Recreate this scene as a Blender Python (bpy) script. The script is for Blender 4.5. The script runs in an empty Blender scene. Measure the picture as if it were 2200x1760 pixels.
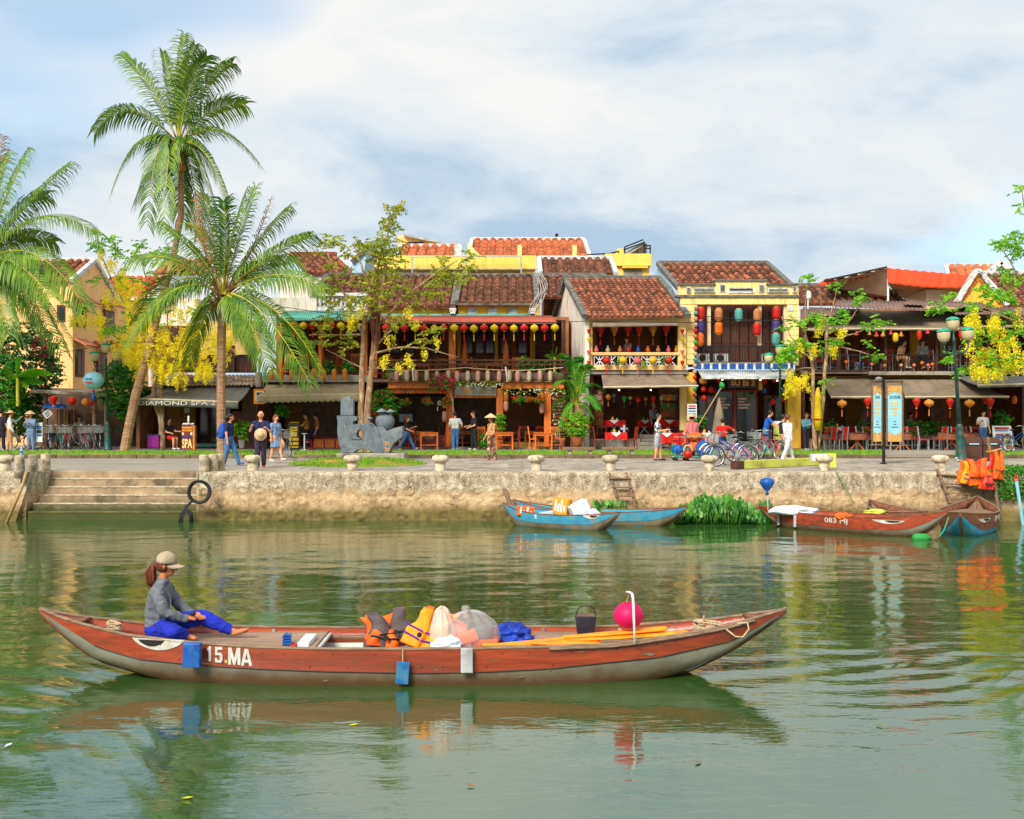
import bpy,math,random
import numpy as np
from mathutils import Vector,Matrix,noise
random.seed(11)
SC=bpy.context.scene
COL=SC.collection
PI=math.pi
F,CX,HY,CZ=2350.0,1100.0,890.0,3.0
GZ=1.35
cam=bpy.data.objects.new('camera',bpy.data.cameras.new('camera'))
COL.objects.link(cam)
cam.location=(0,0,CZ)
cam.rotation_euler=(PI/2,0,0)
cam.data.sensor_width=36
cam.data.lens=36*F/2200
cam.data.shift_y=10/2200
cam.data.clip_start=0.1
cam.data.clip_end=6000
SC.camera=cam
SUN_EL,SUN_AZ=math.radians(40),math.radians(208)
world=bpy.data.worlds.new('World')
SC.world=world
world.use_nodes=True
def build_world():
 nt=world.node_tree
 N,L=nt.nodes,nt.links
 N.clear()
 out=N.new('ShaderNodeOutputWorld')
 bg=N.new('ShaderNodeBackground')
 bg.inputs['Strength'].default_value=0.1
 sky=N.new('ShaderNodeTexSky')
 sky.sky_type='NISHITA'
 sky.sun_disc=False
 sky.sun_elevation=SUN_EL
 sky.sun_rotation=SUN_AZ
 sky.air_density=1.0
 sky.dust_density=1.2
 tc=N.new('ShaderNodeTexCoord')
 sep=N.new('ShaderNodeSeparateXYZ')
 L.new(tc.outputs['Generated'],sep.inputs[0])
 def math_(op,a,b=None):
  n=N.new('ShaderNodeMath');n.operation=op
  for i,s in enumerate((a,b)):
   if s is None:continue
   if isinstance(s,(int,float)):n.inputs[i].default_value=s
   else:L.new(s,n.inputs[i])
  return n.outputs[0]
 z=math_('ADD',math_('MAXIMUM',sep.outputs[2],0.0),0.34)
 comb=N.new('ShaderNodeCombineXYZ')
 L.new(math_('DIVIDE',sep.outputs[0],z),comb.inputs[0])
 L.new(math_('DIVIDE',sep.outputs[1],z),comb.inputs[1])
 def nz(scale,detail,rough,off,sc=(1,1,1),dist=0.0):
  mp=N.new('ShaderNodeMapping')
  mp.inputs['Location'].default_value=off
  mp.inputs['Scale'].default_value=sc
  L.new(comb.outputs[0],mp.inputs[0])
  n=N.new('ShaderNodeTexNoise')
  n.inputs['Scale'].default_value=scale
  n.inputs['Detail'].default_value=detail
  n.inputs['Roughness'].default_value=rough
  n.inputs['Distortion'].default_value=dist
  L.new(mp.outputs[0],n.inputs['Vector'])
  return n.outputs['Fac']
 n1=nz(1.0,6,0.5,(3.1,7.7,0),(0.9,1.1,1),0.25)
 n2=nz(2.9,9,0.6,(11.3,2.4,0),(0.85,1.15,1),0.3)
 shade=math_('ADD',math_('MULTIPLY',n1,0.58),math_('MULTIPLY',n2,0.42))
 ramp=N.new('ShaderNodeValToRGB')
 e=ramp.color_ramp.elements
 e[0].position=0.395;e[0].color=(2.5,3.3,4.15,1)
 e[1].position=0.58;e[1].color=(5.05,5.05,4.95,1)
 m=ramp.color_ramp.elements.new(0.475);m.color=(3.95,4.4,4.75,1)
 L.new(shade,ramp.inputs[0])
 gap=N.new('ShaderNodeValToRGB')
 gap.color_ramp.elements[0].position=0.32;gap.color_ramp.elements[0].color=(0.25,0.25,0.25,1)
 gap.color_ramp.elements[1].position=0.45;gap.color_ramp.elements[1].color=(1,1,1,1)
 L.new(nz(0.9,4,0.5,(5.3,1.1,0),(0.8,1.1,1)),gap.inputs[0])
 mix=N.new('ShaderNodeMix');mix.data_type='RGBA'
 L.new(gap.outputs[0],mix.inputs['Factor'])
 gm=N.new('ShaderNodeMix');gm.data_type='RGBA';gm.blend_type='MULTIPLY';gm.inputs['Factor'].default_value=1;gm.inputs['B'].default_value=(.85,1.1,1.15,1)
 L.new(sky.outputs[0],gm.inputs['A']);L.new(gm.outputs['Result'],mix.inputs['A'])
 L.new(ramp.outputs[0],mix.inputs['B'])
 L.new(mix.outputs['Result'],bg.inputs[0])
 L.new(bg.outputs[0],out.inputs[0])
build_world()
sl=bpy.data.lights.new('sun','SUN')
sl.energy=2.7
sl.angle=math.radians(24)
sl.color=(1.0,0.93,0.82)
sun=bpy.data.objects.new('sun',sl)
COL.objects.link(sun)
sd=Vector((math.sin(SUN_AZ)*math.cos(SUN_EL),math.cos(SUN_AZ)*math.cos(SUN_EL),math.sin(SUN_EL)))
sun.rotation_euler=sd.to_track_quat('Z','Y').to_euler()
sun.location=sd*100
vs=SC.view_settings
vs.view_transform='Standard';vs.look='None';vs.gamma=1;vs.use_curve_mapping=False
vs.exposure=0.9
cy=SC.cycles
cy.use_denoising=True
cy.max_bounces=7;cy.diffuse_bounces=5;cy.glossy_bounces=3;cy.transmission_bounces=5;cy.transparent_max_bounces=8
cy.caustics_reflective=False;cy.caustics_refractive=False
cy.use_adaptive_sampling=True;cy.adaptive_threshold=0.015
def X(px,D):return(px-CX)*D/F
def Z(py,D):return CZ+(HY-py)*D/F
def at(px,py,D):return Vector((X(px,D),D,Z(py,D)))
def gd(py,z=GZ):return F*(CZ-z)/(py-HY)
def lin(c):return tuple(((v/255)/12.92 if v/255<=0.04045 else((v/255+0.055)/1.055)**2.4)for v in c)
def R(a):return math.radians(a)
U=random.uniform
ORD='first second third fourth fifth sixth seventh eighth ninth tenth eleventh twelfth thirteenth fourteenth fifteenth sixteenth seventeenth eighteenth nineteenth twentieth'.split()
ORD+=['twenty-'+o for o in ORD[:9]]+['thirtieth']+['thirty-'+o for o in ORD[:9]]
class MB:
 def __init__(s):s.v=[];s.f=[];s.m=[];s.t=[]
 def add(s,vs,fs,mi=0,t=0.5):
  o=len(s.v);s.v.extend([tuple(v)for v in vs])
  s.f.extend([tuple(i+o for i in f)for f in fs])
  s.m.extend([mi]*len(fs));s.t.extend([t]*len(fs))
  return s
 def box(s,x0,x1,y0,y1,z0,z1,mi=0,t=0.5):
  v=[(x,y,z)for z in(z0,z1)for y in(y0,y1)for x in(x0,x1)]
  return s.add(v,[(0,2,3,1),(4,5,7,6),(0,1,5,4),(2,6,7,3),(0,4,6,2),(1,3,7,5)],mi,t)
 def obox(s,c,size,M3=None,mi=0,t=0.5):
  c=Vector(c);hx,hy,hz=size[0]/2,size[1]/2,size[2]/2
  v=[Vector((x,y,z))for z in(-hz,hz)for y in(-hy,hy)for x in(-hx,hx)]
  if M3 is not None:v=[M3@p for p in v]
  return s.add([c+p for p in v],[(0,2,3,1),(4,5,7,6),(0,1,5,4),(2,6,7,3),(0,4,6,2),(1,3,7,5)],mi,t)
 def bar(s,a,b,w,h=None,mi=0,t=0.5):
  a=Vector(a);b=Vector(b);d=b-a
  q=d.to_track_quat('X','Z').to_matrix()
  return s.obox((a+b)/2,(d.length,w,h or w),q,mi,t)
 def pbox(s,x0,y0,x1,y1,D,th,mi=0,t=0.5):
  return s.box(X(x0,D),X(x1,D),D,D+th,Z(y1,D),Z(y0,D),mi,t)
 def tube(s,pts,r,n=6,mi=0,t=0.5,caps=True,flat=1.0):
  pts=[Vector(p)for p in pts];k=len(pts)
  rs=r if isinstance(r,(list,tuple))else[r]*k
  vs=[];up=Vector((0,0,1));prev=None
  for i,p in enumerate(pts):
   d=(pts[min(i+1,k-1)]-pts[max(i-1,0)])
   if d.length<1e-9:d=Vector((0,0,1))
   d.normalize()
   if prev is None:
    a=d.cross(up)
    if a.length<1e-3:a=d.cross(Vector((0,1,0)))
   else:
    a=prev-d*prev.dot(d)
    if a.length<1e-6:a=d.cross(up)
   a.normalize();b=d.cross(a);prev=a
   for j in range(n):
    an=2*PI*j/n
    vs.append(p+(a*math.cos(an)+b*math.sin(an)*flat)*rs[i])
  fs=[(i*n+j,i*n+(j+1)%n,(i+1)*n+(j+1)%n,(i+1)*n+j)for i in range(k-1)for j in range(n)]
  if caps:
   fs.append(tuple(range(n-1,-1,-1)));fs.append(tuple((k-1)*n+j for j in range(n)))
  return s.add(vs,fs,mi,t)
 def lathe(s,prof,c=(0,0,0),n=16,mi=0,t=0.5,lobes=0,la=0.0,M3=None,caps=True):
  c=Vector(c);vs=[]
  for r,z in prof:
   for j in range(n):
    an=2*PI*j/n;rr=r*(1+(la*math.cos(lobes*an)if lobes else 0))
    p=Vector((rr*math.cos(an),rr*math.sin(an),z))
    vs.append(c+(M3@p if M3 is not None else p))
  k=len(prof)
  fs=[(i*n+j,i*n+(j+1)%n,(i+1)*n+(j+1)%n,(i+1)*n+j)for i in range(k-1)for j in range(n)]
  if caps:
   if prof[0][0]>1e-4:fs.append(tuple(range(n-1,-1,-1)))
   if prof[-1][0]>1e-4:fs.append(tuple((k-1)*n+j for j in range(n)))
  return s.add(vs,fs,mi,t)
 def ell(s,c,r,n=12,k=8,mi=0,t=0.5,M3=None):
  c=Vector(c)
  if not isinstance(r,(tuple,list)):r=(r,r,r)
  vs=[]
  for i in range(k+1):
   th=PI*i/k
   for j in range(n):
    an=2*PI*j/n
    p=Vector((r[0]*math.sin(th)*math.cos(an),r[1]*math.sin(th)*math.sin(an),-r[2]*math.cos(th)))
    vs.append(c+(M3@p if M3 is not None else p))
  fs=[(i*n+j,i*n+(j+1)%n,(i+1)*n+(j+1)%n,(i+1)*n+j)for i in range(k)for j in range(n)]
  return s.add(vs,fs,mi,t)
 def prism(s,poly,y0,y1,mi=0,t=0.5):
  n=len(poly)
  vs=[(x,y0,z)for x,z in poly]+[(x,y1,z)for x,z in poly]
  fs=[tuple(range(n)),tuple(range(2*n-1,n-1,-1))]+[(j,n+j,n+(j+1)%n,(j+1)%n)for j in range(n)]
  return s.add(vs,fs,mi,t)
 def slab(s,quad,th,mi=0,t=0.5):
  q=[Vector(p)for p in quad];nrm=(q[1]-q[0]).cross(q[3]-q[0]).normalized()*th
  vs=q+[p-nrm for p in q]
  return s.add(vs,[(0,1,2,3),(7,6,5,4),(0,4,5,1),(1,5,6,2),(2,6,7,3),(3,7,4,0)],mi,t)
 def grid(s,fn,nu,nv,mi=0,t=0.5,closed=False):
  vs=[fn(i/nu,j/nv)for j in range(nv+1)for i in range(nu+1)]
  w=nu+1
  fs=[(j*w+i,j*w+i+1,(j+1)*w+i+1,(j+1)*w+i)for j in range(nv)for i in range(nu)]
  return s.add(vs,fs,mi,t)
 def loft(s,secs,mi=0,t=0.5,caps=False):
  n=len(secs[0]);vs=[p for sec in secs for p in sec]
  fs=[(i*n+j,i*n+j+1,(i+1)*n+j+1,(i+1)*n+j)for i in range(len(secs)-1)for j in range(n-1)]
  return s.add(vs,fs,mi,t)
 def build(s,name,mats,parent=None,smooth=False,bevel=0,thick=0,sub=0):
  me=bpy.data.meshes.new(name)
  off=root_loc(parent)
  me.from_pydata([(v[0]-off[0],v[1]-off[1],v[2]-off[2])for v in s.v],[],s.f)
  if not isinstance(mats,(list,tuple)):mats=[mats]
  for m in mats:me.materials.append(MT[m]if isinstance(m,str)else m)
  if len(mats)>1:me.polygons.foreach_set('material_index',s.m)
  a=me.attributes.new('tint','FLOAT','FACE');a.data.foreach_set('value',s.t)
  if smooth:me.polygons.foreach_set('use_smooth',[True]*len(s.f))
  me.update()
  o=bpy.data.objects.new(name,me)
  COL.objects.link(o)
  if parent is not None:o.parent=parent
  if thick:
   md=o.modifiers.new('solid','SOLIDIFY');md.thickness=thick;md.offset=0
  if bevel:
   md=o.modifiers.new('bevel','BEVEL');md.width=bevel;md.segments=2;md.limit_method='ANGLE';md.angle_limit=R(40)
  if sub:
   md=o.modifiers.new('sub','SUBSURF');md.levels=sub;md.render_levels=sub
  return o
def root_loc(o):
 v=Vector((0,0,0))
 while o is not None:
  v+=o.location;o=o.parent
 return v
def tag(o,label,cat,group=None,kind=None):
 if label:o['label']=label
 if cat:o['category']=cat
 if group:o['group']=group
 if kind:o['kind']=kind
 return o
def thing(name,label,cat,loc=(0,0,0),group=None):
 o=bpy.data.objects.new(name,None);COL.objects.link(o)
 o.empty_display_size=0.2
 o.location=loc
 return tag(o,label,cat,group)
def struct(o):
 o['kind']='structure';return o
def part(parent,name,m,x0,y0,x1,y1,D,th,**kw):
 return MB().pbox(x0,y0,x1,y1,D,th).build(name,m,parent,**kw)
def copy_tree(o,parent=None):
 c=o.copy();COL.objects.link(c);c.parent=parent
 for ch in list(o.children):copy_tree(ch,c)
 return c
def dup(root,loc,rz=0,label=None,group=None,s=None):
 c=copy_tree(root);c.location=loc;c.rotation_euler=(0,0,rz)
 if s:c.scale=(s,s,s)if isinstance(s,(int,float))else s
 if label:c['label']=label
 if group:c['group']=group
 return c
def recolour(root,old,new):
 for o in[root]+list(root.children_recursive):
  if o.type!='MESH':continue
  for sl_ in o.material_slots:
   if sl_.material and sl_.material.name==old:
    sl_.link='OBJECT';sl_.material=MT[new]
def remove_tree(root):
 for o in list(root.children_recursive)+[root]:bpy.data.objects.remove(o)
MT={}
def mat(name,c,c2=None,sc=5,rough=0.7,bump=0.15,bsc=None,tint=0,stretch=(1,1,1),metal=0,spec=0.4,trans=0,rand=0,c3=None,sc3=1.2,lo=0.35,hi=0.65,coat=0,bdist=0.02,alpha=1,hue=0,zst=None):
 m=bpy.data.materials.new(name);m.use_nodes=True
 nt=m.node_tree;N,L=nt.nodes,nt.links
 b=N['Principled BSDF'];out=N['Material Output']
 if max(c)>1.0:c=lin(c)
 if c2 is None:c2=tuple(v*0.72 for v in c)
 elif max(c2)>1.0:c2=lin(c2)
 tc=N.new('ShaderNodeTexCoord');oi=N.new('ShaderNodeObjectInfo')
 mul=N.new('ShaderNodeMath');mul.operation='MULTIPLY';mul.inputs[1].default_value=37.0
 L.new(oi.outputs['Random'],mul.inputs[0])
 vadd=N.new('ShaderNodeVectorMath');vadd.operation='ADD'
 L.new(tc.outputs['Object'],vadd.inputs[0]);L.new(mul.outputs[0],vadd.inputs[1])
 mp=N.new('ShaderNodeMapping');mp.inputs['Scale'].default_value=stretch
 L.new(vadd.outputs[0],mp.inputs[0])
 def nz(scale,detail=6,r=0.6):
  n=N.new('ShaderNodeTexNoise');n.inputs['Scale'].default_value=scale
  n.inputs['Detail'].default_value=detail;n.inputs['Roughness'].default_value=r
  L.new(mp.outputs[0],n.inputs['Vector']);return n
 n1=nz(sc)
 rp=N.new('ShaderNodeValToRGB');e=rp.color_ramp.elements
 e[0].position=lo;e[0].color=(*c2,1);e[1].position=hi;e[1].color=(*c,1)
 L.new(n1 .outputs['Fac'],rp.inputs[0]);col=rp.outputs[0]
 if c3 is not None:
  if max(c3)>1.0:c3=lin(c3)
  n3=nz(sc3,7,0.65)
  r3=N.new('ShaderNodeValToRGB');r3 .color_ramp.elements[0].position=0.5;r3 .color_ramp.elements[1].position=0.64
  L.new(n3 .outputs['Fac'],r3 .inputs[0])
  mx=N.new('ShaderNodeMix');mx.data_type='RGBA'
  L.new(r3 .outputs[0],mx.inputs['Factor']);L.new(col,mx.inputs['A']);mx.inputs['B'].default_value=(*c3,1)
  col=mx.outputs['Result']
 if zst:
  ge=N.new('ShaderNodeNewGeometry');sz=N.new('ShaderNodeSeparateXYZ');L.new(ge.outputs['Position'],sz.inputs[0])
  ns=N.new('ShaderNodeTexNoise');ns.inputs['Scale'].default_value=5.0;L.new(ge.outputs['Position'],ns.inputs['Vector'])
  ma=N.new('ShaderNodeMath');ma.operation='MULTIPLY_ADD';L.new(ns.outputs['Fac'],ma.inputs[0]);ma.inputs[1].default_value=zst[1]-zst[0];L.new(sz.outputs[2],ma.inputs[2])
  mz=N.new('ShaderNodeMapRange');mz.inputs['From Min'].default_value=zst[0]+(zst[1]-zst[0])*.5;mz.inputs['From Max'].default_value=zst[1]+(zst[1]-zst[0])*.5;mz.inputs['To Min'].default_value=zst[3];mz.inputs['To Max'].default_value=0
  L.new(ma.outputs[0],mz.inputs['Value']);mx=N.new('ShaderNodeMix');mx.data_type='RGBA'
  L.new(mz.outputs[0],mx.inputs['Factor']);L.new(col,mx.inputs['A']);mx.inputs['B'].default_value=(*lin(zst[2]),1);col=mx.outputs['Result']
 if tint or rand or hue:
  hs=N.new('ShaderNodeHueSaturation');L.new(col,hs.inputs['Color'])
  v=None
  if tint:
   at_=N.new('ShaderNodeAttribute');at_.attribute_name='tint'
   mr=N.new('ShaderNodeMapRange');mr.inputs['To Min'].default_value=1-tint;mr.inputs['To Max'].default_value=1+tint
   L.new(at_.outputs['Fac'],mr.inputs['Value']);v=mr.outputs[0]
   if hue:
    mh=N.new('ShaderNodeMapRange');mh.inputs['To Min'].default_value=0.5+hue;mh.inputs['To Max'].default_value=0.5-hue
    L.new(at_.outputs['Fac'],mh.inputs['Value']);L.new(mh.outputs[0],hs.inputs['Hue'])
  if rand:
   mr2=N.new('ShaderNodeMapRange');mr2 .inputs['To Min'].default_value=1-rand;mr2 .inputs['To Max'].default_value=1+rand
   L.new(oi.outputs['Random'],mr2 .inputs['Value'])
   if v is None:v=mr2 .outputs[0]
   else:
    mm=N.new('ShaderNodeMath');mm.operation='MULTIPLY';L.new(v,mm.inputs[0]);L.new(mr2 .outputs[0],mm.inputs[1]);v=mm.outputs[0]
  if v is not None:L.new(v,hs.inputs['Value'])
  col=hs.outputs[0]
 L.new(col,b.inputs['Base Color'])
 rr=N.new('ShaderNodeMapRange');rr.inputs['To Min'].default_value=max(0.02,rough-0.12);rr.inputs['To Max'].default_value=min(1,rough+0.12)
 L.new(n1 .outputs['Fac'],rr.inputs['Value']);L.new(rr.outputs[0],b.inputs['Roughness'])
 b.inputs['Metallic'].default_value=metal
 b.inputs['Specular IOR Level'].default_value=spec
 b.inputs['Coat Weight'].default_value=coat
 b.inputs['Alpha'].default_value=alpha
 if bump:
  nb=nz(bsc or sc*4,5,0.65)
  bp=N.new('ShaderNodeBump');bp.inputs['Strength'].default_value=bump;bp.inputs['Distance'].default_value=bdist
  L.new(nb.outputs['Fac'],bp.inputs['Height']);L.new(bp.outputs[0],b.inputs['Normal'])
 if trans:
  tr=N.new('ShaderNodeBsdfTranslucent');L.new(col,tr.inputs['Color'])
  ms=N.new('ShaderNodeMixShader');ms.inputs[0].default_value=trans
  L.new(b.outputs[0],ms.inputs[1]);L.new(tr.outputs[0],ms.inputs[2]);L.new(ms.outputs[0],out.inputs['Surface'])
 MT[name]=m
 return m
mat('stone',(205,190,160),(150,135,105),sc=7,bump=0.35,c3=(120,110,90),sc3=3,rough=0.85)
mat('stone_pale',(214,202,176),(170,156,126),sc=6,bump=0.3,c3=(140,128,100),sc3=4,rough=0.85)
mat('paving',(176,166,150),(138,128,114),sc=3,bump=0.25,bsc=25,c3=(118,110,100),sc3=0.8,rough=0.8,rand=0.1)
mat('asphalt',(160,153,142),(138,131,120),sc=2,bump=0.3,bsc=60,rough=0.85,stretch=(0.3,2,1),c3=(128,121,110),sc3=0.6)
mat('kerb',(128,106,78),(84,70,50),sc=3,bump=0.3,rough=0.85,rand=0.15)
mat('soil',(178,120,66),(120,80,44),sc=3,bump=0.5,rough=0.95)
mat('turf',(118,164,28),(84,132,20),sc=4,bump=0.6,bsc=40,rough=0.9,c3=(150,140,40),sc3=1.2)
mat('turf_dry',(128,140,34),(92,116,22),sc=3,bump=0.6,bsc=40,rough=0.9,c3=(190,128,60),sc3=1.0)
mat('blade',(134,184,34),(96,150,24),sc=2,bump=0,rough=0.6,tint=0.5,trans=0.3,hue=0.03)
mat('yellow_wall',(252,220,146),(244,208,128),sc=1.5,bump=0.15,c3=(206,172,108),sc3=1.6,stretch=(2.5,2.5,.7),rough=0.85)
mat('ochre_wall',(250,196,70),(240,180,56),sc=1.5,bump=0.15,c3=(206,154,60),sc3=1.5,stretch=(2.5,2.5,.7),rough=0.85)
mat('bright_yellow_wall',(244,212,104),(238,200,86),sc=1.2,bump=0.12,c3=(220,190,92),sc3=1.4,stretch=(2.5,2.5,.7),rough=0.85)
mat('peach_wall',(250,206,142),(242,190,122),sc=1.2,bump=0.12,c3=(216,168,112),sc3=1.2,stretch=(2.5,2.5,.7),rough=0.85)
mat('white_wall',(240,232,220),(226,216,200),sc=1.2,bump=0.12,c3=(180,166,148),sc3=1.2,stretch=(2.5,2.5,.6),rough=0.85)
mat('blue_wall',(178,206,224),(160,190,210),sc=1.5,bump=0.1,rough=0.85)
mat('grey_trim',(128,126,118),(86,84,78),sc=6,bump=0.4,c3=(60,58,54),sc3=3,rough=0.9)
mat('white_trim',(222,222,218),(190,190,186),sc=5,bump=0.2,c3=(130,128,122),sc3=4,rough=0.85)
mat('dark_inside',(168,114,76),(122,80,52),sc=2,bump=0.1,rough=0.8)
mat('black_inside',(124,92,70),(80,58,46),sc=2,bump=0.05,rough=0.6)
mat('warm_inside',(176,112,66),(128,78,46),sc=2,bump=.1,rough=.8)
mat('red_inside',(110,40,22),(60,22,14),sc=4,bump=0.1,rough=0.7,c3=(150,110,60),sc3=3)
mat('inside_ochre',(150,104,40),(110,74,28),sc=2,bump=0.1,rough=0.8)
mat('dark_wood',(100,62,42),(64,40,28),sc=3,bump=0.3,stretch=(8,8,1),rough=0.6)
mat('shutter_wood',(104,60,48),(72,40,34),sc=3,bump=0.2,stretch=(8,8,1),rough=0.5)
mat('orange_wood',(232,124,40),(190,88,24),sc=3,bump=0.2,stretch=(6,6,0.8),rough=0.5,rand=0.12)
mat('grey_wood',(140,112,84),(96,74,54),sc=4,bump=0.4,stretch=(1,8,8),rough=0.8,rand=0.15)
mat('weathered_wood',(150,122,96),(100,80,62),sc=4,bump=0.35,stretch=(1,9,9),rough=0.8,rand=0.12)
mat('brown_plastic',(84,50,36),(62,36,26),sc=3,bump=0.05,rough=0.5)
mat('tile_old',(160,94,62),(110,66,46),sc=5,bump=0.4,tint=0.6,rand=0.12,c3=(80,60,48),sc3=2.2,rough=0.9)
mat('tile_brown',(148,92,64),(104,68,50),sc=5,bump=0.4,tint=0.5,rand=0.12,c3=(70,46,34),sc3=2.5,rough=0.9)
mat('tile_orange',(214,132,90),(180,104,70),sc=5,bump=0.3,tint=0.35,rand=0.1,c3=(160,90,60),sc3=2.0,rough=0.85)
mat('tile_red',(214,100,80),(190,80,64),sc=5,bump=0.3,tint=0.3,rand=0.1,rough=0.8)
mat('mortar',(150,112,84),(96,70,52),sc=6,bump=0.3,rough=0.9)
mat('tin_rust',(150,130,112),(104,76,58),sc=2,bump=0.2,c3=(196,186,172),sc3=1.3,rough=0.6,stretch=(1,1,1))
mat('tin_red',(196,92,66),(166,72,50),sc=2,bump=0.1,rough=0.6,c3=(150,82,62),sc3=1.5)
mat('tin_teal',(104,190,168),(84,164,146),sc=2,bump=0.1,rough=0.5,c3=(76,130,116),sc3=1.5)
mat('tin_grey',(190,194,194),(150,154,156),sc=2,bump=0.1,rough=0.5,c3=(126,124,120),sc3=1.3)
mat('tin_dark',(132,106,94),(96,76,68),sc=2,bump=0.15,rough=0.7)
mat('awning_tan',(140,124,104),(122,106,88),sc=2,bump=0.1,rough=0.85,c3=(108,96,80),sc3=1.2)
mat('awning_grey',(116,114,112),(98,96,94),sc=2,bump=0.12,rough=0.75,c3=(86,84,84),sc3=1.0)
mat('awning_beige',(178,160,128),(156,138,108),sc=2,bump=0.1,rough=0.85,c3=(136,120,96),sc3=1.0)
mat('awning_edge',(206,190,158),(186,168,136),sc=3,bump=0.1,rough=0.8)
mat('canopy_red',(238,92,48),(226,76,36),sc=1.5,bump=0.1,rough=0.7,trans=0.25)
mat('canopy_under',(206,178,154),(184,154,130),sc=2,bump=0.1,rough=0.8)
mat('concrete',(172,164,150),(134,126,112),sc=3,bump=0.25,c3=(104,96,86),sc3=1.5,rough=0.9)
mat('iron',(48,40,38),(30,26,26),sc=5,bump=0.1,rough=0.6,metal=0.4)
mat('steel',(190,192,194),(160,162,164),sc=6,bump=0.05,rough=0.35,metal=0.8)
mat('white_paint',(236,236,232),(214,212,206),sc=5,bump=0.05,rough=0.5)
mat('cream_paint',(226,206,168),(206,184,146),sc=5,bump=0.1,rough=0.6)
mat('red_paint',(206,28,16),(176,20,12),sc=5,bump=0.05,rough=0.4)
mat('dark_red_wood',(150,40,18),(104,26,14),sc=4,bump=0.1,rough=0.5)
mat('lamp_green',(38,96,92),(26,70,68),sc=5,bump=0.1,rough=0.45,metal=0.2,c3=(96,76,54),sc3=5)
mat('lamp_cap',(22,164,128),(18,140,108),sc=5,bump=0.03,rough=0.35)
mat('lamp_glass',(232,216,172),(218,198,148),sc=4,bump=0.02,rough=0.3,trans=0.3)
mat('sculpture',(112,122,130),(88,96,104),sc=5,bump=0.35,bsc=40,rough=0.8,c3=(128,134,132),sc3=2)
mat('gold_paint',(226,162,72),(206,140,54),sc=5,bump=0.05,rough=0.6)
mat('black_rubber',(40,40,42),(24,24,26),sc=6,bump=0.2,rough=0.7)
mat('bamboo',(190,160,104),(150,120,74),sc=4,bump=0.15,stretch=(1,1,6),rough=0.6)
mat('rope',(206,186,148),(160,140,104),sc=30,bump=0.4,rough=0.9)
mat('glass_dark',(26,30,30),(14,16,16),sc=1,bump=0,rough=0.12,spec=0.7)
mat('screen_white',(226,232,232),(206,214,214),sc=4,bump=0.02,rough=0.5)
mat('poster_blue',(150,204,216),(128,190,206),sc=2,bump=0.02,rough=0.5)
mat('poster_tan',(206,162,92),(180,134,70),sc=12,bump=0.02,rough=0.5)
mat('ink_blue',(40,110,190),None,bump=0,rough=0.6)
mat('ink_red',(206,30,30),None,bump=0,rough=0.6)
mat('ink_dark',(40,44,52),None,bump=0,rough=0.6)
mat('ink_pink',(232,176,160),None,bump=0,rough=0.6)
mat('ink_tan',(214,186,120),None,bump=0,rough=0.6)
mat('sign_black',(28,22,20),None,bump=0.05,rough=0.5)
mat('sign_orange',(232,140,24),None,bump=0.05,rough=0.5)
mat('sign_maroon',(130,40,30),(104,30,24),bump=0.05,rough=0.6)
mat('letter_cream',(240,222,140),None,bump=0.05,rough=0.6)
mat('letter_white',(226,222,212),(190,184,170),sc=8,bump=0.05,rough=0.7)
mat('purple_paint',(150,20,140),(120,14,116),bump=0.03,rough=0.4)
mat('terracotta',(186,104,68),(150,80,50),sc=5,bump=0.15,rough=0.85)
mat('cloth_red',(216,22,14),(176,14,10),sc=4,bump=0.1,rough=0.85)
mat('cloth_brown',(150,86,58),(120,66,44),sc=4,bump=0.15,rough=0.85)
mat('cloth_white',(230,226,220),(206,200,192),sc=4,bump=0.1,rough=0.85)
mat('lime_paint',(206,214,92),(186,190,70),sc=4,bump=0.1,rough=0.6,c3=(160,150,70),sc3=2)
for n_,c_ in dict(red=(226,34,20),orange=(240,120,26),yellow=(240,206,20),pink=(238,120,120),magenta=(244,20,110),tan=(214,138,84),teal=(90,180,168),purple=(84,62,150),green=(60,190,90),blue=(30,96,190),beige=(216,196,168),rose=(220,168,146),amber=(236,150,56),cream=(226,206,160)).items():
 mat('silk_'+n_,c_,tuple(v*0.86 for v in c_),sc=5,bump=0.08,rough=0.55,trans=0.3,rand=0.06)
mat('palm_leaf',(116,152,40),(62,108,24),sc=1.5,bump=0,rough=0.45,tint=0.45,trans=0.24,hue=0.035,spec=0.5)
mat('palm_stem',(196,178,52),(150,150,40),sc=3,bump=0.1,rough=0.5)
mat('palm_dry',(170,120,66),(120,80,44),sc=3,bump=0.2,rough=0.8,tint=0.4)
mat('palm_trunk',(186,144,108),(136,102,74),sc=3,bump=0.6,stretch=(1,1,6),rough=0.9)
mat('bark',(168,132,96),(120,92,66),sc=4,bump=0.5,stretch=(3,3,1),rough=0.9,c3=(196,172,140),sc3=3)
mat('leaf_bright',(136,196,40),(98,164,28),sc=2,bump=0,rough=0.5,tint=0.45,trans=0.35,hue=0.03)
mat('leaf_olive',(172,176,44),(132,148,34),sc=2,bump=0,rough=0.5,tint=0.45,trans=0.35,hue=0.05)
mat('leaf_mid',(84,160,38),(54,122,28),sc=2,bump=0,rough=0.5,tint=0.5,trans=0.3,hue=0.03)
mat('leaf_dark',(58,116,34),(38,86,26),sc=2,bump=0,rough=0.5,tint=0.5,trans=0.25,hue=0.02)
mat('blossom',(255,244,60),(255,234,36),sc=3,bump=0,rough=0.6,tint=0.12,trans=0.45,hue=0.008)
mat('flower_pink',(230,50,100),(206,30,80),sc=3,bump=0,rough=0.6,tint=0.3,trans=0.3)
mat('flower_orange',(236,84,30),(214,60,20),sc=3,bump=0,rough=0.6,tint=0.3,trans=0.3)
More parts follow.
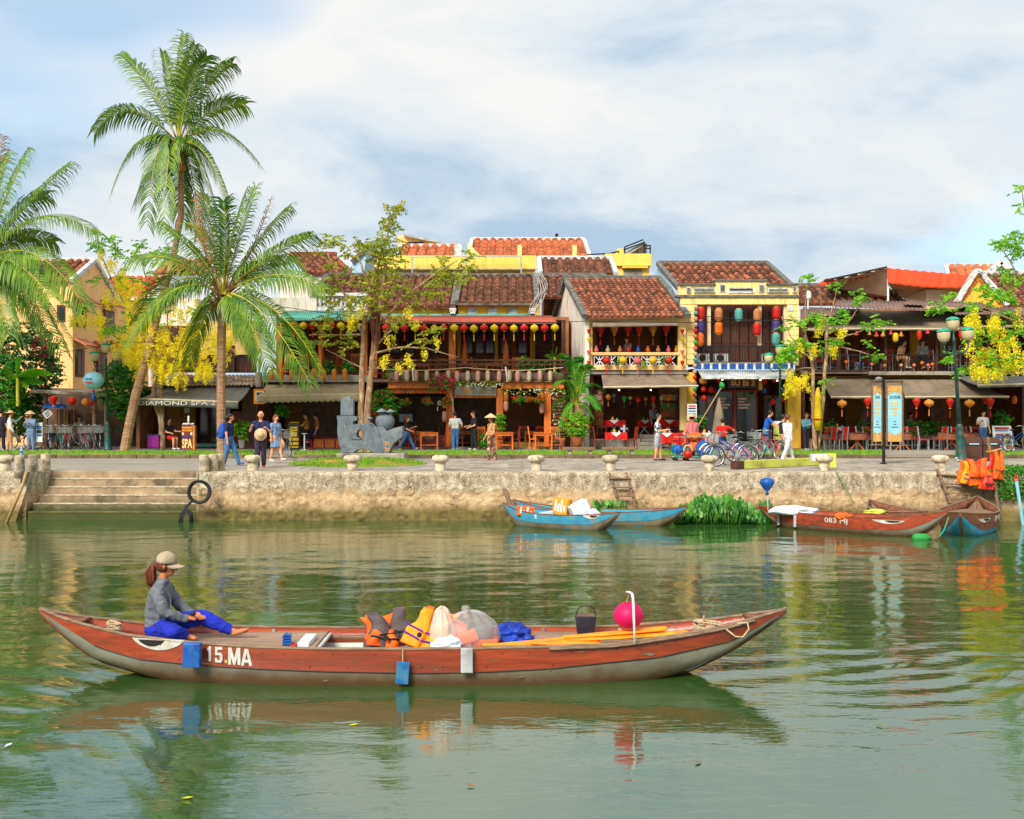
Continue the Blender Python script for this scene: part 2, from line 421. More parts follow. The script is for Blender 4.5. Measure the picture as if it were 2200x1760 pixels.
mat('step_riser',(180,156,120),(134,112,84),sc=3,bump=.4,rough=.9,c3=(96,84,64),sc3=1.5,zst=(.3,.62,(62,70,26),.95))
def wall_material():
 m=bpy.data.materials.new('quay_plaster');m.use_nodes=True
 nt=m.node_tree;N,L=nt.nodes,nt.links;b=N['Principled BSDF']
 g=N.new('ShaderNodeNewGeometry');sp=N.new('ShaderNodeSeparateXYZ');L.new(g.outputs['Position'],sp.inputs[0])
 def nz(scale,det=7,r=0.62,sc=(1,1,1)):
  mp=N.new('ShaderNodeMapping');mp.inputs['Scale'].default_value=sc;L.new(g.outputs['Position'],mp.inputs[0])
  n=N.new('ShaderNodeTexNoise');n.inputs['Scale'].default_value=scale;n.inputs['Detail'].default_value=det;n.inputs['Roughness'].default_value=r
  L.new(mp.outputs[0],n.inputs['Vector']);return n.outputs['Fac']
 def ramp(f,stops):
  r=N.new('ShaderNodeValToRGB');e=r.color_ramp.elements
  while len(e)<len(stops):e.new(0.5)
  for i,(p,c)in enumerate(stops):
   e[i].position=p;e[i].color=(*(lin(c)if max(c)>1 else c),1)
  L.new(f,r.inputs[0]);return r.outputs[0]
 def mixc(f,a,bb):
  x=N.new('ShaderNodeMix');x.data_type='RGBA'
  if isinstance(f,float):x.inputs['Factor'].default_value=f
  else:L.new(f,x.inputs['Factor'])
  for s,k in((a,'A'),(bb,'B')):
   if isinstance(s,tuple):x.inputs[k].default_value=(*s,1)
   else:L.new(s,x.inputs[k])
  return x.outputs['Result']
 def mth(op,a,bb):
  n=N.new('ShaderNodeMath');n.operation=op
  for i,s in enumerate((a,bb)):
   if isinstance(s,(int,float)):n.inputs[i].default_value=s
   else:L.new(s,n.inputs[i])
  return n.outputs[0]
 W=((0,0,0),(1,1,1))
 base=ramp(nz(2.2),[(0.3,(146,118,86)),(0.5,(182,150,112)),(0.7,(206,176,138))])
 base=mixc(ramp(nz(14,5),[(0.5,(0,0,0)),(0.72,(0.55,0.55,0.55))]),base,lin((236,212,168)))
 zz=mth('ADD',sp.outputs[2],mth('MULTIPLY',mth('SUBTRACT',nz(1.7,6),0.5),0.55))
 up=ramp(zz,[(0.76,(0,0,0)),(0.92,(1,1,1))])
 grey=ramp(nz(5,7,0.7,(1,1,0.5)),[(0.36,(100,90,74)),(0.5,(150,138,114)),(0.66,(206,196,170))])
 lich=ramp(nz(24,4,0.6),[(0.5,(0,0,0)),(0.62,(0.7,0.7,0.7))])
 grey=mixc(lich,grey,lin((226,214,184)))
 c=mixc(mth('MULTIPLY',up,0.85),base,grey)
 c=mixc(ramp(nz(3.2,7,.7,(1,1,.35)),[(.52,(0,0,0)),(.68,(.6,.6,.6))]),c,lin((112,96,72)))
 v=N.new('ShaderNodeTexVoronoi');v.feature='DISTANCE_TO_EDGE';v.inputs['Scale'].default_value=1.5
 mpv=N.new('ShaderNodeMapping');L.new(g.outputs['Position'],mpv.inputs[0])
 ad=N.new('ShaderNodeVectorMath');ad.operation='ADD';L.new(mpv.outputs[0],ad.inputs[0])
 n3=N.new('ShaderNodeTexNoise');n3 .inputs['Scale'].default_value=2.5;L.new(g.outputs['Position'],n3 .inputs['Vector']);L.new(n3 .outputs['Color'],ad.inputs[1])
 L.new(ad.outputs[0],v.inputs['Vector'])
 ck=mth('MULTIPLY',ramp(v.outputs['Distance'],[(0.0,(1,1,1)),(0.016,(0,0,0))]),ramp(nz(0.9),[(0.5,(0,0,0)),(0.6,(1,1,1))]))
 c=mixc(mth('MULTIPLY',ck,0.8),c,lin((88,64,40)))
 za=mth('ADD',sp.outputs[2],mth('MULTIPLY',mth('SUBTRACT',nz(1.1,6),0.5),0.4))
 alg=ramp(za,[(0.24,(1,1,1)),(0.5,(0,0,0))])
 algc=ramp(nz(6),[(0.35,(66,64,26)),(0.6,(110,100,46))])
 c=mixc(mth('MULTIPLY',alg,0.88),c,algc)
 L.new(c,b.inputs['Base Color']);b.inputs['Roughness'].default_value=0.9;b.inputs['Specular IOR Level'].default_value=0.25
 bp=N.new('ShaderNodeBump');bp.inputs['Strength'].default_value=0.6;bp.inputs['Distance'].default_value=0.03
 L.new(mth('SUBTRACT',nz(16,6,0.7),ck),bp.inputs['Height']);L.new(bp.outputs[0],b.inputs['Normal'])
 MT['quay_plaster']=m
wall_material()
def water_material():
 m=bpy.data.materials.new('river');m.use_nodes=True
 nt=m.node_tree;N,L=nt.nodes,nt.links;b=N['Principled BSDF']
 g=N.new('ShaderNodeNewGeometry')
 def nz(scale,det,r,sc):
  mp=N.new('ShaderNodeMapping');mp.inputs['Scale'].default_value=sc;L.new(g.outputs['Position'],mp.inputs[0])
  n=N.new('ShaderNodeTexNoise');n.inputs['Scale'].default_value=scale;n.inputs['Detail'].default_value=det;n.inputs['Roughness'].default_value=r
  n.inputs['Distortion'].default_value=0.4
  L.new(mp.outputs[0],n.inputs['Vector']);return n.outputs['Fac']
 r=N.new('ShaderNodeValToRGB');e=r.color_ramp.elements
 e[0].position=0.35;e[0].color=(*lin((44,72,30)),1);e[1].position=0.7;e[1].color=(*lin((54,84,38)),1)
 L.new(nz(0.12,3,0.5,(1,1,1)),r.inputs[0]);L.new(r.outputs[0],b.inputs['Base Color'])
 b.inputs['Roughness'].default_value=0.035
 b.inputs['IOR'].default_value=2.9
 a1=nz(1.6,3,0.5,(0.8,1.6,1));a2=nz(6.5,3,0.55,(0.55,1.7,1))
 ad=N.new('ShaderNodeMath');ad.operation='MULTIPLY_ADD';L.new(a2,ad.inputs[0]);ad.inputs[1].default_value=0.28;L.new(a1,ad.inputs[2])
 bp=N.new('ShaderNodeBump');bp.inputs['Strength'].default_value=1.0;bp.inputs['Distance'].default_value=0.009
 L.new(ad.outputs[0],bp.inputs['Height']);L.new(bp.outputs[0],b.inputs['Normal'])
 MT['river']=m
water_material()
def build_water():
 rs=np.random.RandomState(5)
 ys=[4.0]
 while ys[-1]<33:ys.append(ys[-1]+0.035+0.0055*(ys[-1]-4))
 ys=np.array(ys);nx=520
 s=np.linspace(-1,1,nx)
 Yg,S=np.meshgrid(ys,s,indexing='ij')
 Xg=S*(Yg*0.56+1.5)
 H=np.zeros_like(Xg)
 amp_far=np.clip((Yg-9)/8,0.34,1.15)
 for i in range(46):
  lam=0.32*(1.09**i)*rs.uniform(0.9,1.1)
  if lam>3.4:lam=rs.uniform(0.3,1.2)
  an=rs.normal(PI/2,0.62);k=2*PI/lam
  ph=rs.uniform(0,2*PI)
  a=0.0009*lam**0.95
  env=0.6+0.4*np.sin(Xg*rs.uniform(.1,.5)+rs.uniform(0,6))*np.sin(Yg*rs.uniform(.1,.5)+rs.uniform(0,6))
  H+=a*env*amp_far*np.sin(k*(Xg*math.cos(an)+Yg*math.sin(an))+ph)
 for cx_,cy_,w_,am,lam,an in((-5.0,12.0,2.0,0.010,0.55,1.15),(-5.6,10.6,2.2,0.009,0.7,1.0),(4.4,13.2,2.4,0.008,0.5,1.9),(5.5,11.6,2.2,0.007,0.62,2.0),(-3.8,9.6,1.8,0.007,0.8,1.2)):
  env=np.exp(-(((Xg-cx_)/w_)**2+((Yg-cy_)/(w_*0.75))**2))
  for q in range(5):
   a2=an+rs.normal(0,.28);l2=lam*rs.uniform(.55,1.6)
   H+=am*.42*env*(.5+.5*np.sin(Xg*rs.uniform(.8,2)+rs.uniform(0,6)))*np.sin(2*PI/l2*(Xg*math.cos(a2)+Yg*math.sin(a2)+0.2*np.sin(Xg*1.7+Yg*.8+q)))
 ny=len(ys)
 mb=MB()
 co=np.stack([Xg,Yg,H],-1).reshape(-1,3)
 idx=np.arange(ny*nx).reshape(ny,nx)
 fs=np.stack([idx[:-1,:-1],idx[:-1,1:],idx[1:,1:],idx[1:,:-1]],-1).reshape(-1,4)
 me=bpy.data.meshes.new('river_water')
 me.from_pydata([tuple(c)for c in co.tolist()],[],[tuple(f)for f in fs.tolist()])
 me.polygons.foreach_set('use_smooth',[True]*len(fs))
 me.materials.append(MT['river'])
 o=bpy.data.objects.new('river_water',me);COL.objects.link(o);struct(o)
 b=MB().add([(-90,-40,-0.03),(90,-40,-0.03),(90,33,-0.03),(-90,33,-0.03)],[(0,1,2,3)]).build('river_surface','river')
 struct(b)
build_water()
gr=MB().add([(-900,32.4,GZ-0.02),(900,32.4,GZ-0.02),(900,2500,GZ-0.02),(-900,2500,GZ-0.02)],[(0,1,2,3)]).build('ground','asphalt');struct(gr)
WD=31.0
WX0,WX1=X(424,WD),X(2120,WD)
def relief_wall(name,x0,x1,label):
 nx=int((x1-x0)/0.05);nz_=40
 rs=random.Random(3)
 st=[]
 for row,z in((0,0.84),(1,0.5),(2,0.16)):
  x=x0+rs.uniform(0.1,0.5)
  while x<x1:
   if rs.random()<0.72:st.append((x,z+rs.uniform(-.06,.06),rs.uniform(0.07,0.13),rs.uniform(0.1,0.17)))
   x+=rs.uniform(0.42,0.66)
 st.sort();import bisect
 xs_=[q[0]for q in st]
 def fn(u,v):
  x=x0+u*(x1-x0);z=-0.5+v*(GZ+0.5-.012)
  y=WD-0.12*(1-v)**1.2
  d=0.035*noise.noise(Vector((x*1.3,z*1.6,0)))+0.02*noise.noise(Vector((x*5,z*5,3)))
  if z<0.62+0.1*noise.noise(Vector((x*0.9,0,7))):d+=0.03
  for q in st[max(0,bisect.bisect_left(xs_,x-0.3)):bisect.bisect_right(xs_,x+0.3)]:
   rr=math.hypot((x-q[0])/q[3],(z-q[1])/q[2])
   if rr<1.5:d+=0.05*math.exp(-((rr-0.95)/0.2)**2)*(1 if q[3]>0.12 else-1)
  if v>.99:return(x,WD+.08,GZ+.006)
  return(x,y-d*(1 if v<.95 else.5),z)
 w=thing(name,label,'wall',((x0+x1)/2,WD,0))
 MB().grid(fn,nx,nz_).build('plaster_face','quay_plaster',w,smooth=True)
 MB().box(x0,x1,WD+0.07,WD+1.01,GZ-0.09,GZ+0.005).build('coping','stone',w)
 return w
relief_wall('quay_wall',WX0,WX1,'long weathered stone quay wall with algae along the waterline')
relief_wall('quay_wall',-22,X(60,WD),'short stretch of quay wall beside the foot of the steps, at left edge')
sw=thing('river_steps','worn concrete steps leading down from the promenade into the river','steps',(X(240,WD),WD,0))
nst=6
for k in range(nst):
 z1=GZ-0.005-k*0.225
 y0=WD+0.95-k*0.2
 xl=X(88-k*7,WD)-.3;xr=X(424-0,WD)
 m_=MB()
 def fn(u,v,k=k,z1=z1,y0=y0,xl=xl,xr=xr):
  x=xl+u*(xr-xl)
  e=0.012*noise.noise(Vector((x*4,k*3.1,v)))
  prof=[(y0-0.02,z1-0.24),(y0,z1-0.02),(y0+0.025,z1),(y0+0.3,z1)]
  p=prof[int(round(v*3))]
  return(x,p[0]+e,p[1]+e*0.7)
 m_.grid(fn,90,3);st_=m_.build('step','step_riser',sw,smooth=False)
 if k:MB().grid(lambda u,v:(xl+u*(xr-xl),y0-0.012+v*0.28,z1+0.006+0.006*noise.noise(Vector((u*40,v,k)))),60,1).build('lit_tread','stone_pale' if z1>0.3 else 'quay_plaster',st_,thick=0.03)  # pale stone on the upper treads paints in light caught by step edges
MB().add([(X(92,WD),WD+0.6,GZ),(X(70,WD),WD-0.05,GZ),(X(38,WD),WD-0.35,-0.3),(X(55,WD),WD+0.6,-0.3),(X(60,WD),WD+0.6,GZ),(X(52,WD),WD-0.06,GZ),(X(20,WD),WD-0.36,-0.3),(X(20,WD),WD+0.6,-0.3)],[(0,3,2,1),(4,5,6,7),(0,1,5,4),(1,2,6,5),(0,4,7,3)]).build('cheek_wall','quay_plaster',sw)
MB().box(X(424,WD)-0.01,X(424,WD)+0.02,WD-0.05,WD+0.7,-0.3,GZ-0.01).build('cheek_wall','quay_plaster',sw)
def bank(u,v):
 x=WX1-0.1+u*12;z=-0.4+v*(GZ+0.4)
 return(x,WD-0.35+v*0.5-0.12*noise.noise(Vector((x,z*2,1)))-0.3*(1-v),z)
struct(MB().grid(bank,60,14).build('earth_bank','quay_plaster',smooth=True))
prom=struct(MB().box(-26,26,WD+1.0,40.75,GZ-0.3,GZ).build('promenade','asphalt'))
pv=MB().box(-0.445,0.445,-0.545,0.545,-0.03,0.012).build('paver','paving',prom,bevel=0.012)
pm=pv.data;first=True
for iy in range(8):
 for ix in range(34):
  x=-8.2+ix*0.9+(iy%2)*0.45;y=WD+1.2+iy*1.1
  px=CX+F*x/y
  if 632<px<930 and 33<y<39.5:continue
  if px>1640 and random.random()<0.0:continue
  o=pv if first else pv.copy()
  if not first:COL.objects.link(o)
  first=False
  o.parent=prom;o.location=(x,y,GZ+U(-0.003,0.004));o.rotation_euler=(U(-.004,.004),U(-.004,.004),U(-.01,.01))
KY=40.8
kb=struct(MB().box(-26,26,KY+0.16,KY+0.2,GZ-0.2,GZ+0.05).build('kerb','kerb'))
ks=None
for i in range(52):
 x=-25.5+i
 px=CX+F*x/KY
 if 545<px<632 or 1900<px<2050:continue
 m_=MB().box(-0.49,0.49,KY-0.02,KY+0.18,GZ-0.1,GZ+0.14)
 if ks is None:
  ks=m_.build('kerb_stone','kerb',kb,bevel=0.02);o=ks
 else:
  o=ks.copy();COL.objects.link(o);o.parent=kb
 o.location=(x,U(-.008,.008),U(-.006,.006))
def lawn(name,px0,px1,y0,y1,z,bump=0.05,m='turf',dens=500,seed=1):
 a0,a1=(px0,px1)
 rs=random.Random(seed)
 def P(u,v):
  y=y0+v*(y1-y0);x=X(a0+u*(a1-a0),y)
  e=min(u,1-u,v,1-v)
  return(x,y,z-(0.06 if e<1e-6 else 0)+bump*noise.noise(Vector((x*0.7,y*0.7,seed)))+0.03*noise.noise(Vector((x*4,y*4,seed))))
 o=struct(MB().grid(P,70,16).build(name,m,smooth=True))
 b=MB();area=(X(a1,y1)-X(a0,y1))*(y1-y0)
 for i in range(int(dens*area/6)):
  u,v=rs.random(),rs.random();p=Vector(P(0.001+u*.998,0.001+v*.998))
  if noise.noise(Vector((p.x*0.8,p.y*0.8,seed+9)))<-0.28:continue
  h=rs.uniform(0.04,0.11);an=rs.uniform(0,2*PI);w=Vector((math.cos(an),math.sin(an),0))*0.012
  t=p+Vector((rs.uniform(-.04,.04),rs.uniform(-.04,.04),h))
  b.add([p-w,p+w,t],[(0,1,2)],0,rs.random())
 g=b.build('grass','blade');tag(g,None,None,None,'stuff')
 return o
lawn('lawn',-40,545,KY+0.15,45.6,GZ+0.12,seed=1)
lawn('lawn',632,1900,KY+0.15,46.2,GZ+0.12,seed=2)
lawn('lawn',2050,2260,KY+0.15,45.0,GZ+0.12,seed=3)
def mound(u,v):
 a=u*2*PI;r=v
 x=X(772,36.5)+2.35*r*math.cos(a);y=36.4+2.6*r*math.sin(a)
 return(x,y,GZ+0.17*(1-r**2)+0.008-0.02*r+0.04*noise.noise(Vector((x*1.5,y*1.5,4)))*(1-r**4))
struct(MB().grid(mound,60,16).build('grass_mound','turf_dry',smooth=True))
b=MB();rs=random.Random(8)
for i in range(5200):
 u,v=rs.random(),math.sqrt(rs.random())*0.97;p=Vector(mound(u,v))
 if noise.noise(Vector((p.x*1.1,p.y*1.1,2)))<-0.08:continue
 h=rs.uniform(0.03,0.1);an=rs.uniform(0,2*PI);w=Vector((math.cos(an),math.sin(an),0))*0.012
 b.add([p-w,p+w,p+Vector((rs.uniform(-.04,.04),rs.uniform(-.04,.04),h))],[(0,1,2)],0,rs.random())
tag(b.build('grass','blade'),None,None,None,'stuff')
BD=48.0
def row_mesh(L,r,seed):
 rs=random.Random(seed);m=MB();n=max(4,int(L/0.3));st=L/n
 for j in range(n):
  y0=j*st-0.02;y1=(j+1)*st+0.04
  t=0.5+0.5*rs.uniform(-1,1)
  if rs.random()<0.12:t=1.25
  if j==0:t=0.9
  ra,rb=r*rs.uniform(0.98,1.05),r*0.84
  jx=rs.uniform(-.012,.012)
  vs=[]
  for(yy,rr,dz)in((y0,ra,0.035),(y1,rb,0.0)):
   for k in range(7):
    an=PI*k/6
    vs.append((jx+rr*math.cos(an),yy,rr*0.95*math.sin(an)+dz))
  fs=[(k,k+1,8+k,7+k)for k in range(6)]+[(6,5,4,3,2,1,0)]
  m.add(vs,fs,0,t)
 return m
def tile_roof(parent,xl,xr,De,ze,Dr,zr,dx=0.0,pitch=0.3,m='tile_old',verge='grey_trim',vl=True,vr=True,ridge=True):
 d=Vector((dx,Dr-De,zr-ze));L=d.length;a=d.normalized()
 side=Vector((1,0,0));up=side.cross(a).normalized();side2=a.cross(up)
 off=root_loc(parent)
 nC=max(3,int(L/0.3))
 pan=MB()
 for j in range(nC):
  t0,t1=j/nC,(j+1)/nC
  p=[Vector((xl,De,ze))+d*t0+up*0.03,Vector((xr,De,ze))+d*t0+up*0.03,Vector((xr,De,ze))+d*t1,Vector((xl,De,ze))+d*t1]
  pan.slab(p,0.09,0,U(0.1,0.6))
 o=pan.build('pan_tiles',m,parent);o['kind']='stuff'
 n=int((xr-xl)/pitch);pr=(xr-xl)/n
 R3=Matrix((side2,a,up)).transposed()
 variants=[]
 for k in range(3):
  mb=row_mesh(L,pr*0.36,k+int(xl*10)%17)
  mb.v=[tuple(R3@Vector(v))for v in mb.v]
  me=mb.build('tile_row',m,None)
  variants.append(me.data);bpy.data.objects.remove(me)
 for i in range(n):
  o=bpy.data.objects.new('tile_row',variants[(i*7+i//3)%3]);COL.objects.link(o);o.parent=parent
  o.location=Vector((xl+(i+0.5)*pr,De,ze))+up*0.02-off
 if ridge:
  e0=Vector((xl+dx-0.15,Dr,zr+0.06));e1=Vector((xr+dx+0.15,Dr,zr+0.06))
  MB().bar(e0,e1,0.3,0.22).build('ridge_cap',verge,parent,bevel=0.03)
 for f,xx,s in((vl,xl,-1),(vr,xr,1)):
  if f:
   p0=Vector((xx+s*0.12,De-0.1,ze))+up*0.05;p1=Vector((xx+s*0.12+dx,Dr,zr))+up*0.05
   MB().bar(p0,p1,0.24,0.22).build('verge_cap',verge,parent,bevel=0.03)
def corr(parent,name,m,q,n=40,amp=0.025,kv=2):
 q=[Vector(p)for p in q];nrm=(q[1]-q[0]).cross(q[3]-q[0]).normalized()
 def fn(u,v):
  p=(q[0]*(1-u)+q[1]*u)*(1-v)+(q[3]*(1-u)+q[2]*u)*v
  return p+nrm*amp*math.sin(u*n*2*PI)
 return MB().grid(fn,n*6,kv).build(name,m,parent,smooth=True,thick=0.01)
def awning(parent,m,tl,tr,bl,br,val=0.2,edge='awning_edge',scallop=0,sag=0.06,vm=None,seed=1):
 tl,tr,bl,br=map(Vector,(tl,tr,bl,br))
 def fn(u,v):
  p=(tl*(1-u)+tr*u)*(1-v)+(bl*(1-u)+br*u)*v
  w=0.025*noise.noise(Vector((u*9,v*3,seed)))+0.012*math.sin(u*40+4*noise.noise(Vector((v*3,u*5,seed))))
  return p+Vector((0,0,-sag*math.sin(PI*v)+w*math.sin(PI*min(1,v+.1))))
 o=MB().grid(fn,60,10).build('awning',m,parent,smooth=True,thick=0.012)
 n=scallop or 24
 def vf(u,v):
  p=bl*(1-u)+br*u
  h=val*((0.78+0.22*abs(math.sin(u*n*PI)))if scallop else 1)
  return p+Vector((0,-0.012+0.02*math.sin(u*31)*v,-0.01-h*v))
 if val:MB().grid(vf,n*6,2).build('valance',vm or m,parent,smooth=True,thick=0.01)
 MB().tube([bl,br],0.035,8).build('awning_bar',edge,parent)
 return o
def rail(parent,px0,px1,yt,yb,D,m='iron',step=7,tr=0.03):
 n=max(2,int((px1-px0)/step))
 z0,z1=Z(yb,D),Z(yt,D)
 MB().bar((X(px0,D),D,z1),(X(px1,D),D,z1),tr*2).build('top_rail',m,parent)
 MB().bar((X(px0,D),D,z0),(X(px1,D),D,z0),tr*1.6).build('bottom_rail',m,parent)
 me=None
 for i in range(n+1):
  x=X(px0+(px1-px0)*i/n,D)
  if me is None:
   o=MB().box(-0.013,0.013,-0.013,0.013,0,z1-z0).build('baluster',m,None);me=o.data
  else:
   o=bpy.data.objects.new('baluster',me);COL.objects.link(o)
  o.parent=parent;o.location=Vector((x,D,z0))-root_loc(parent)
def room(parent,x0,x1,yt,yb,D,dep,back='dark_inside',sidem='dark_inside',floor='concrete',ceil='dark_inside'):
 xa,xb,z0,z1=X(x0,D),X(x1,D),Z(yb,D),Z(yt,D)
 MB().box(xa,xb,D+dep,D+dep+0.15,z0,z1).build('back_wall',back,parent)
 MB().box(xa-0.15,xa,D,D+dep+0.15,z0,z1).build('side_wall',sidem,parent)
 MB().box(xb,xb+0.15,D,D+dep+0.15,z0,z1).build('side_wall',sidem,parent)
 MB().box(xa-0.15,xb+0.15,D,D+dep+0.15,z1,z1+0.15).build('inner_ceiling',ceil,parent)
 MB().box(xa-0.15,xb+0.15,D,D+dep+0.15,z0-0.12,z0).build('inner_floor',floor,parent)
def text(parent,s,m,px,py,D,w,h,name='lettering',depth=0.015,rot=None,bold=0.0,center=True):
 cu=bpy.data.curves.new('lettering','FONT');cu.body=s;cu.size=1;cu.extrude=0.5;cu.offset=bold;cu.resolution_u=3
 cu.align_x='CENTER' if center else 'LEFT'
 ob=bpy.data.objects.new('lettering',cu);COL.objects.link(ob)
 dg=bpy.context.evaluated_depsgraph_get();dg.update()
 me=bpy.data.meshes.new_from_object(ob.evaluated_get(dg))
 bpy.data.objects.remove(ob)
 co=np.zeros(len(me.vertices)*3);me.vertices.foreach_get('co',co);co=co.reshape(-1,3)
 mn,mx=co.min(0),co.max(0)
 co[:,0]=(co[:,0]-(mn[0]+mx[0])/2)/(mx[0]-mn[0])*w
 co[:,1]=(co[:,1]-(mn[1]+mx[1])/2)/(mx[1]-mn[1])*h
 co[:,2]=(co[:,2]-mx[2])*depth
 base=at(px,py,D)if not isinstance(px,Vector)else px
 off=root_loc(parent)
 M3=(rot.to_matrix()if rot is not None else Matrix.Rotation(PI/2,3,'X'))
 out=[tuple(M3@Vector(c)+base-off)for c in co.tolist()]
 me.vertices.foreach_set('co',np.array(out).ravel());me.materials.clear();me.materials.append(MT[m])
 o=bpy.data.objects.new(name,me);COL.objects.link(o);o.parent=parent
 return o
LPROT={}
def lantern_proto(kind):
 r=thing('paper_lantern','lantern','lantern')
 b,c,t=MB(),MB(),MB()
 if kind=='round':
  prof=[(0.06,0.16)]+[(0.2*math.cos(a),0.165*math.sin(a))for a in[R(x)for x in(70,50,30,10,-10,-30,-50,-70)]]+[(0.06,-0.16)]
  b.lathe(prof[::-1],(0,0,0),24,lobes=12,la=0.03);c.lathe([(0.065,-0.185),(0.065,-0.155)],n=10);c.lathe([(0.065,0.155),(0.065,0.185)],n=10);tl=(-0.18,-0.62)
 elif kind=='diamond':
  prof=[(0.05,-0.26),(0.07,-0.2),(0.13,-0.06),(0.19,0.08),(0.195,0.14),(0.13,0.2),(0.06,0.22)]
  b.lathe(prof,n=24,lobes=8,la=0.03);c.lathe([(0.055,-0.29),(0.055,-0.25)],n=10);c.lathe([(0.065,0.21),(0.065,0.24)],n=10);tl=(-0.28,-0.72)
 elif kind=='bell':
  prof=[(0.2,-0.16),(0.19,-0.1),(0.12,0.0),(0.1,0.1),(0.05,0.17)]
  b.lathe(prof,n=20,lobes=8,la=0.04);c.lathe([(0.205,-0.18),(0.205,-0.155)],n=16);c.lathe([(0.055,0.165),(0.04,0.2)],n=10);tl=(-0.18,-0.32)
 elif kind=='cyl':
  prof=[(0.12,-0.3),(0.19,-0.24),(0.2,-0.12),(0.2,0.12),(0.19,0.24),(0.12,0.3)]
  b.lathe(prof,n=20,lobes=10,la=0.02);c.lathe([(0.12,-0.32),(0.12,-0.295)],n=12);c.lathe([(0.12,0.295),(0.12,0.33)],n=12);tl=None
 elif kind=='globe':
  b.ell((0,0,0),0.2,20,12);c.lathe([(0.05,0.185),(0.05,0.22)],n=10);tl=None
 b.build('silk_body','silk_red',r,smooth=True);c.build('end_ring','gold_paint',r)
 if tl:
  t.tube([(0,0,tl[0]+0.02),(0,0,tl[0]*0.7+tl[1]*0.3)],0.006,5);t.lathe([(0.012,tl[0]*0.7+tl[1]*0.3),(0.022,tl[0]*0.6+tl[1]*0.4),(0.028,tl[1])],n=8)
  t.build('tassel','silk_red',r)
 return r
def lantern(kind,col,px,py,D,wpx,label,group,hscale=1.0):
 if kind not in LPROT:LPROT[kind]=lantern_proto(kind)
 s=wpx*D/F/0.4
 o=dup(LPROT[kind],at(px,py,D),U(0,6),label,group,(s,s,s*hscale))
 recolour(o,'silk_red','silk_'+col)
 return o
def lantern_row(kind,items,py,D,wpx,where,group,hscale=1.0,jit=1.0):
 cnt={}
 for i,(px,col)in enumerate(items):
  cnt[col]=cnt.get(col,0)+1
 for i,(px,col)in enumerate(items):
  yy=py[i]if isinstance(py,(list,tuple))else py+U(-jit,jit)
  lb=f'{col} {"long " if hscale > 1.2 else ""}lantern, {ORD[i]} from the left {where}' if len(items)>1 else f'{col} lantern {where}'
  lantern(kind,col,px,yy,D,wpx,lb,group,hscale)
t=thing('terrace_house','bright yellow house with roof terrace and orange tiled roofs behind the restaurant','house',(X(1000,64),64,GZ))
MB().pbox(760,549,1152,578,64,0.3).build('parapet_wall','bright_yellow_wall',t)
MB().pbox(740,590,1160,880,66,6).build('wall','bright_yellow_wall',t)
MB().pbox(760,577,1150,579.5,63.8,2.6).build('terrace_ledge','concrete',t)
MB().pbox(765,579.6,1120,592,66.4,0.2).build('shutter_front','dark_wood',t)
for x0,x1 in((760,778),(884,894),(1120,1150)):part(t,'pillar','bright_yellow_wall',x0,579.6,x1,600,64,0.5)
for x0 in(884,1001,1118):part(t,'railing_post','steel',x0,551,x0+3,592,63.4,0.08)
MB().bar(at(880,553,63.45),at(1120,551,63.45),0.05).build('hand_rail','steel',t)
tile_roof(t,X(1012,66),X(1262,66),66,Z(552,66),71,Z(516,71),pitch=0.5,m='tile_orange',verge='white_trim')
tile_roof(t,X(855,66),X(978,66),66,Z(551,66),69,Z(530,69),pitch=0.5,m='tile_orange',verge='white_trim')
MB().prism([(X(1005,65),Z(553,65)),(X(1005,65),Z(521,65)),(X(1036,65),Z(553,65))],65,65.3).build('gable_wall','yellow_wall',t)
for x0 in(1112,1230):part(t,'pillar','yellow_wall',x0,526,x0+9,552,65.4,0.4)
part(t,'door_frame','white_trim',976,526,992,552,65.0,0.3)
t=thing('roof_cabin','small ochre cabin with a low pitched roof above the terrace house','cabin',(X(900,74),74,GZ))
MB().prism([(X(855,74),Z(540,74)),(X(935,74),Z(540,74)),(X(935,74),Z(516,74)),(X(872,74),Z(504,74)),(X(855,74),Z(506,74))],74,78).build('wall','peach_wall',t)
MB().slab([at(868,502.5,73.6),at(948,518,73.6),at(948,521,78),at(868,507,78)],0.15).build('roof','tin_grey',t)
part(t,'window','glass_dark',876,520,911,531,73.95,0.1)
t=thing('yellow_tower','yellow stair tower with a railed outside stair on its roof','building',(X(1330,62),62,GZ))
MB().pbox(1262,552,1395,880,62,5).build('wall','bright_yellow_wall',t)
MB().pbox(1300,545,1399,571,61.8,5.4).build('roof_slab','bright_yellow_wall',t)
part(t,'window_opening','concrete',1340,577,1379,603,61.96,0.1)
part(t,'window_lintel','ochre_wall',1337,569,1392,576,61.7,0.4)
part(t,'stair_block','bright_yellow_wall',1327,534,1339,552,62,1.2)
MB().add([at(1345,546,62),at(1385,522,62),at(1388,522,63),at(1386,546,63)],[(0,1,2,3)]).build('stair_flight','concrete',t,thick=0.2)
for a_,b_ in(((1262,547),(1309,545)),((1309,545),(1330,540)),((1340,537),(1384,521)),((1342,531),(1382,515)),((1384,545),(1384,519)),((1397,548),(1397,527)),((1342,545),(1342,531)),((1384,534),(1397,534)),((1384,528),(1397,528)),((1320,548),(1320,542))):
 MB().bar(at(*a_,61.9),at(*b_,61.9),0.07).build('stair_rail','iron',t)
t=thing('lamp_pole','thin dark pole lamp standing above the orange roof ridge','lamp',at(1195,530,72))
MB().tube([at(1195,540,72),at(1195,506,72)],0.05,6).build('pole','iron',t)
MB().lathe([(0.08,-0.08),(0.13,0),(0.05,0.1)],at(1196,505,72),8).build('lamp_head','iron',t)
t=thing('brown_roof_house','house with a moss-dark double tiled roof between the two terraces','house',(X(1240,56),56,GZ))
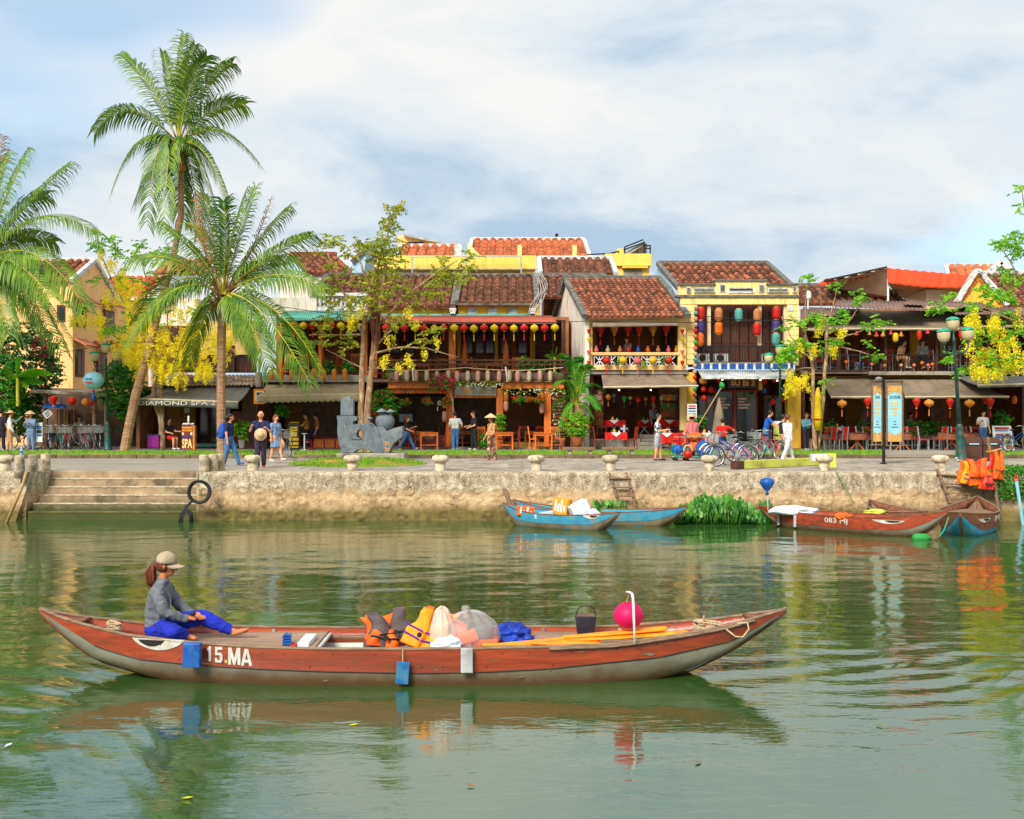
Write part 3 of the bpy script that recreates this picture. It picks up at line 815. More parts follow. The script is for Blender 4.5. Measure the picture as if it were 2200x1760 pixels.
tile_roof(t,X(1166,55),X(1318,55),55,Z(590,55),58,Z(557,58),pitch=0.36,m='tile_brown',verge='white_trim',vl=True)
tile_roof(t,X(1150,53),X(1300,53),53,Z(640,53),55,Z(594,55),pitch=0.36,m='tile_brown',verge='grey_trim')
MB().pbox(1168,592,1300,880,56,4).build('wall','tile_brown',t)
t=thing('blue_gable_house','pale blue gabled house with a red brown tiled roof left of the leafy tree','house',(X(690,60),60,GZ))
tile_roof(t,X(668,58),X(762,58),58,Z(588,58),62,Z(548,62),dx=X(630,62)-X(668,58),pitch=0.3,m='tile_old',verge='tile_old',vr=False)
MB().add([at(668,590,58),at(632,552,62),at(604,592,63)],[(0,1,2)]).build('gable_wall','blue_wall',t,thick=0.15);MB().add([at(668,590.5,58),at(604,592.5,63),at(604,760,63),at(668,760,58)],[(0,1,2,3)]).build('side_wall','white_wall',t,thick=0.15)
MB().pbox(668,588,762,800,58.2,4).build('wall','white_wall',t)
MB().prism([(X(756,57.5),Z(600,57.5)),(X(780,57.5),Z(600,57.5)),(X(790,57.5),Z(528,57.5)),(X(776,57.5),Z(535,57.5)),(X(757,57.5),Z(556,57.5))],57.5,61).build('side_gable','blue_wall',t)
MB().slab([at(752,560,57.3),at(790,523,57.3),at(792,528,62),at(756,564,62)],0.2).build('gable_eave','tin_dark',t)
t=thing('peach_house','peach walled house with shuttered windows and a gable beside the lane, far left','house',(X(120,56),56,GZ))
hx=X(150,54.5)
tile_roof(t,hx-9,hx,54.5,Z(606,54.5),57.5,Z(561,57.5),pitch=0.42,m='tile_old',verge='white_trim')
MB().add([(hx,54.6,0),(hx,54.6,Z(610,54.6)),(hx,57.5,Z(563,57.5)),(hx,60.5,Z(610,54.6)-0.2),(hx,66,Z(640,60)),(hx,66,0)],[(0,1,2,3,4,5)]).build('gable_wall','peach_wall',t,thick=0.2)
MB().bar((hx+0.1,57.5,Z(560,57.5)),(hx+0.1,60.7,Z(610,54.6)-0.2),0.25).build('verge_cap','white_trim',t)
MB().box(hx-9,hx-0.1,54.7,55,0,Z(606,54.5)).build('front_wall','peach_wall',t)
def side_win(y0,y1,pyt,pyb,ym,aw=True):
 zt,zb=Z(pyt,ym),Z(pyb,ym)
 w=MB().box(hx+0.1,hx+0.16,y0,y1,zb,zt).build('window','dark_wood',t)
 MB().box(hx+0.16,hx+0.2,y0+0.1,(y0+y1)/2-0.04,zb+0.1,zt-0.1).build('shutter','shutter_wood',w)
 MB().box(hx+0.16,hx+0.2,(y0+y1)/2+0.04,y1-0.1,zb+0.1,zt-0.1).build('shutter','shutter_wood',w)
 if aw:MB().slab([(hx+0.1,y0-0.3,zt+0.5),(hx+0.1,y1+0.3,zt+0.5),(hx+0.75,y1+0.3,zt+0.15),(hx+0.75,y0-0.3,zt+0.15)],0.08).build('window_awning','tile_orange',t)
side_win(54.9,56.3,658,702,55.5);side_win(58.6,60.2,668,716,59.5);side_win(54.9,56.0,752,810,55.5);side_win(57.6,58.8,757,815,58.2);side_win(60.0,61.4,756,812,60.7)
for k,(px_,py0,py1)in enumerate(((106,745,797),(130,655,690))):
 w=part(t,'window','dark_wood',px_-8,py0,px_+8,py1,54.62,0.08);part(w,'pane','glass_dark',px_-5,py0+4,px_+5,py1-4,54.58,0.03)
part(t,'wall_box','white_trim',166,705,178,727,56,0.3)
t=thing('red_roof_house','white house with bright red tiled roof and wooden balcony door, behind yellow blossom','house',(X(250,68),68,GZ))
tile_roof(t,X(192,66),X(318,66),66,Z(640,66),70,Z(597,70),pitch=0.45,m='tile_red',verge='white_trim')
MB().pbox(196,640,420,880,66.4,6).build('wall','white_wall',t)
part(t,'eave_board','white_trim',190,638,320,645,65.8,0.5)
w=part(t,'balcony_door','orange_wood',216,658,248,724,66.3,0.1)
for x0 in(219,234):
 for y0 in(662,684):part(w,'pane','blue_wall',x0,y0,x0+10,y0+17,66.26,0.04)
part(t,'balcony_slab','white_trim',196,727,290,742,65.6,0.8)
tile_roof(t,X(330,66),X(440,66),66,Z(590,66),69,Z(560,69),pitch=0.45,m='tile_orange',verge='white_trim')
MB().bar(at(191,612,66),at(191,570,66),0.05).build('antenna','iron',t)
t=thing('hire_shelter','open dark shelter with tin roof and timber posts behind the bicycles','shelter',(X(150,50),50,GZ))
MB().slab([at(66,838,47.2),at(232,846,47.2),at(236,838,51),at(80,832,51)],0.12).build('roof','tin_rust',t)
MB().slab([at(66,842,47.25),at(232,850,47.25),at(236,850,51),at(80,842,51)],0.06).build('roof_board','tin_dark',t)
for px_ in(98,203,228):MB().tube([at(px_,846,47.6),at(px_+U(-2,2),962,47.6)],0.1,8).build('post','grey_wood',t)
MB().box(X(60,52),X(330,52),52,52.2,GZ,Z(846,52)).build('back_wall','black_inside',t)
for i,px_ in enumerate((118,124,130,136,142,150,156)):MB().pbox(px_,880,px_+4.5,955,51.8,0.1).build('wall_plank',['inside_ochre','grey_wood','dark_wood'][i%3],t)
MB().ell(at(192,905,51.5),(0.3,0.06,0.42),16,8).build('hung_basket','grey_wood',t)
lantern_row('diamond',[(115,'red')],860,47.0,17,'with a pointed base under the hire shelter roof','lanterns at the hire shelter')
lantern_row('globe',[(155,'red')],862,47.0,17,'like a ball under the middle of the hire shelter roof','lanterns at the hire shelter')
lantern_row('globe',[(183,'amber')],865,47.0,16,'under the hire shelter roof','lanterns at the hire shelter')
lantern_row('diamond',[(196,'red')],867,47.1,11,'smallest one at the right end of the hire shelter','lanterns at the hire shelter')
for i,px_ in enumerate((103,118,132)):
 u=thing('folded_umbrella',f'dark blue umbrella, {ORD[i]} from the left under the hire shelter roof','umbrella',at(px_,872,47.4),'umbrellas under the shelter')
 MB().lathe([(0.24,-0.1),(0.2,0.0),(0.02,0.1)],at(px_,872,47.4),8,lobes=8,la=0.0).build('canopy','silk_blue',u);MB().tube([at(px_,872,47.4)+Vector((0,0,.1)),at(px_,862,47.4)],0.01,5).build('shaft','iron',u)
D_=BD
t=thing('spa_house','low dark spa shopfront under a grey lettered awning and rusty tin roof','shop',(X(420,D_),D_,GZ))
room(t,300,545,838,966,D_+0.3,4,'dark_inside','dark_inside','concrete')
part(t,'inner_panel','inside_ochre',352,866,420,962,D_+2,0.15)
for x0 in(356,388):part(t,'panel_frame','dark_wood',x0,866,x0+2,962,D_+1.94,0.06)
part(t,'notice','tin_grey',396,876,408,888,D_+1.95,0.03)
for k,x0 in enumerate((428,452,476)):
 w=part(t,'glass_door','dark_wood',x0,872,x0+21,958,D_+2.4,0.1);part(w,'pane','glass_dark',x0+3,876,x0+18,952,D_+2.36,0.05)
part(t,'door_sill','tin_teal',420,953,512,960,D_+0.9,0.5)
part(t,'corner_post','dark_wood',520,838,548,964,D_+0.2,0.4)
part(t,'mirror_frame','dark_red_wood',500,884,522,955,D_+1.0,0.12)
awning(t,'awning_grey',at(345,826,D_+0.1),at(543,824,D_+0.1),at(300,857,D_-2),at(512,864,D_-2),0.27,sag=0.12,seed=3)
text(t,'DIAMOND SPA 2','letter_white',380,866.3,D_-2.06,3.25,0.17)
corr(t,'tin_roof','tin_rust',[at(335,829,D_-0.4),at(548,827,D_-0.4),at(548,806,D_+1.6),at(335,806,D_+1.6)],26)
for i in range(7):
 a_=U(345,520);MB().bar(at(a_,U(808,822),D_+U(-.2,.6)),at(a_+U(20,60),U(808,822),D_+U(-.2,.6)),0.12,0.03).build('loose_plank','grey_wood',t)
MB().pbox(340,700,548,800,D_+3.2,0.3).build('upper_wall','shutter_wood',t)
MB().pbox(430,690,560,762,D_+3.0,0.15).build('upper_wall','yellow_wall',t)
rail(t,432,548,767,800,D_+1.4,'iron',5.5)
part(t,'upper_door','dark_wood',476,742,504,800,D_+2.95,0.05)
MB().tube([at(556,800,D_-.2),at(556,832,D_-.2)],0.16,10).build('drain_pipe','concrete',t)
t=thing('cafe_house','cafe with beige scalloped awning, planted balcony and teal tin roof','shop',(X(660,D_),D_,GZ))
room(t,549,790,822,964,D_+0.3,4.5,'dark_inside','dark_inside','concrete')
for x0,x1,m_ in((556,600,'dark_wood'),(612,650,'inside_ochre'),(650,735,'black_inside')):part(t,'inner_panel',m_,x0,845,x1,940,D_+3.6,0.15)
c_=part(t,'counter','dark_red_wood',672,940,745,965,D_+0.5,0.5)
for x0 in(674,698,722):part(c_,'counter_panel','orange_wood',x0,944,x0+21,962,D_+0.46,0.05)
awning(t,'awning_beige',at(575,822,D_+0.1),at(771,820,D_+0.1),at(553,851,D_-1.8),at(771,847,D_-1.8),0.3,scallop=18,seed=5)
part(t,'gutter_ledge','concrete',565,806,790,821,D_-0.3,0.6)
MB().pbox(565,806,790,809,D_-0.2,6).build('balcony_floor','concrete',t)
room(t,600,800,690,806,D_+2.2,3,'warm_inside','warm_inside','grey_wood','warm_inside')
part(t,'upper_panel','inside_ochre',635,705,680,790,D_+5.0,0.1)
for x0 in(598,684,782):part(t,'veranda_post','orange_wood',x0,692,x0+7,806,D_-0.1,0.2)
corr(t,'tin_roof','tin_teal',[at(600,689,D_-1.2),at(742,687,D_-1.2),at(742,668,D_+1),at(608,668,D_+1)],34)
corr(t,'tin_roof','tin_teal',[at(742,687,D_-1.25),at(800,686,D_-1.25),at(800,669,D_+1),at(742,669,D_+1)],14)
part(t,'roof_wall','white_wall',580,640,680,672,D_+1.4,0.3)
part(t,'balustrade_rail','white_trim',682,629,792,636,D_+1.3,0.3)
part(t,'balustrade_base','white_trim',682,659,792,668,D_+1.3,0.3)
bal=MB().lathe([(0.06,0),(0.09,0.05),(0.05,0.12),(0.1,0.22),(0.05,0.36),(0.07,0.46)],(0,0,0),10).build('baluster','white_trim',None,smooth=True);bm_=bal.data;bpy.data.objects.remove(bal)
for i in range(12):
 o=bpy.data.objects.new('baluster',bm_);COL.objects.link(o);o.parent=t;o.location=at(688+i*9,659,D_+1.45)-root_loc(t)
MB().tube([at(565,803,D_-.3),at(800,799,D_-.3)],0.03,6).build('hand_rail','iron',t)
lantern_row('round',[(633,'red'),(652,'yellow'),(672,'red'),(712,'red'),(732,'yellow'),(754,'red')],700,D_-1.3,17,'under the teal tin roof','silk lanterns along the verandas')
lantern_row('cyl',[(583,'amber'),(604,'amber'),(627,'amber'),(651,'amber'),(674,'amber'),(695,'amber'),(718,'amber'),(741,'amber')],805,D_-0.75,11,'along the cafe gutter ledge','long lanterns along the balconies',1.35)
s_=thing('hanging_sign','orange framed shop sign hanging beside the beige awning','sign',at(556,852,D_-1.2))
part(s_,'sign_board','sign_orange',545,836,568,868,D_-1.2,0.12);part(s_,'sign_face','screen_white',549,841,566,861,D_-1.24,0.03)
for k,(x0,y0,x1,y1)in enumerate(((551,843,556,852),(557,843,563,847),(557,849,560,853),(551,855,562,858))):part(s_,'sign_mark','ink_dark',x0,y0,x1,y1,D_-1.26,0.015)
t=thing('veranda_restaurant','wide two-storey restaurant with orange timber posts, balcony and brown tiled roofs','restaurant',(X(1000,D_),D_,GZ))
FY=964
room(t,800,1225,822,FY,D_+0.4,5,'black_inside','dark_inside','concrete','black_inside')
for x0,x1 in((789,797),(958,974),(1066,1081),(1169,1184)):part(t,'post','orange_wood',x0,834,x1,FY,D_-0.1,0.3,bevel=0.02)
for x0,x1 in((833,975),(1076,1212)):part(t,'fascia_beam','orange_wood',x0,821,x1,835,D_-0.25,0.2,bevel=0.02)
part(t,'fascia_beam','orange_wood',974.5,850,1066,855,D_-0.05,0.2)
s_=part(t,'sign_board','concrete',976,829,1066,850,D_-0.2,0.1)
text(s_,'27','sign_orange',1001,841,D_-0.22,0.36,0.27,bold=0.02)
part(s_,'sign_mark','tin_rust',1030,836,1052,838.5,D_-0.22,0.015);part(s_,'sign_mark','tin_rust',1030,842,1046,844,D_-0.22,0.015)
sl0=MB().pbox(0,0,2.2,10,D_,0.03);
for i in range(31):part(t,'valance_slat','orange_wood',838+i*4,836,840.2+i*4,845+(i%2),D_-0.15,0.03)
part(t,'low_wall','red_inside',800,935,960,962,D_+0.1,0.15);part(t,'low_wall','inside_ochre',1081,950,1170,962,D_+0.1,0.15)
part(t,'plinth','concrete',798,961,1225,969,D_-0.3,0.6)
for x0,x1,m_ in((984,1064,'black_inside'),(1085,1165,'dark_inside'),(815,955,'black_inside')):part(t,'inner_panel',m_,x0,852,x1,955,D_+4.6,0.1)
part(t,'wall_chart','blue_wall',858,890,886,906,D_+2.5,0.04)
text(t,'e','letter_white',944,866,D_+0.2,0.17,0.2);text(t,'l','letter_white',940,878,D_+0.2,0.03,0.2)
MB().pbox(1186,840,1213,FY,D_+0.1,0.15).build('side_screen','dark_wood',t)
for i in range(16):part(t,'screen_slat','dark_red_wood' if i%2 else 'grey_wood',1187,842+i*7.5,1212,845+i*7.5,D_+0.04,0.05)
MB().pbox(800,815,1215,821,D_-0.4,6).build('balcony_floor','grey_wood',t)
for i in range(8):part(t,'fascia_plank',['tin_dark','dark_wood','shutter_wood'][i%3],835+i*47,801,881+i*47,815+(i%2),D_-0.45-0.004*(i%2),0.06)
rail(t,800,1215,774,802,D_-0.35,'dark_wood',11,0.035)
part(t,'mid_rail','dark_wood',800,782,1213,784.5,D_-0.33,0.05)
MB().tube([at(790+420*k/20,790+6*math.sin(PI*(k%10)/10),D_-0.55)for k in range(21)],0.022,6).build('rope_rail','rope',t)
for a_,b_ in(((886,790),(888,818)),((1086,788),(1090,820))):MB().bar(at(*a_,D_-0.56),at(*b_,D_-0.56),0.05).build('white_stay','white_paint',t)
room(t,790,1215,688,812,D_+2.4,3,'warm_inside','warm_inside','grey_wood','warm_inside')
for x0,x1,m_ in((964,979,'orange_wood'),(1206,1213,'dark_wood'),(802,810,'orange_wood'),(1186,1190,'iron')):part(t,'veranda_post',m_,x0,690,x1,812,D_-0.1,0.2)
for x0,x1 in((982,990),(1063,1070),(1139,1150),(905,912)):part(t,'door_jamb','ochre_wall',x0,696,x1,775,D_+4.9,0.2)
for x0 in(996,1020,1042,840,870,925,1075,1112):
 w=part(t,'veranda_window','shutter_wood',x0,708,x0+21,762,D_+5.2,0.1);part(w,'pane','glass_dark',x0+3,712,x0+18,734,D_+5.16,0.04);part(w,'pane','glass_dark',x0+3,737,x0+18,758,D_+5.16,0.04)
for i in range(9):part(t,'screen_slat','dark_wood',1152,706+i*7,1184,711+i*7,D_+4.6,0.04)
corr(t,'tin_roof','tin_red',[at(795,693,D_-1.3),at(1196,692,D_-1.3),at(1186,678,D_+2.1),at(800,678,D_+2.1)],80,0.02)
part(t,'roof_edge','tin_dark',795,693.5,1196,696,D_-1.25,0.06)
part(t,'green_trim','tin_teal',790,675,1150,679,D_+2.0,0.2)
part(t,'clerestory_wall','ochre_wall',984,648,1146,676,D_+2.3,0.2);part(t,'clerestory_wall','ochre_wall',790,655,975,677,D_+2.3,0.2)
for x0 in(1005,1049,1093):part(t,'vent_panel','white_trim',x0,660,x0+19,675,D_+2.25,0.06)
tile_roof(t,X(986,50),X(1148,50),50,Z(652,50),54.5,Z(595,54.5),pitch=0.36,m='tile_brown',verge='grey_trim')
tile_roof(t,X(672,50),X(968,50),50,Z(660,50),54.5,Z(594,54.5),pitch=0.36,m='tile_brown',verge='grey_trim')
MB().bar(at(986,654,49.95),at(1150,654,49.95),0.2,0.1).build('eave_board','grey_trim',t)
for x0 in(965,1137):
 for k in range(3):part(t,'corbel','white_trim',x0+k,662+k*4.2,x0+15-k,665.6+k*4.2,D_+1.9,0.4)
MB().pbox(680,655,1146,690,D_+2.6,4).build('inner_wall','dark_inside',t)
RL=[829,849,869,892,911,933,953,976,997,1018,1040,1062,1083,1104,1126,1148,1170,1192]
lantern_row('round',[(p,'red' if i%2==0 else 'yellow')for i,p in enumerate(RL)],705,D_-1.35,17.5,'under the long red tin roof','silk lanterns along the verandas')
lantern_row('cyl',[(p,'beige' if i%2 else 'rose')for i,p in enumerate((852,874,894,917,939,963,982,1005,1027,1048,1072,1094,1112,1137,1160,1182))],808,D_-0.7,10,'along the planked balcony edge','long lanterns along the balconies',1.4)
for i,(p,y,c_)in enumerate(((955,866,'amber'),(955,895,'rose'),(1087,852,'amber'),(1087,872,'rose'),(1164,853,'amber'),(1164,877,'rose'))):
 lantern('cyl',c_,p,y,D_-0.25,10.5,['upper amber lantern','lower pale rose lantern',][i%2]+f' hanging beside the {["second", "third", "fourth"][i // 2]} orange post from the left','post lanterns',1.3)
t=thing('lattice_house','cream house with steep terracotta roof and white lattice balcony','house',(X(1365,D_),D_,GZ))
dxs=-0.62
tile_roof(t,X(1262,47.3),X(1472,47.3),47.3,Z(682,47.3),52,Z(600,52),dx=dxs,pitch=0.235,m='tile_old')
xa,xb=X(1262,D_),X(1474,D_)
gx=lambda y:xa+dxs*(y-47.3)/4.7
zE=Z(684,47.3)
MB().add([(gx(47.6),47.6,GZ),(gx(47.6),47.6,zE),(gx(52),52,Z(602,52)),(gx(56.6),56.6,zE),(gx(56.6),56.6,GZ)],[(0,1,2,3,4)]).build('gable_wall','white_wall',t,thick=0.2)
MB().bar((gx(52)-0.12,52,Z(599,52)),(gx(56.8)-0.12,56.8,zE-0.1),0.3).build('verge_cap','grey_trim',t)
tile_roof(t,gx(56.8),gx(56.8)+4.5,56.8,zE-0.2,52.05,Z(600,52)-0.02,dx=-dxs,pitch=0.6,m='tile_old',vl=False,vr=False,ridge=False)
room(t,1280,1458,690,796,D_+1.2,2.5,'dark_inside','dark_inside','grey_wood')
for x0 in(1290,1420):
 w=part(t,'balcony_shutter','shutter_wood',x0,706,x0+20,790,D_+3.6,0.08);part(w,'shutter_panel','dark_wood',x0+3,712,x0+17,745,D_+3.55,0.05)
part(t,'top_beam','yellow_wall',1259,683,1476,691,D_-0.25,0.35,bevel=0.02)
for x0,x1 in((1259,1273),(1457,1474)):part(t,'column','yellow_wall',x0,691,x1,797,D_-0.2,0.3,bevel=0.02)
part(t,'sill_beam','peach_wall',1270,757,1460,763,D_-0.24,0.3,bevel=0.015)
part(t,'floor_beam','peach_wall',1258,786,1475,795,D_-0.26,0.35,bevel=0.015)
part(t,'floor_slab','concrete',1256,796,1478,804,D_-0.15,0.6)
for i in range(7):
 x0=1276+i*25.5;fr=part(t,'lattice_panel','white_paint',x0,764,x0+1.5,786,D_-0.16,0.06)
 for a_,b_ in(((x0,764.5),(x0+24,764.5)),((x0+2,785),(x0+12,775)),((x0+12,775),(x0+22,785)),((x0+2,765),(x0+12,775)),((x0+12,775),(x0+22,765)),((x0+12,765),(x0+12,785)),((x0,785),(x0+24,785))):
  MB().bar(at(*a_,D_-0.13),at(*b_,D_-0.13),0.05,0.035).build('lattice_bar','white_paint',fr)
MB().slab([at(1273,694,D_-0.4),at(1456,694,D_-0.4),at(1456,700,D_-1.0),at(1273,703,D_-1.0)],0.05).build('rolled_awning','awning_tan',t)
lantern_row('diamond',[(1290,'red'),(1320,'amber'),(1349,'red'),(1373,'red'),(1403,'amber'),(1431,'red')],709,D_+0.3,18,'inside the lattice balcony opening','lanterns in the lattice balcony')
lantern_row('round',[(1303,'red'),(1338,'yellow'),(1370,'pink'),(1403,'yellow'),(1436,'red')],775,D_-0.5,18,'on the white lattice balcony front','lanterns on the lattice',1.05)
for nm,px_ in(('left',1265.5),('right',1466)):
 for i,(py_,c_)in enumerate(((712,'red'),(730,'yellow'),(757,'pink'),(780,'red'))):
  lantern('diamond',c_,px_,py_,D_-0.45,9.5,f'small {c_} lantern, {ORD[i]} from the top on the {nm} column of the lattice balcony','column lanterns')
VZ=[(1281,'pink'),(1306,'cream'),(1332,'tan'),(1351,'red'),(1371,'blue'),(1392,'orange'),(1414,'tan'),(1436,'pink'),(1453,'amber')]
for i,(px_,c_)in enumerate(VZ):
 o=MB().lathe([(0.05,0),(0.09,0.05),(0.1,0.12),(0.05,0.2),(0.035,0.24),(0.06,0.28)],at(px_,757,D_-0.1),12).build('vase','silk_'+c_,smooth=True)
 tag(o,f'small {c_} vase, {ORD[i]} from the left on the lattice balcony sill','vase','vases on the balcony sill')
room(t,1275,1476,806,955,D_+0.6,4.5,'dark_inside','warm_inside','concrete','warm_inside')
part(t,'shelf_wall','red_inside',1272,838,1296,935,D_+0.55,0.2);part(t,'shelf_wall','red_inside',1416,838,1456,925,D_+0.9,0.2)
for x0,x1,D2 in((1273,1295,D_+0.5),(1418,1454,D_+0.85)):
 for i in range(4):part(t,'framed_picture',['awning_beige','leaf_mid','cloth_brown','inside_ochre'][i],x0+2,848+i*18,x1-3,860+i*18,D2,0.05)
part(t,'column','yellow_wall',1461,832,1476,925,D_-0.1,0.3,bevel=0.02);part(t,'column_base','dark_red_wood',1460,925,1477,964,D_-0.11,0.32)
part(t,'plinth','concrete',1262,943,1375,966,D_+0.2,0.5)
for k in range(4):part(t,'entry_step','concrete',1375,934+k*8,1422,941+k*8,D_+0.5-k*0.18,0.8)
awning(t,'awning_tan',at(1292,803,D_+0.05),at(1464,803,D_+0.05),at(1296,832,D_-2),at(1500,829,D_-2),0.05,seed=9)
LG=[('round',1307,853,13,'amber'),('diamond',1341,857,11,'green'),('round',1354,855,9,'cream'),('round',1370,858,13,'red'),('round',1387,857,9,'tan'),('diamond',1403,858,12,'red'),('round',1436,855,13,'orange'),('round',1289,846,10,'rose'),('round',1319,850,9,'teal'),('round',1421,855,9,'beige'),('round',1453,848,8,'purple')]
LG.sort(key=lambda q:q[1])
for i,(k_,px_,py_,w_,c_)in enumerate(LG):lantern(k_,c_,px_,py_,D_-0.6,w_,f'{c_} lantern, {ORD[i]} from the left below the plain tan awning of the lattice house','lanterns below the tan awning')
t=thing('parapet_shop','narrow yellow shop with decorated parapet, dark shutters and blue tile canopy','shop',(X(1587,D_),D_,GZ))
tile_roof(t,X(1462,51),X(1700,51),51,Z(622,51),54.5,Z(568,54.5),dx=-0.45,pitch=0.34,m='tile_old')
MB().add([(X(1452,51),50.9,Z(624,51)),(X(1462,51)-0.45,54.5,Z(570,54.5)),(X(1462,51)-0.9,58,Z(624,51)),(X(1462,51)-0.9,58,GZ),(X(1452,51),50.9,GZ)],[(0,1,2,3,4)]).build('gable_wall','blue_wall',t,thick=0.2)
part(t,'parapet','yellow_wall',1458,611,1540,634,D_,0.35,bevel=0.01);part(t,'parapet','yellow_wall',1645,611,1716,634,D_,0.35,bevel=0.01)
for x0,y0,x1,y1 in((1537,603,1648,618),(1537,629.5,1648,634),(1537,618,1567,629.5),(1619,618,1648,629.5)):part(t,'parapet_centre','yellow_wall',x0,y0,x1,y1,D_-0.06,0.4)
for x0,y0,x1,y1 in((1458,609,1538,612),(1646,609,1716,612),(1535,600,1650,604),(1454,633.5,1720,638.5)):part(t,'cornice','grey_trim',x0,y0,x1,y1,D_-0.14,0.5,bevel=0.01)
for x0,y0,x1,y1 in((1491,618,1536,628),(1650,619,1694,628),(1546,611,1559,628),(1630,611,1643,628),(1475,616,1484,628),(1703,615,1712,628)):
 w=part(t,'parapet_panel','white_trim',x0,y0,x1,y1,D_-0.1,0.06);part(w,'panel_face','grey_trim',x0+2,y0+2,x1-2,y1-2,D_-0.12,0.03)
for x0,y0,x1,y1 in((1566,618.5,1621,620),(1566,628,1621,629.8),(1566,620,1568.5,628),(1618,620,1621,628)):part(t,'slot_frame','white_trim',x0,y0,x1,y1,D_-0.1,0.1)
part(t,'lintel','yellow_wall',1462,638.5,1716,654,D_-0.05,0.5,bevel=0.01)
for x0,x1 in((1462,1492),(1691,1716)):
 pl=part(t,'pillar','yellow_wall',x0,654,x1,783,D_-0.02,0.5)
 for i in range(9):part(pl,'pillar_joint','awning_beige',x0+1,668+i*13,x1-1,668.8+i*13,D_-0.028,0.02)
 part(pl,'capital','white_trim',x0+3,656,x0+13,668,D_-0.06,0.05)
for x0 in(1520,1629,1684):part(t,'slim_column','cream_paint',x0,656,x0+7,745,D_+0.1,0.2)
MB().pbox(1492,654,1692,790,D_+1.3,0.3).build('upper_wall','shutter_wood',t)
for x0,x1,n_ in((1495,1518,2),(1530,1628,5),(1638,1683,3)):
 w_=(x1-x0)/n_
 for k in range(n_):
  a_=x0+k*w_+1;w=part(t,'shutter','shutter_wood',a_,668,a_+w_-2,778,D_+1.18,0.1)
  for y0,y1 in((672,700),(704,738),(742,774)):part(w,'shutter_panel','dark_wood',a_+2.5,y0,a_+w_-4.5,y1,D_+1.15,0.05)
MB().pbox(1492,779,1716,785,D_-0.3,1.8).build('balcony_floor','concrete',t)
rail(t,1495,1700,744,779,D_-0.1,'iron',5)
for x0,x1 in((1498,1526),(1535,1566),(1637,1660)):
 a_=thing('air_conditioner',f'white air conditioner box, {ORD[[1498, 1535, 1637].index(x0)]} from the left behind the iron balcony rail','air conditioner',at(x0,779,D_+0.1),'air conditioners on the balcony')
 part(a_,'case','white_trim',x0,760,x1,778,D_+0.1,0.3,bevel=0.02);MB().lathe([(0.15,0),(0.15,0.02),(0.03,0.03)],at((x0+x1)/2-3,769,D_+0.1),18,M3=Matrix.Rotation(PI/2,3,'X')).build('fan_grille','iron',a_)
for i in range(34):
 a_=at(1497+i*6.2,793,D_-0.9);b_=at(1497+i*6.2,783,D_-0.35)
 MB().tube([a_,b_],0.055,6).build('canopy_tile',['silk_blue','white_trim'][(i%3)==2],t)
MB().slab([at(1494,794,D_-0.92),at(1708,794,D_-0.92),at(1708,784.5,D_-0.32),at(1494,784.5,D_-0.32)],0.04).build('canopy_bed','blue_wall',t)
corr(t,'tin_canopy','tin_grey',[at(1508,812,D_-2),at(1700,812,D_-2),at(1706,795,D_-0.8),at(1498,795,D_-0.8)],40,0.018)
part(t,'canopy_edge','white_trim',1508,811,1700,814.5,D_-2.02,0.05)
room(t,1492,1692,800,962,D_+1.0,3.5,'dark_inside','dark_inside','concrete')
part(t,'pillar','ochre_wall',1692,812,1721,964,D_-0.05,0.5,bevel=0.02);part(t,'pillar','ochre_wall',1474,800,1494,964,D_-0.05,0.5);part(t,'inner_pillar','ochre_wall',1630,808,1638,838,D_+0.6,0.2)
s_=part(t,'sign_board','sign_black',1564,811,1629,834,D_-1.5,0.1)
text(s_,'SU Bi 3','sign_orange',1596,823,D_-1.53,1.0,0.25,bold=0.03)
for i,(x0,x1)in enumerate(((1538,1574),(1582,1624))):
 w=part(t,'glass_door','dark_red_wood',x0-3,838,x1+3,958,D_+0.7,0.12);part(w,'pane','glass_dark',x0+1,842,x1-1,952,D_+0.66,0.05)
 for k in range(5-i):part(w,'pane_lettering','ink_pink',x0+4+(i==0)*k*1.5,855+k*6.5,x0+[22,18,30,26,14][k],858.5+k*6.5,D_+0.64,0.012)
part(t,'door_post','dark_red_wood',1576,838,1581,958,D_+0.6,0.15)
for x0 in(1500,1518,1642,1664):
 w=part(t,'side_window','shutter_wood',x0,850,x0+17,958,D_+0.75,0.1);part(w,'pane','glass_dark',x0+3,855,x0+14,925,D_+0.72,0.04)
CL=[(1506,674,'red','top'),(1505,702,'purple','middle'),(1504,730,'orange','bottom'),(1544,676,'tan','top'),(1544,706,'orange','bottom'),(1587,677,'teal','single'),(1627,678,'tan','top'),(1626,708,'red','bottom'),(1668,673,'red','top'),(1667,701,'purple','middle'),(1667,729,'teal','bottom')]
colno={1506:0,1505:0,1504:0,1544:1,1587:2,1627:3,1626:3,1668:4,1667:4}
for px_,py_,c_,w_ in CL:lantern('cyl',c_,px_,py_,D_-0.25,17,f'{c_} barrel lantern, {w_} of the {ORD[colno[px_]]} column above the iron balcony','barrel lanterns of the yellow shop',1.02)
GL=[(1511,818,17,'amber','large'),(1512,837,12,'red',''),(1528,838,13,'red',''),(1513,856,12,'red',''),(1544,816,12,'red',''),(1546,838,11,'blue',''),(1641,820,12,'red',''),(1642,840,11,'blue',''),(1661,864,12,'red',''),(1681,859,11,'red',''),(1662,817,10,'red',''),(1679,838,10,'blue','')]
GL.sort(key=lambda q:(q[0],q[1]))
for i,(px_,py_,w_,c_,b_)in enumerate(GL):lantern('globe',c_,px_,py_,D_-0.7+0.1*(i%3),w_,f'{c_} ball lantern, {ORD[i]} from the left below the tin canopy of the yellow shop','ball lanterns of the yellow shop')
st=thing('lantern_string','long string of small mixed lanterns hanging down the left pillar of the yellow shop','lantern string',at(1495,655,D_-0.5))
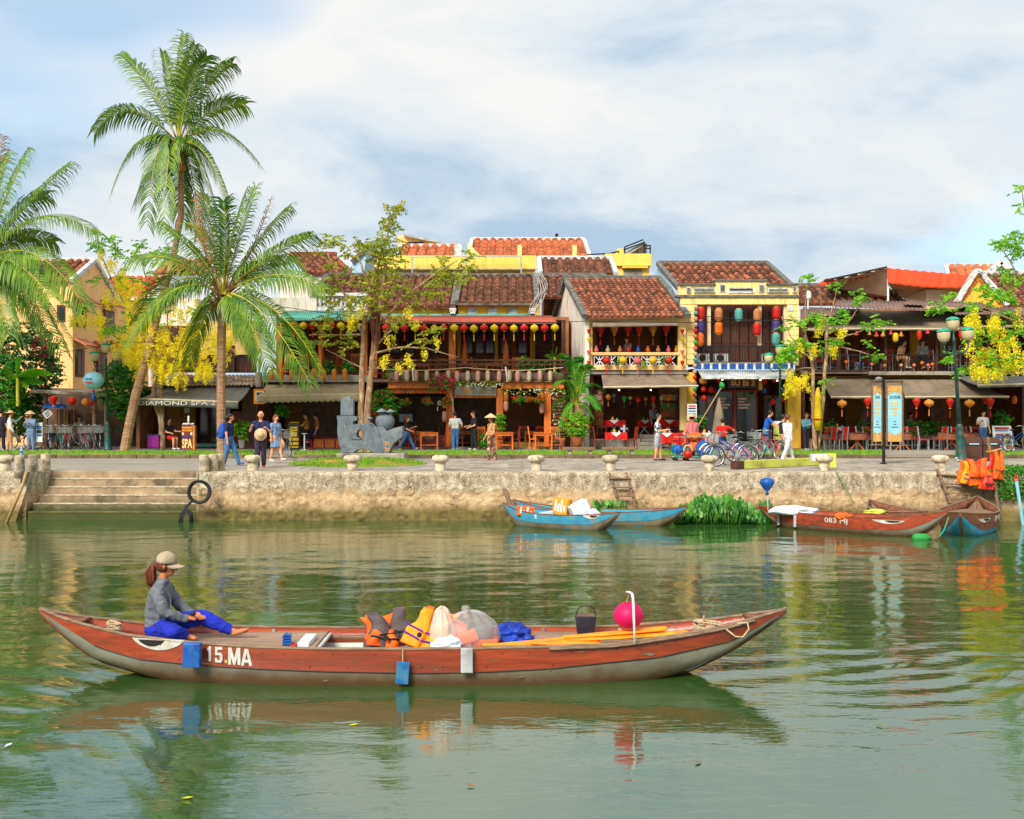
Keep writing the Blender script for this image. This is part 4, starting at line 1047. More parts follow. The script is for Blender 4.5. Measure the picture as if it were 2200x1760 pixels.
MB().tube([at(1495,652,D_-0.5),at(1492,905,D_-0.5)],0.008,5).build('cord','iron',st)
for i in range(19):
 p=at(1495-i*0.15,660+i*12.6,D_-0.52)
 MB().lathe([(0.03,-0.11),(0.085,-0.05),(0.1,0.0),(0.085,0.05),(0.03,0.1)],p,12).build('small_lantern','silk_'+['cream','teal','rose','beige','red','tan','green','pink'][i%8],st,smooth=True)
t=thing('terrace_restaurant','broad dark restaurant with tan awnings, upper terrace and cluttered balcony','restaurant',(X(1960,D_),D_,GZ))
room(t,1722,2230,815,962,D_+0.6,4.5,'dark_inside','warm_inside','concrete','warm_inside')
for x0,x1,m_ in((1738,1780,'inside_ochre'),(1815,1850,'inside_ochre'),(1850,1872,'concrete'),(2000,2060,'dark_inside'),(2060,2130,'inside_ochre')):part(t,'inner_panel',m_,x0,845,x1,925,D_+4.4,0.1)
for x0 in(1722,1866,1938,2000,2120,2196):part(t,'shop_post','dark_wood',x0,815,x0+7,962,D_+0.3,0.2)
awning(t,'awning_tan',at(1766,813,D_),at(1936,812,D_),at(1785,853,D_-2),at(1940,853,D_-2),0.06,seed=12)
awning(t,'awning_tan',at(1936,812,D_),at(2062,812,D_),at(1944,853,D_-2),at(2168,852,D_-2),0.06,seed=13)
awning(t,'awning_grey',at(2052,806,D_),at(2240,806,D_),at(2100,828,D_-2.3),at(2250,824,D_-2.3),0.1,seed=14)
part(t,'balcony_slab','concrete',1868,798,2070,806,D_-0.4,1.0,bevel=0.02);part(t,'balcony_slab','tin_dark',1722,795,1870,803,D_-0.3,1.0);part(t,'balcony_slab','tin_dark',2068,796,2235,804,D_-0.3,1.0)
rail(t,1726,2220,763,797,D_-0.3,'iron',7)
room(t,1724,2230,700,798,D_+1.8,3,'warm_inside','warm_inside','grey_wood','warm_inside')
for x0,x1,m_ in((1890,1900,'dark_red_wood'),(1850,1856,'dark_red_wood'),(1955,1975,'ochre_wall'),(2020,2030,'cream_paint'),(1930,1936,'dark_wood'),(2095,2110,'orange_wood'),(2160,2166,'dark_wood')):part(t,'terrace_panel',m_,x0,712,x1,765,D_+4.6,0.1)
for x0 in(1724,1800,1900,2010,2120,2210):part(t,'terrace_post','dark_wood',x0,700,x0+6,798,D_+0.2,0.15)
awning(t,'awning_tan',at(1765,668,D_+1.4),at(2200,668,D_+1.4),at(1780,706,D_-0.8),at(2060,707,D_-0.8),0.06,seed=21)
awning(t,'awning_tan',at(1740,676,D_+1.5),at(1800,676,D_+1.5),at(1735,708,D_-0.6),at(1795,708,D_-0.6),0.06,seed=22)
awning(t,'awning_tan',at(2070,678,D_+1.4),at(2230,676,D_+1.4),at(2075,702,D_-0.7),at(2240,700,D_-0.7),0.06,seed=23)
for q in([(1790,660,46.9),(1990,668,46.9),(1970,648,49),(1800,645,49)],[(1940,654,47.4),(2130,664,47.4),(2110,650,50),(1950,644,50)],[(1720,680,47.2),(1840,678,47.2),(1850,664,49.4),(1726,660,49.4)],[(2050,676,47),(2220,674,47),(2210,660,49),(2060,660,49)]):
 corr(t,'tin_roof','tin_dark',[at(*p)for p in q],22,0.02)
part(t,'roof_wall','dark_inside',1722,664,2230,700,D_+2.4,0.2)
tile_roof(t,X(1718,52),X(1935,52),52,Z(655,52),55,Z(616,55),pitch=0.34,m='tile_brown',verge='grey_trim')
MB().bar(at(1862,617,54.9),at(1882,630,54.4),0.25).build('verge_cap','white_trim',t)
for x0 in(1736,):
 MB().tube([at(x0,664,D_),at(x0,640,D_)],0.03,6).build('camera_post','white_paint',t);MB().lathe([(0.05,-.1),(0.12,0),(0.12,0.2),(0.06,0.3)],at(x0+1,640,D_),10).build('camera_head','white_paint',t)
lantern_row('round',[(1809,'amber'),(1996,'amber'),(2083,'amber')],867,D_-2.2,21,'of the wide amber ones below the right tan awnings','lanterns below the right awnings',0.85)
lantern_row('diamond',[(1864,'red'),(1969,'red'),(2041,'red'),(2128,'red')],866,D_-2.2,17,'of the pointed red ones below the right tan awnings','lanterns below the right awnings')
lantern_row('cyl',[(2116,'red'),(2179,'orange')],860,D_-1.2,11,'of two barrel ones under the far right awning','lanterns below the right awnings',0.9)
UL=[(1883,718,'bell','red',10),(1897,718,'bell','amber',10),(1914,714,'bell','red',9),(1924,725,'cyl','yellow',12),(1936,718,'bell','amber',10),(1975,720,'cyl','red',11),(1993,712,'bell','magenta',9),(2065,718,'cyl','red',11),(1840,716,'bell','red',9),(1868,716,'bell','amber',8)]
UL.sort()
for i,(px_,py_,k_,c_,w_)in enumerate(UL):lantern(k_,c_,px_,py_,D_-0.9,w_,f'{c_} lantern, {ORD[i]} from the left under the upper terrace awning on the right','lanterns of the upper terrace')
SLn=[(1818,'orange'),(1845,'blue'),(1873,'pink'),(1901,'tan'),(1936,'rose'),(1964,'pink'),(1981,'orange'),(1994,'pink'),(2003,'orange'),(2053,'rose')]
lantern_row('round',SLn,[778,783,783,786,785,785,780,785,783,786],D_-0.55,8.5,'on the string along the cluttered balcony','string lanterns on the right balcony',1.0)
t=thing('roof_canopy','red fabric canopy on a steel frame above the restaurant roof','canopy',(X(1950,52),52,GZ))
def can(u,v):
 p=(at(1906,576,51)*(1-u)+at(2084,592,51)*u)*(1-v)+(at(1907,608,50.8)*(1-u)+at(2080,619,50.8)*u)*v
 return p+Vector((0,0.02*math.sin(u*23+3*math.sin(u*9)),-0.1*v*math.sin(PI*u)+0.02*math.sin(u*60+v*4)))
MB().grid(can,80,6).build('front_flap','canopy_red',t,smooth=True,thick=0.01)
MB().grid(lambda u,v:(at(1770,604,52)*(1-u)+at(1905,575,51)*u)*(1-v)+(at(1790,622,58)*(1-u)+at(2084,592,58)*u)*v+Vector((0,0,0.08*math.sin(u*30))),40,4).build('roof_sheet','canopy_under',t,smooth=True,thick=0.02)
MB().add([at(1772,610,51.9),at(1906,577,50.95),at(1907,636,52),at(1860,640,53),at(1800,620,53)],[(0,1,2,3,4)]).build('side_sheet','canopy_under',t,thick=0.02)
MB().add([at(1907,609,50.9),at(2080,620,50.9),at(2060,640,54),at(1930,640,54)],[(0,1,2,3)]).build('under_sheet','canopy_under',t,thick=0.02)
MB().add([at(1755,612,51.8),at(1776,598,51.8),at(1800,602,51.8),at(1780,612,51.8)],[(0,1,2,3)]).build('side_flap','canopy_red',t,thick=0.02)
MB().bar(at(1770,603,51.8),at(1906,574,50.9),0.08).build('frame_bar','iron',t)
for i in range(11):MB().bar(at(1776+i*12,602-i*2.55,51.7),at(1780+i*12,612-i*2.2,51.7),0.04).build('frame_rib','iron',t)
for px_ in(1908,2070):MB().tube([at(px_,600,51),at(px_,660,51)],0.05,6).build('post','white_paint',t)
t=thing('gable_house','golden yellow gable end with white stepped trim and brown tiled roof, far right','house',(X(2110,50),50,GZ))
G_=[(2058,660),(2060,650),(2098,592),(2106,592),(2158,655),(2158,670)]
MB().prism([(X(a,50.5),Z(b_,50.5))for a,b_ in G_],50.5,50.8).build('gable_wall','ochre_wall',t)
MB().pbox(1990,622,2060,680,51.5,3).build('wall','cream_paint',t);MB().pbox(2158,650,2260,700,50.9,3).build('wall','ochre_wall',t)
for a_,b_ in(((2054,652),(2092,588)),((2092,588),(2100,581)),((2100,581),(2112,590)),((2112,590),(2116,600)),((2116,600),(2162,656))):
 MB().bar(at(*a_,50.4),at(*b_,50.4),0.3,0.22).build('gable_trim','white_trim',t,bevel=0.02)
for a_,b_ in(((2066,648),(2100,600)),((2104,600),(2148,652))):MB().bar(at(*a_,50.42),at(*b_,50.42),0.06,0.06).build('gable_line','orange_wood',t)
tile_roof(t,X(2168,50.8),X(2330,50.8),50.8,Z(655,50.8),54,Z(590,54),dx=X(2112,54)-X(2168,50.8),pitch=0.34,m='tile_brown',verge='white_trim')
t=thing('white_gable_house','far roof with orange tiles and a white gable peak behind the yellow gable','house',(X(2110,66),66,GZ))
tile_roof(t,X(2040,64),X(2150,64),64,Z(597,64),68,Z(573,68),pitch=0.45,m='tile_orange',verge='white_trim',dx=1.5)
MB().prism([(X(2110,63.5),Z(604,63.5)),(X(2150,63.5),Z(566,63.5)),(X(2185,63.5),Z(604,63.5))],63.5,63.9).build('gable_wall','white_wall',t)
MB().bar(at(2108,600,63.4),at(2150,563,63.4),0.3).build('gable_trim','white_trim',t);MB().bar(at(2150,563,63.4),at(2190,602,63.4),0.3).build('gable_trim','white_trim',t)
for i,(pts,lb)in enumerate((([(0,770),(260,735),(540,722)],'black overhead cable crossing behind the blossom tree on the left'),([(560,652),(900,690),(1262,690),(1700,686)],'black overhead cable running along the restaurant eaves'),([(1262,690),(1480,676),(1760,690)],'thin cable across the front of the yellow shop'))):
 P_=[]
 for a_,b_ in zip(pts[:-1],pts[1:]):
  for k in range(8):
   f=k/8;P_.append(at(a_[0]+(b_[0]-a_[0])*f,a_[1]+(b_[1]-a_[1])*f+5*math.sin(PI*f),46.3))
 P_.append(at(*pts[-1],46.3));tag(MB().tube(P_,0.014,5).build('overhead_cable','black_rubber'),lb,'cable','overhead cables')
P_=[at(1146+12*math.sin(k*0.4),585+k*8,49.4+0.05*k)for k in range(12)]
cb=thing('cable_bundle','bundle of loose white cables hanging beside the brown roof edge','cable',P_[0])
for j in range(5):MB().tube([p+Vector((j*0.09+0.03*math.sin(i*1.3+j),0.03*j,0))for i,p in enumerate(P_)],0.022,5).build('cable','white_trim',cb)
for k_ in list(LPROT):remove_tree(LPROT[k_])
def bez(p0,p1,p2,t):return p0*(1-t)**2+p1*2*t*(1-t)+p2*t*t
def frond(parent,p0,p1,p2,n=64,ll=1.0,twist=0.0,rs=random,stem='palm_stem',leaf='palm_leaf',droop=0.7,w=0.05,name='frond',r0=0.045):
 m=MB();pts=[bez(p0,p1,p2,t/14)for t in range(15)]
 L=sum((pts[i+1]-pts[i]).length for i in range(14))
 m.tube(pts,[r0*(1-0.85*i/14)for i in range(15)],5,0)
 base_t=rs.uniform(0.35,0.75)
 for i in range(n):
  t=0.14+0.86*(i+rs.uniform(-.3,.3))/n
  t=min(t,0.995)
  p=bez(p0,p1,p2,t);T=((p1-p0)*(1-t)+(p2-p1)*t).normalized()
  S=T.cross(Vector((0,0,1)))
  if S.length<0.2:S=T.cross(Vector((0,1,0.3)))
  S.normalize();S=Matrix.Rotation(twist,3,T)@S
  Nn=S.cross(T)
  for sg in(-1,1):
   if rs.random()<0.05:continue
   le=ll*(0.35+0.65*math.sin(PI*min(1,0.18+0.72*t)))*rs.uniform(0.8,1.1)
   fw=0.55+0.6*t
   d0=(S*sg+T*fw+Nn*0.15).normalized()
   d1=(d0+Vector((0,0,-droop*rs.uniform(0.7,1.3)))).normalized()
   d2=(d1+Vector((0,0,-droop*1.2))).normalized()
   a=p;b=a+d0*le*0.33;c=b+d1*le*0.37;e=c+d2*le*0.3
   wv=T.cross(d0).cross(d0);wv=(T-d0*T.dot(d0)).normalized()*w*0.5
   m.add([a-wv*0.6,a+wv*0.6,b+wv,b-wv,c+wv*0.8,c-wv*0.8,e],[(0,1,2,3),(3,2,4,5),(5,4,6)],1,max(0,min(1,base_t+rs.uniform(-.25,.25))))
 return m.build(name,[stem,leaf],parent)
def palm(label,trunk,D,r_px,fronds,ll,coconuts=0,seed=1,leaves=64,drys=(),base=None):
 rs=random.Random(seed)
 pts=[at(x,y,D)for x,y in trunk]
 t=thing('coconut_palm',label,'palm tree',(pts[0].x,D,GZ),'coconut palms on the promenade')
 P,rr=[],[]
 for i in range(len(pts)-1):
  for k in range(14):
   f=k/14;p=pts[i].lerp(pts[i+1],f);P.append(p);fr=(i+f)/(len(pts)-1)
   r=(r_px[0]+(r_px[1]-r_px[0])*min(1,fr*1.6))*D/F
   rr.append(r*(1.0+0.05*(k%2)+0.03*rs.uniform(-1,1)))
 P.append(pts[-1]);rr.append(rr[-1])
 MB().tube(P,rr,10).build('trunk','palm_trunk',t)
 c=pts[-1]
 m=MB()
 for i in range(40):
  a=rs.uniform(0,2*PI);q=c+Vector((math.cos(a)*0.25,math.sin(a)*0.25,rs.uniform(-0.5,0.35)))
  m.tube([q,q+Vector((math.cos(a)*rs.uniform(0.15,0.5),math.sin(a)*0.3,rs.uniform(0.1,0.55)))],[0.06,0.012],4,0,rs.random())
 m.build('crown_fibre','palm_dry',t)
 for i,f in enumerate(fronds):
  (x1,y1),(x2,y2)=f[0],f[1];dy=f[2]if len(f)>2 else rs.uniform(-1.2,1.2)
  p0=c+Vector((0,dy*0.05,0.15));p1=at(x1,y1,D+dy*0.6);p2=at(x2,y2,D+dy)
  frond(t,p0,p1+Vector((0,0,0.35)),p2,leaves,ll*rs.uniform(1.05,1.35),rs.uniform(-.9,.9),rs,droop=rs.uniform(.55,1.15),w=.052)
 for(x1,y1),(x2,y2),dy in drys:
  frond(t,c.copy(),at(x1,y1,D+dy*.6),at(x2,y2,D+dy),int(leaves*0.6),ll*0.7,0.4,rs,'palm_dry','palm_dry',droop=0.9,name='dry_frond')
 for i in range(coconuts):
  a=2.4*i;q=c+Vector((math.cos(a)*rs.uniform(0.15,0.4),-abs(math.sin(a))*0.3-0.1,-0.15-0.09*i))
  MB().ell(q,(0.14,0.14,0.18),10,8).build('coconut','silk_amber' if i%3 else 'leaf_olive',t,smooth=True)
 return t
palm('tallest coconut palm with a curved leaning trunk and coconuts',[(268,972),(275,930),(291,850),(318,760),(345,650),(372,558),(389,461),(389,380),(384,318)],45.6,(11,6.5),[((388,180),(397,73),.3),((330,190),(264,118),-.5),((430,180),(500,135),.8),((270,195),(202,285),-.8),((290,270),(240,415),-.9),((335,250),(316,490),-1.2),((360,280),(352,490),-1.5),((470,250),(556,352),-.6),((450,230),(528,225),.9),((440,300),(492,440),-1.1),((410,290),(470,470),-1.6),((365,190),(350,110),1.2),((405,180),(445,120),-1),((350,320),(290,440),1.5),((410,330),(430,500),1.6),((370,340),(395,480),1.0),((380,200),(420,95),-.4)],1.05,9,3,56)
palm('shorter coconut palm with a straight trunk in front of the spa',[(476,985),(475,900),(475,800),(476,720),(479,640)],42.5,(9.5,9),[((515,520),(550,402),.3),((440,500),(400,480),.9),((500,500),(530,410),-.7),((600,540),(668,505),-.6),((560,520),(622,446),.9),((600,575),(697,622),-1.0),((600,640),(690,800),-1.3),((560,640),(672,835),-1.6),((520,650),(583,805),-1.7),((380,540),(276,562),-.7),((370,580),(270,745),-1.2),((420,650),(372,800),-1.4),((390,560),(300,690),1.2),((440,560),(345,480),-1.0),((455,500),(440,420),1.0),((560,570),(640,560),1.4),((500,660),(545,760),1.4),((440,670),(405,780),1.3),((490,540),(480,430),-.9)],1.1,0,7,54,drys=(((430,560),(425,415),-0.5),((540,560),(585,420),0.6)))
palm('coconut palm at the left edge, only its right-hand fronds in view',[(-60,975),(-55,850),(-48,700),(-40,575)],43.5,(10,7),[((10,430),(62,322),.3),((60,440),(150,352),-.4),((90,420),(212,505),-.9),((80,500),(181,660),-1.1),((40,560),(160,742),-1.4),((20,560),(134,756),-.7),((-20,420),(20,330),1),((40,500),(120,520),1.2),((30,580),(90,720),1.4),((0,600),(50,740),.9),((30,450),(100,420),1.6),((-10,590),(20,720),-1.0),((-80,480),(-150,560),0),((-70,560),(-140,700),1),((-50,450),(-70,340),1.0),((20,540),(110,640),-1.7)],1.2,0,9,58,drys=(((-10,420),(8,290),-0.4),))
def leaf_quad(m,p,d,s,rs,mi=0,t=None):
 d=d.normalized();n=Vector((rs.uniform(-1,1),rs.uniform(-1,1),rs.uniform(-.3,1)));w=d.cross(n)
 if w.length<1e-3:w=Vector((1,0,0))
 w=w.normalized()*s*0.3
 m.add([p,p+d*s*0.45+w,p+d*s,p+d*s*0.45-w],[(0,1,2,3)],mi,rs.random()if t is None else t)
def spray(m,p,rs,size=0.12,n=9,base_t=None):
 ax=Vector((rs.uniform(-1,1),rs.uniform(-1,1),rs.uniform(-.7,.35))).normalized()
 bt=rs.uniform(0.2,0.8)if base_t is None else base_t
 S=ax.cross(Vector((0,0,1)))
 if S.length<.1:S=Vector((1,0,0))
 S.normalize()
 for i in range(n):
  q=p+ax*size*0.55*i
  for sg in(-1,1):
   d=S*sg+ax*0.5+Vector((rs.uniform(-.3,.3),rs.uniform(-.3,.3),rs.uniform(-.7,.1)))
   leaf_quad(m,q,d,size*rs.uniform(0.8,1.25),rs,0,max(0,min(1,bt+rs.uniform(-.2,.2))))
def raceme(m,p,rs,L=0.45):
 bt=rs.uniform(0.3,0.8);n=int(46*L/0.45);sway=Vector((rs.uniform(-.1,.1),rs.uniform(-.1,.1),0))
 for i in range(n):
  f=rs.random();r=0.1*(1-0.55*f)
  q=p+Vector((rs.gauss(0,r*.7),rs.gauss(0,r*.7),-L*f))+sway*f
  d=Vector((rs.uniform(-1,1),rs.uniform(-1,1),rs.uniform(-1,.6)))
  leaf_quad(m,q,d,rs.uniform(0.06,0.1),rs,0,max(0,min(1,bt+rs.uniform(-.3,.3))))
def tree(name,label,cat,D,trunks,branches,leaves,blooms,leaf='leaf_bright',seed=1,spread=1.0,size=0.13,group='golden blossom trees',rac=0.45):
 rs=random.Random(seed)
 b0=at(*trunks[0][0][0],D)
 t=thing(name,label,cat,(b0 .x,D,GZ),group)
 for pts,r0,r1 in trunks:
  P=[at(x,y,D)for x,y in pts];Q,rr=[],[]
  for i in range(len(P)-1):
   for k in range(6):
    f=(i+k/6)/(len(P)-1);Q.append(P[i].lerp(P[i+1],k/6)+Vector((rs.uniform(-.015,.015),rs.uniform(-.015,.015),0)));rr.append((r0+(r1-r0)*f)*D/F)
  Q.append(P[-1]);rr.append(r1*D/F)
  MB().tube(Q,rr,8).build('trunk','bark',t,smooth=True)
 for pts,r in branches:
  P=[at(x,y,D+(rs.uniform(-spread,spread)if i else 0)*0.5)for i,(x,y)in enumerate(pts)]
  Q=[bez(P[0],P[len(P)//2],P[-1],k/8)+Vector((rs.uniform(-.03,.03),0,rs.uniform(-.03,.03)))for k in range(9)]
  MB().tube(Q,[r*D/F*(1-0.7*k/8)for k in range(9)],6).build('branch','bark',t,smooth=True)
 m=MB()
 for x,y,rx,ry,n in leaves:
  for i in range(n):
   a=rs.uniform(0,2*PI);r=math.sqrt(rs.random())
   spray(m,at(x+rx*r*math.cos(a),y+ry*r*math.sin(a),D+rs.uniform(-spread,spread)),rs,size,rs.randint(4,7))
 if m.f:m.build('crown',leaf,t)
 m=MB()
 for x,y,rx,ry,n in blooms:
  for i in range(n):
   a=rs.uniform(0,2*PI);r=math.sqrt(rs.random())
   raceme(m,at(x+rx*r*math.cos(a),y+ry*r*math.sin(a)-8,D+rs.uniform(-spread,spread)),rs,rac*rs.uniform(0.6,1.25))
 if m.f:m.build('blossom','blossom',t)
 return t
tree('blossom_tree','slender forked tree covered in bright yellow blossom left of the spa','tree',46.6,[([(349,968),(345,900),(330,850),(335,790),(330,700)],6.5,3),([(350,968),(346,880),(342,800),(345,760)],6.5,4)],[([(330,760),(290,700),(240,600)],3),([(335,740),(330,650),(300,540)],3),([(345,765),(390,730),(440,720)],3),([(340,780),(365,750),(362,560)],2.5),([(330,790),(280,740),(190,690)],3),([(345,780),(420,760),(500,730)],3),([(240,600),(228,570),(210,535)],2)],[(208,500,8,6,5),(214,525,14,12,16),(246,520,9,18,10),(248,545,10,14,10),(300,524,11,9,10),(285,545,14,12,12),(330,555,25,14,14),(355,535,12,12,10),(205,598,12,10,8),(195,660,18,12,9),(142,655,10,10,5),(225,705,18,16,14),(245,710,22,20,18),(290,590,40,25,16),(280,690,30,20,10),(330,620,30,30,14),(350,690,40,40,14),(240,620,30,30,8),(430,680,40,30,10),(395,780,20,20,8),(480,790,10,10,5)],[(238,565,14,10,9),(215,545,8,8,4),(258,610,16,30,26),(285,635,26,34,44),(235,640,16,14,10),(300,690,30,34,60),(200,685,34,14,26),(165,690,14,12,10),(215,720,8,12,8),(270,745,30,26,46),(330,720,34,36,60),(365,760,44,40,90),(310,770,30,20,34),(420,740,40,40,56),(480,740,26,40,36),(440,800,18,24,30),(345,805,18,12,18),(385,815,16,12,16),(296,812,10,12,12),(500,700,20,40,16),(400,680,40,40,30),(350,650,30,30,20),(285,760,20,30,22)],seed=5,spread=1.3)
mt=tree('leafy_tree','olive green tree with twin trunks growing behind the stone sculpture','tree',43.5,[([(778,990),(776,900),(778,800),(781,700),(800,600)],8,4),([(790,990),(788,900),(800,770),(812,690),(830,560)],8.5,4)],[([(781,720),(740,640),(700,540)],3.5),([(800,610),(830,520),(850,440)],3.5),([(812,700),(900,600),(985,560)],3.5),([(805,760),(890,730),(985,770)],3),([(785,720),(740,720),(665,720)],3),([(800,620),(770,570),(760,520)],3),([(806,745),(850,700),(900,640)],3),([(790,800),(740,770),(700,750)],2)],[(846,446,20,16,20),(838,480,26,20,28),(840,520,28,24,36),(800,530,36,20,36),(775,522,18,12,12),(820,565,40,26,46),(830,610,26,34,34),(790,610,30,30,26),(800,655,50,24,40),(760,660,40,30,24),(712,512,14,12,12),(692,512,8,12,8),(690,530,8,16,6),(735,520,10,8,6),(742,540,10,10,7),(712,570,12,14,8),(702,605,14,22,12),(745,590,16,22,12),(715,650,22,30,20),(695,690,24,18,18),(690,725,20,20,14),(740,740,26,16,20),(955,560,14,18,14),(945,590,22,18,22),(975,595,34,14,28),(1000,570,14,18,14),(1015,545,10,12,8),(930,620,22,22,24),(900,650,22,26,18),(870,620,16,18,14),(860,690,30,20,18),(930,710,20,14,12),(905,735,24,10,12),(760,700,20,26,12),(840,560,40,40,18)],[(755,690,16,16,10),(880,670,10,14,5),(895,700,10,10,4),(826,770,8,16,6),(880,770,5,16,5),(856,785,6,10,3),(912,760,6,8,3),(835,730,10,12,4),(935,735,8,8,3),(770,670,10,14,5)],leaf='leaf_olive',seed=8,group='leafy trees',rac=0.38)
m=MB();rs=random.Random(4)
for i in range(90):
 p=at(rs.gauss(806,5),rs.uniform(655,700),43.2+rs.uniform(-.3,.3));m.tube([p,p+Vector((rs.uniform(-.05,.05),0,-rs.uniform(0.4,1.1)))],[0.018,0.008],4,0,rs.random())
o=m.build('hanging_roots','shutter_wood',mt);o['kind']='stuff'
tree('blossom_tree','thin forked tree with sparse leaves and yellow blossom beside the yellow shop','tree',44.5,[([(1752,975),(1748,880),(1746,780),(1730,720)],5.5,3),([(1757,972),(1768,860),(1776,750),(1778,690)],5,3)],[([(1735,735),(1725,680),(1735,610)],2),([(1776,740),(1770,690),(1760,620)],2.2),([(1777,720),(1830,700),(1850,650)],2.4),([(1776,745),(1830,745),(1885,770)],2.4),([(1746,790),(1710,790),(1690,805)],2),([(1746,775),(1700,740),(1680,680)],2),([(1778,700),(1790,660),(1797,620)],2),([(1778,730),(1850,720),(1880,690)],2)],[(1733,597,13,8,12),(1797,616,10,9,8),(1844,640,14,16,16),(1877,692,26,14,20),(1765,688,20,14,16),(1810,682,18,16,16),(1740,680,12,10,8),(1723,738,18,16,20),(1771,742,22,16,20),(1700,745,22,14,18),(1882,767,20,8,10),(1690,765,24,14,24),(1672,775,14,12,12),(1790,700,20,14,10),(1860,740,14,10,6),(1770,818,12,10,8),(1720,700,16,12,8),(1805,740,12,10,6),(1690,700,14,16,7)],[(1749,750,8,12,7),(1788,742,8,16,8),(1808,712,8,12,6),(1724,745,6,8,4),(1696,805,8,10,7),(1704,828,12,16,16),(1727,820,8,14,9),(1760,715,8,8,4),(1690,835,8,10,6),(1735,838,5,8,3),(1770,690,6,8,3),(1712,735,8,8,4)],seed=12,rac=0.42,spread=0.9)
tree('blossom_tree','tree reaching in from the right edge with heavy yellow blossom','tree',43.0,[([(2262,985),(2256,850),(2240,700),(2225,560)],8,4)],[([(2240,700),(2180,690),(2090,660)],3.5),([(2235,660),(2190,600),(2150,530)],3),([(2225,560),(2205,480),(2195,400)],2.5),([(2250,780),(2180,750),(2080,780)],3),([(2240,720),(2160,640),(2040,660)],2.5),([(2250,800),(2190,800),(2140,800)],2.5)],[(2193,405,10,9,9),(2190,446,6,10,4),(2186,505,18,12,18),(2160,525,26,16,34),(2190,540,20,12,18),(2160,590,14,14,16),(2185,600,18,12,16),(2120,622,24,12,20),(2140,640,34,18,30),(2165,634,20,14,20),(2040,632,14,8,9),(2014,660,16,13,20),(2080,660,20,12,16),(2040,770,14,14,14),(2065,795,18,8,14),(2120,740,40,40,34),(2170,700,30,40,34),(2150,780,40,24,28),(2090,720,20,24,14),(2190,760,20,40,24)],[(2092,680,14,14,14),(2090,700,18,18,16),(2132,690,10,24,16),(2150,720,14,26,18),(2085,740,14,20,10),(2120,765,26,14,22),(2160,770,20,20,22),(2190,780,16,24,18),(2100,790,16,14,14),(2140,800,34,8,16),(2175,740,14,20,12),(2100,810,14,10,6),(2190,680,10,20,6),(2128,805,14,8,8)],seed=15,rac=0.42,spread=1.1)
def shrub(name,label,cat,px,py,D,rx,ry,n,leaf='leaf_mid',seed=1,size=0.14,flowers=None,nf=0,group=None,shape=2.0,rz=None,stem=True):
 rs=random.Random(seed);c=at(px,py,D);a,b=rx*D/F,ry*D/F
 t=thing(name,label,cat,(c.x,D,max(GZ,c.z-b)),group)
 m,fl=MB(),MB()
 for i in range(n):
  v=Vector((rs.gauss(0,1),rs.gauss(0,1),rs.gauss(0,1))).normalized()*rs.uniform(0.45,1.0)**0.6
  k=1+0.35*noise.noise(Vector((v.x*2+seed,v.y*2,v.z*2)))
  p=c+Vector((v.x*a*k,v.y*min(a,b,1.2)*k,v.z*b*k))
  spray(m,p,rs,size,rs.randint(2,4))
 m.build('foliage',leaf,t)
 if stem:MB().tube([(c.x,D,c.z-b),(c.x+0.05,D,c.z)],[0.06,0.03],6).build('stem','bark',t)
 if flowers:
  for i in range(nf):
   v=Vector((rs.gauss(0,1),-abs(rs.gauss(0,1)),rs.gauss(0,1))).normalized()*rs.uniform(0.8,1.05)
   p=c+Vector((v.x*a,v.y*min(a,b,1.2),v.z*b))
   for k in range(5):leaf_quad(fl,p,Vector((rs.uniform(-1,1),rs.uniform(-1,1),rs.uniform(-1,1))),0.1,rs)
  fl.build('flowers',flowers,t)
 return t
shrub('climbing_shrub','tall dark green creeper with pink bougainvillea at the left edge','shrub',50,790,48.5,80,110,900,'leaf_dark',2,0.17,'flower_pink',40)
shrub('leafy_shrub','bright green bush at the far left edge below the palm','shrub',12,835,46.8,34,75,420,'leaf_mid',3,0.15)
shrub('leafy_shrub','dense bush behind the people at the left edge','shrub',30,892,48.2,56,46,420,'leaf_mid',13,0.15)
shrub('bougainvillea','small bougainvillea bush with pink blooms on the peach house wall','shrub',88,745,48.0,16,26,40,'leaf_dark',4,0.12,'flower_pink',60)
shrub('leafy_shrub','round glossy green bush behind the lamp post on the left','shrub',262,835,48.0,46,62,620,'leaf_mid',5,0.15)
shrub('leafy_shrub','low dark bush beside the leaning palm trunk','shrub',290,900,49.5,25,50,220,'leaf_dark',6,0.14)
shrub('flowering_shrub','shrub with red flowers behind the stone sculpture','shrub',825,868,46.5,26,36,260,'leaf_mid',7,0.11,'flower_orange',26)
shrub('bougainvillea','pink bougainvillea trailing over the restaurant balcony edge','shrub',948,822,46.9,32,16,120,'leaf_mid',8,0.1,'flower_pink',80,stem=False)
m=MB().tube([at(938,818,46.95),at(962,835,46.95),at(972,860,46.95),at(976,900,46.95),at(982,940,47.2)],0.04,6).build('climbing_vine','bark');tag(m,'bare creeper stem climbing the second orange post','vine')
BP=[(1125,782,9,16),(1147,785,9,14),(1168,786,8,12),(846,800,14,9),(705,790,10,14),(745,790,10,14),(632,785,14,12),(1215,772,8,7),(1245,772,9,7),(1075,905,8,18),(1040,948,12,16),(1425,775,4,10),(1385,783,4,10),(1326,780,4,12),(1505,905,14,10),(520,920,14,20),(605,880,12,14),(2150,900,14,24)]
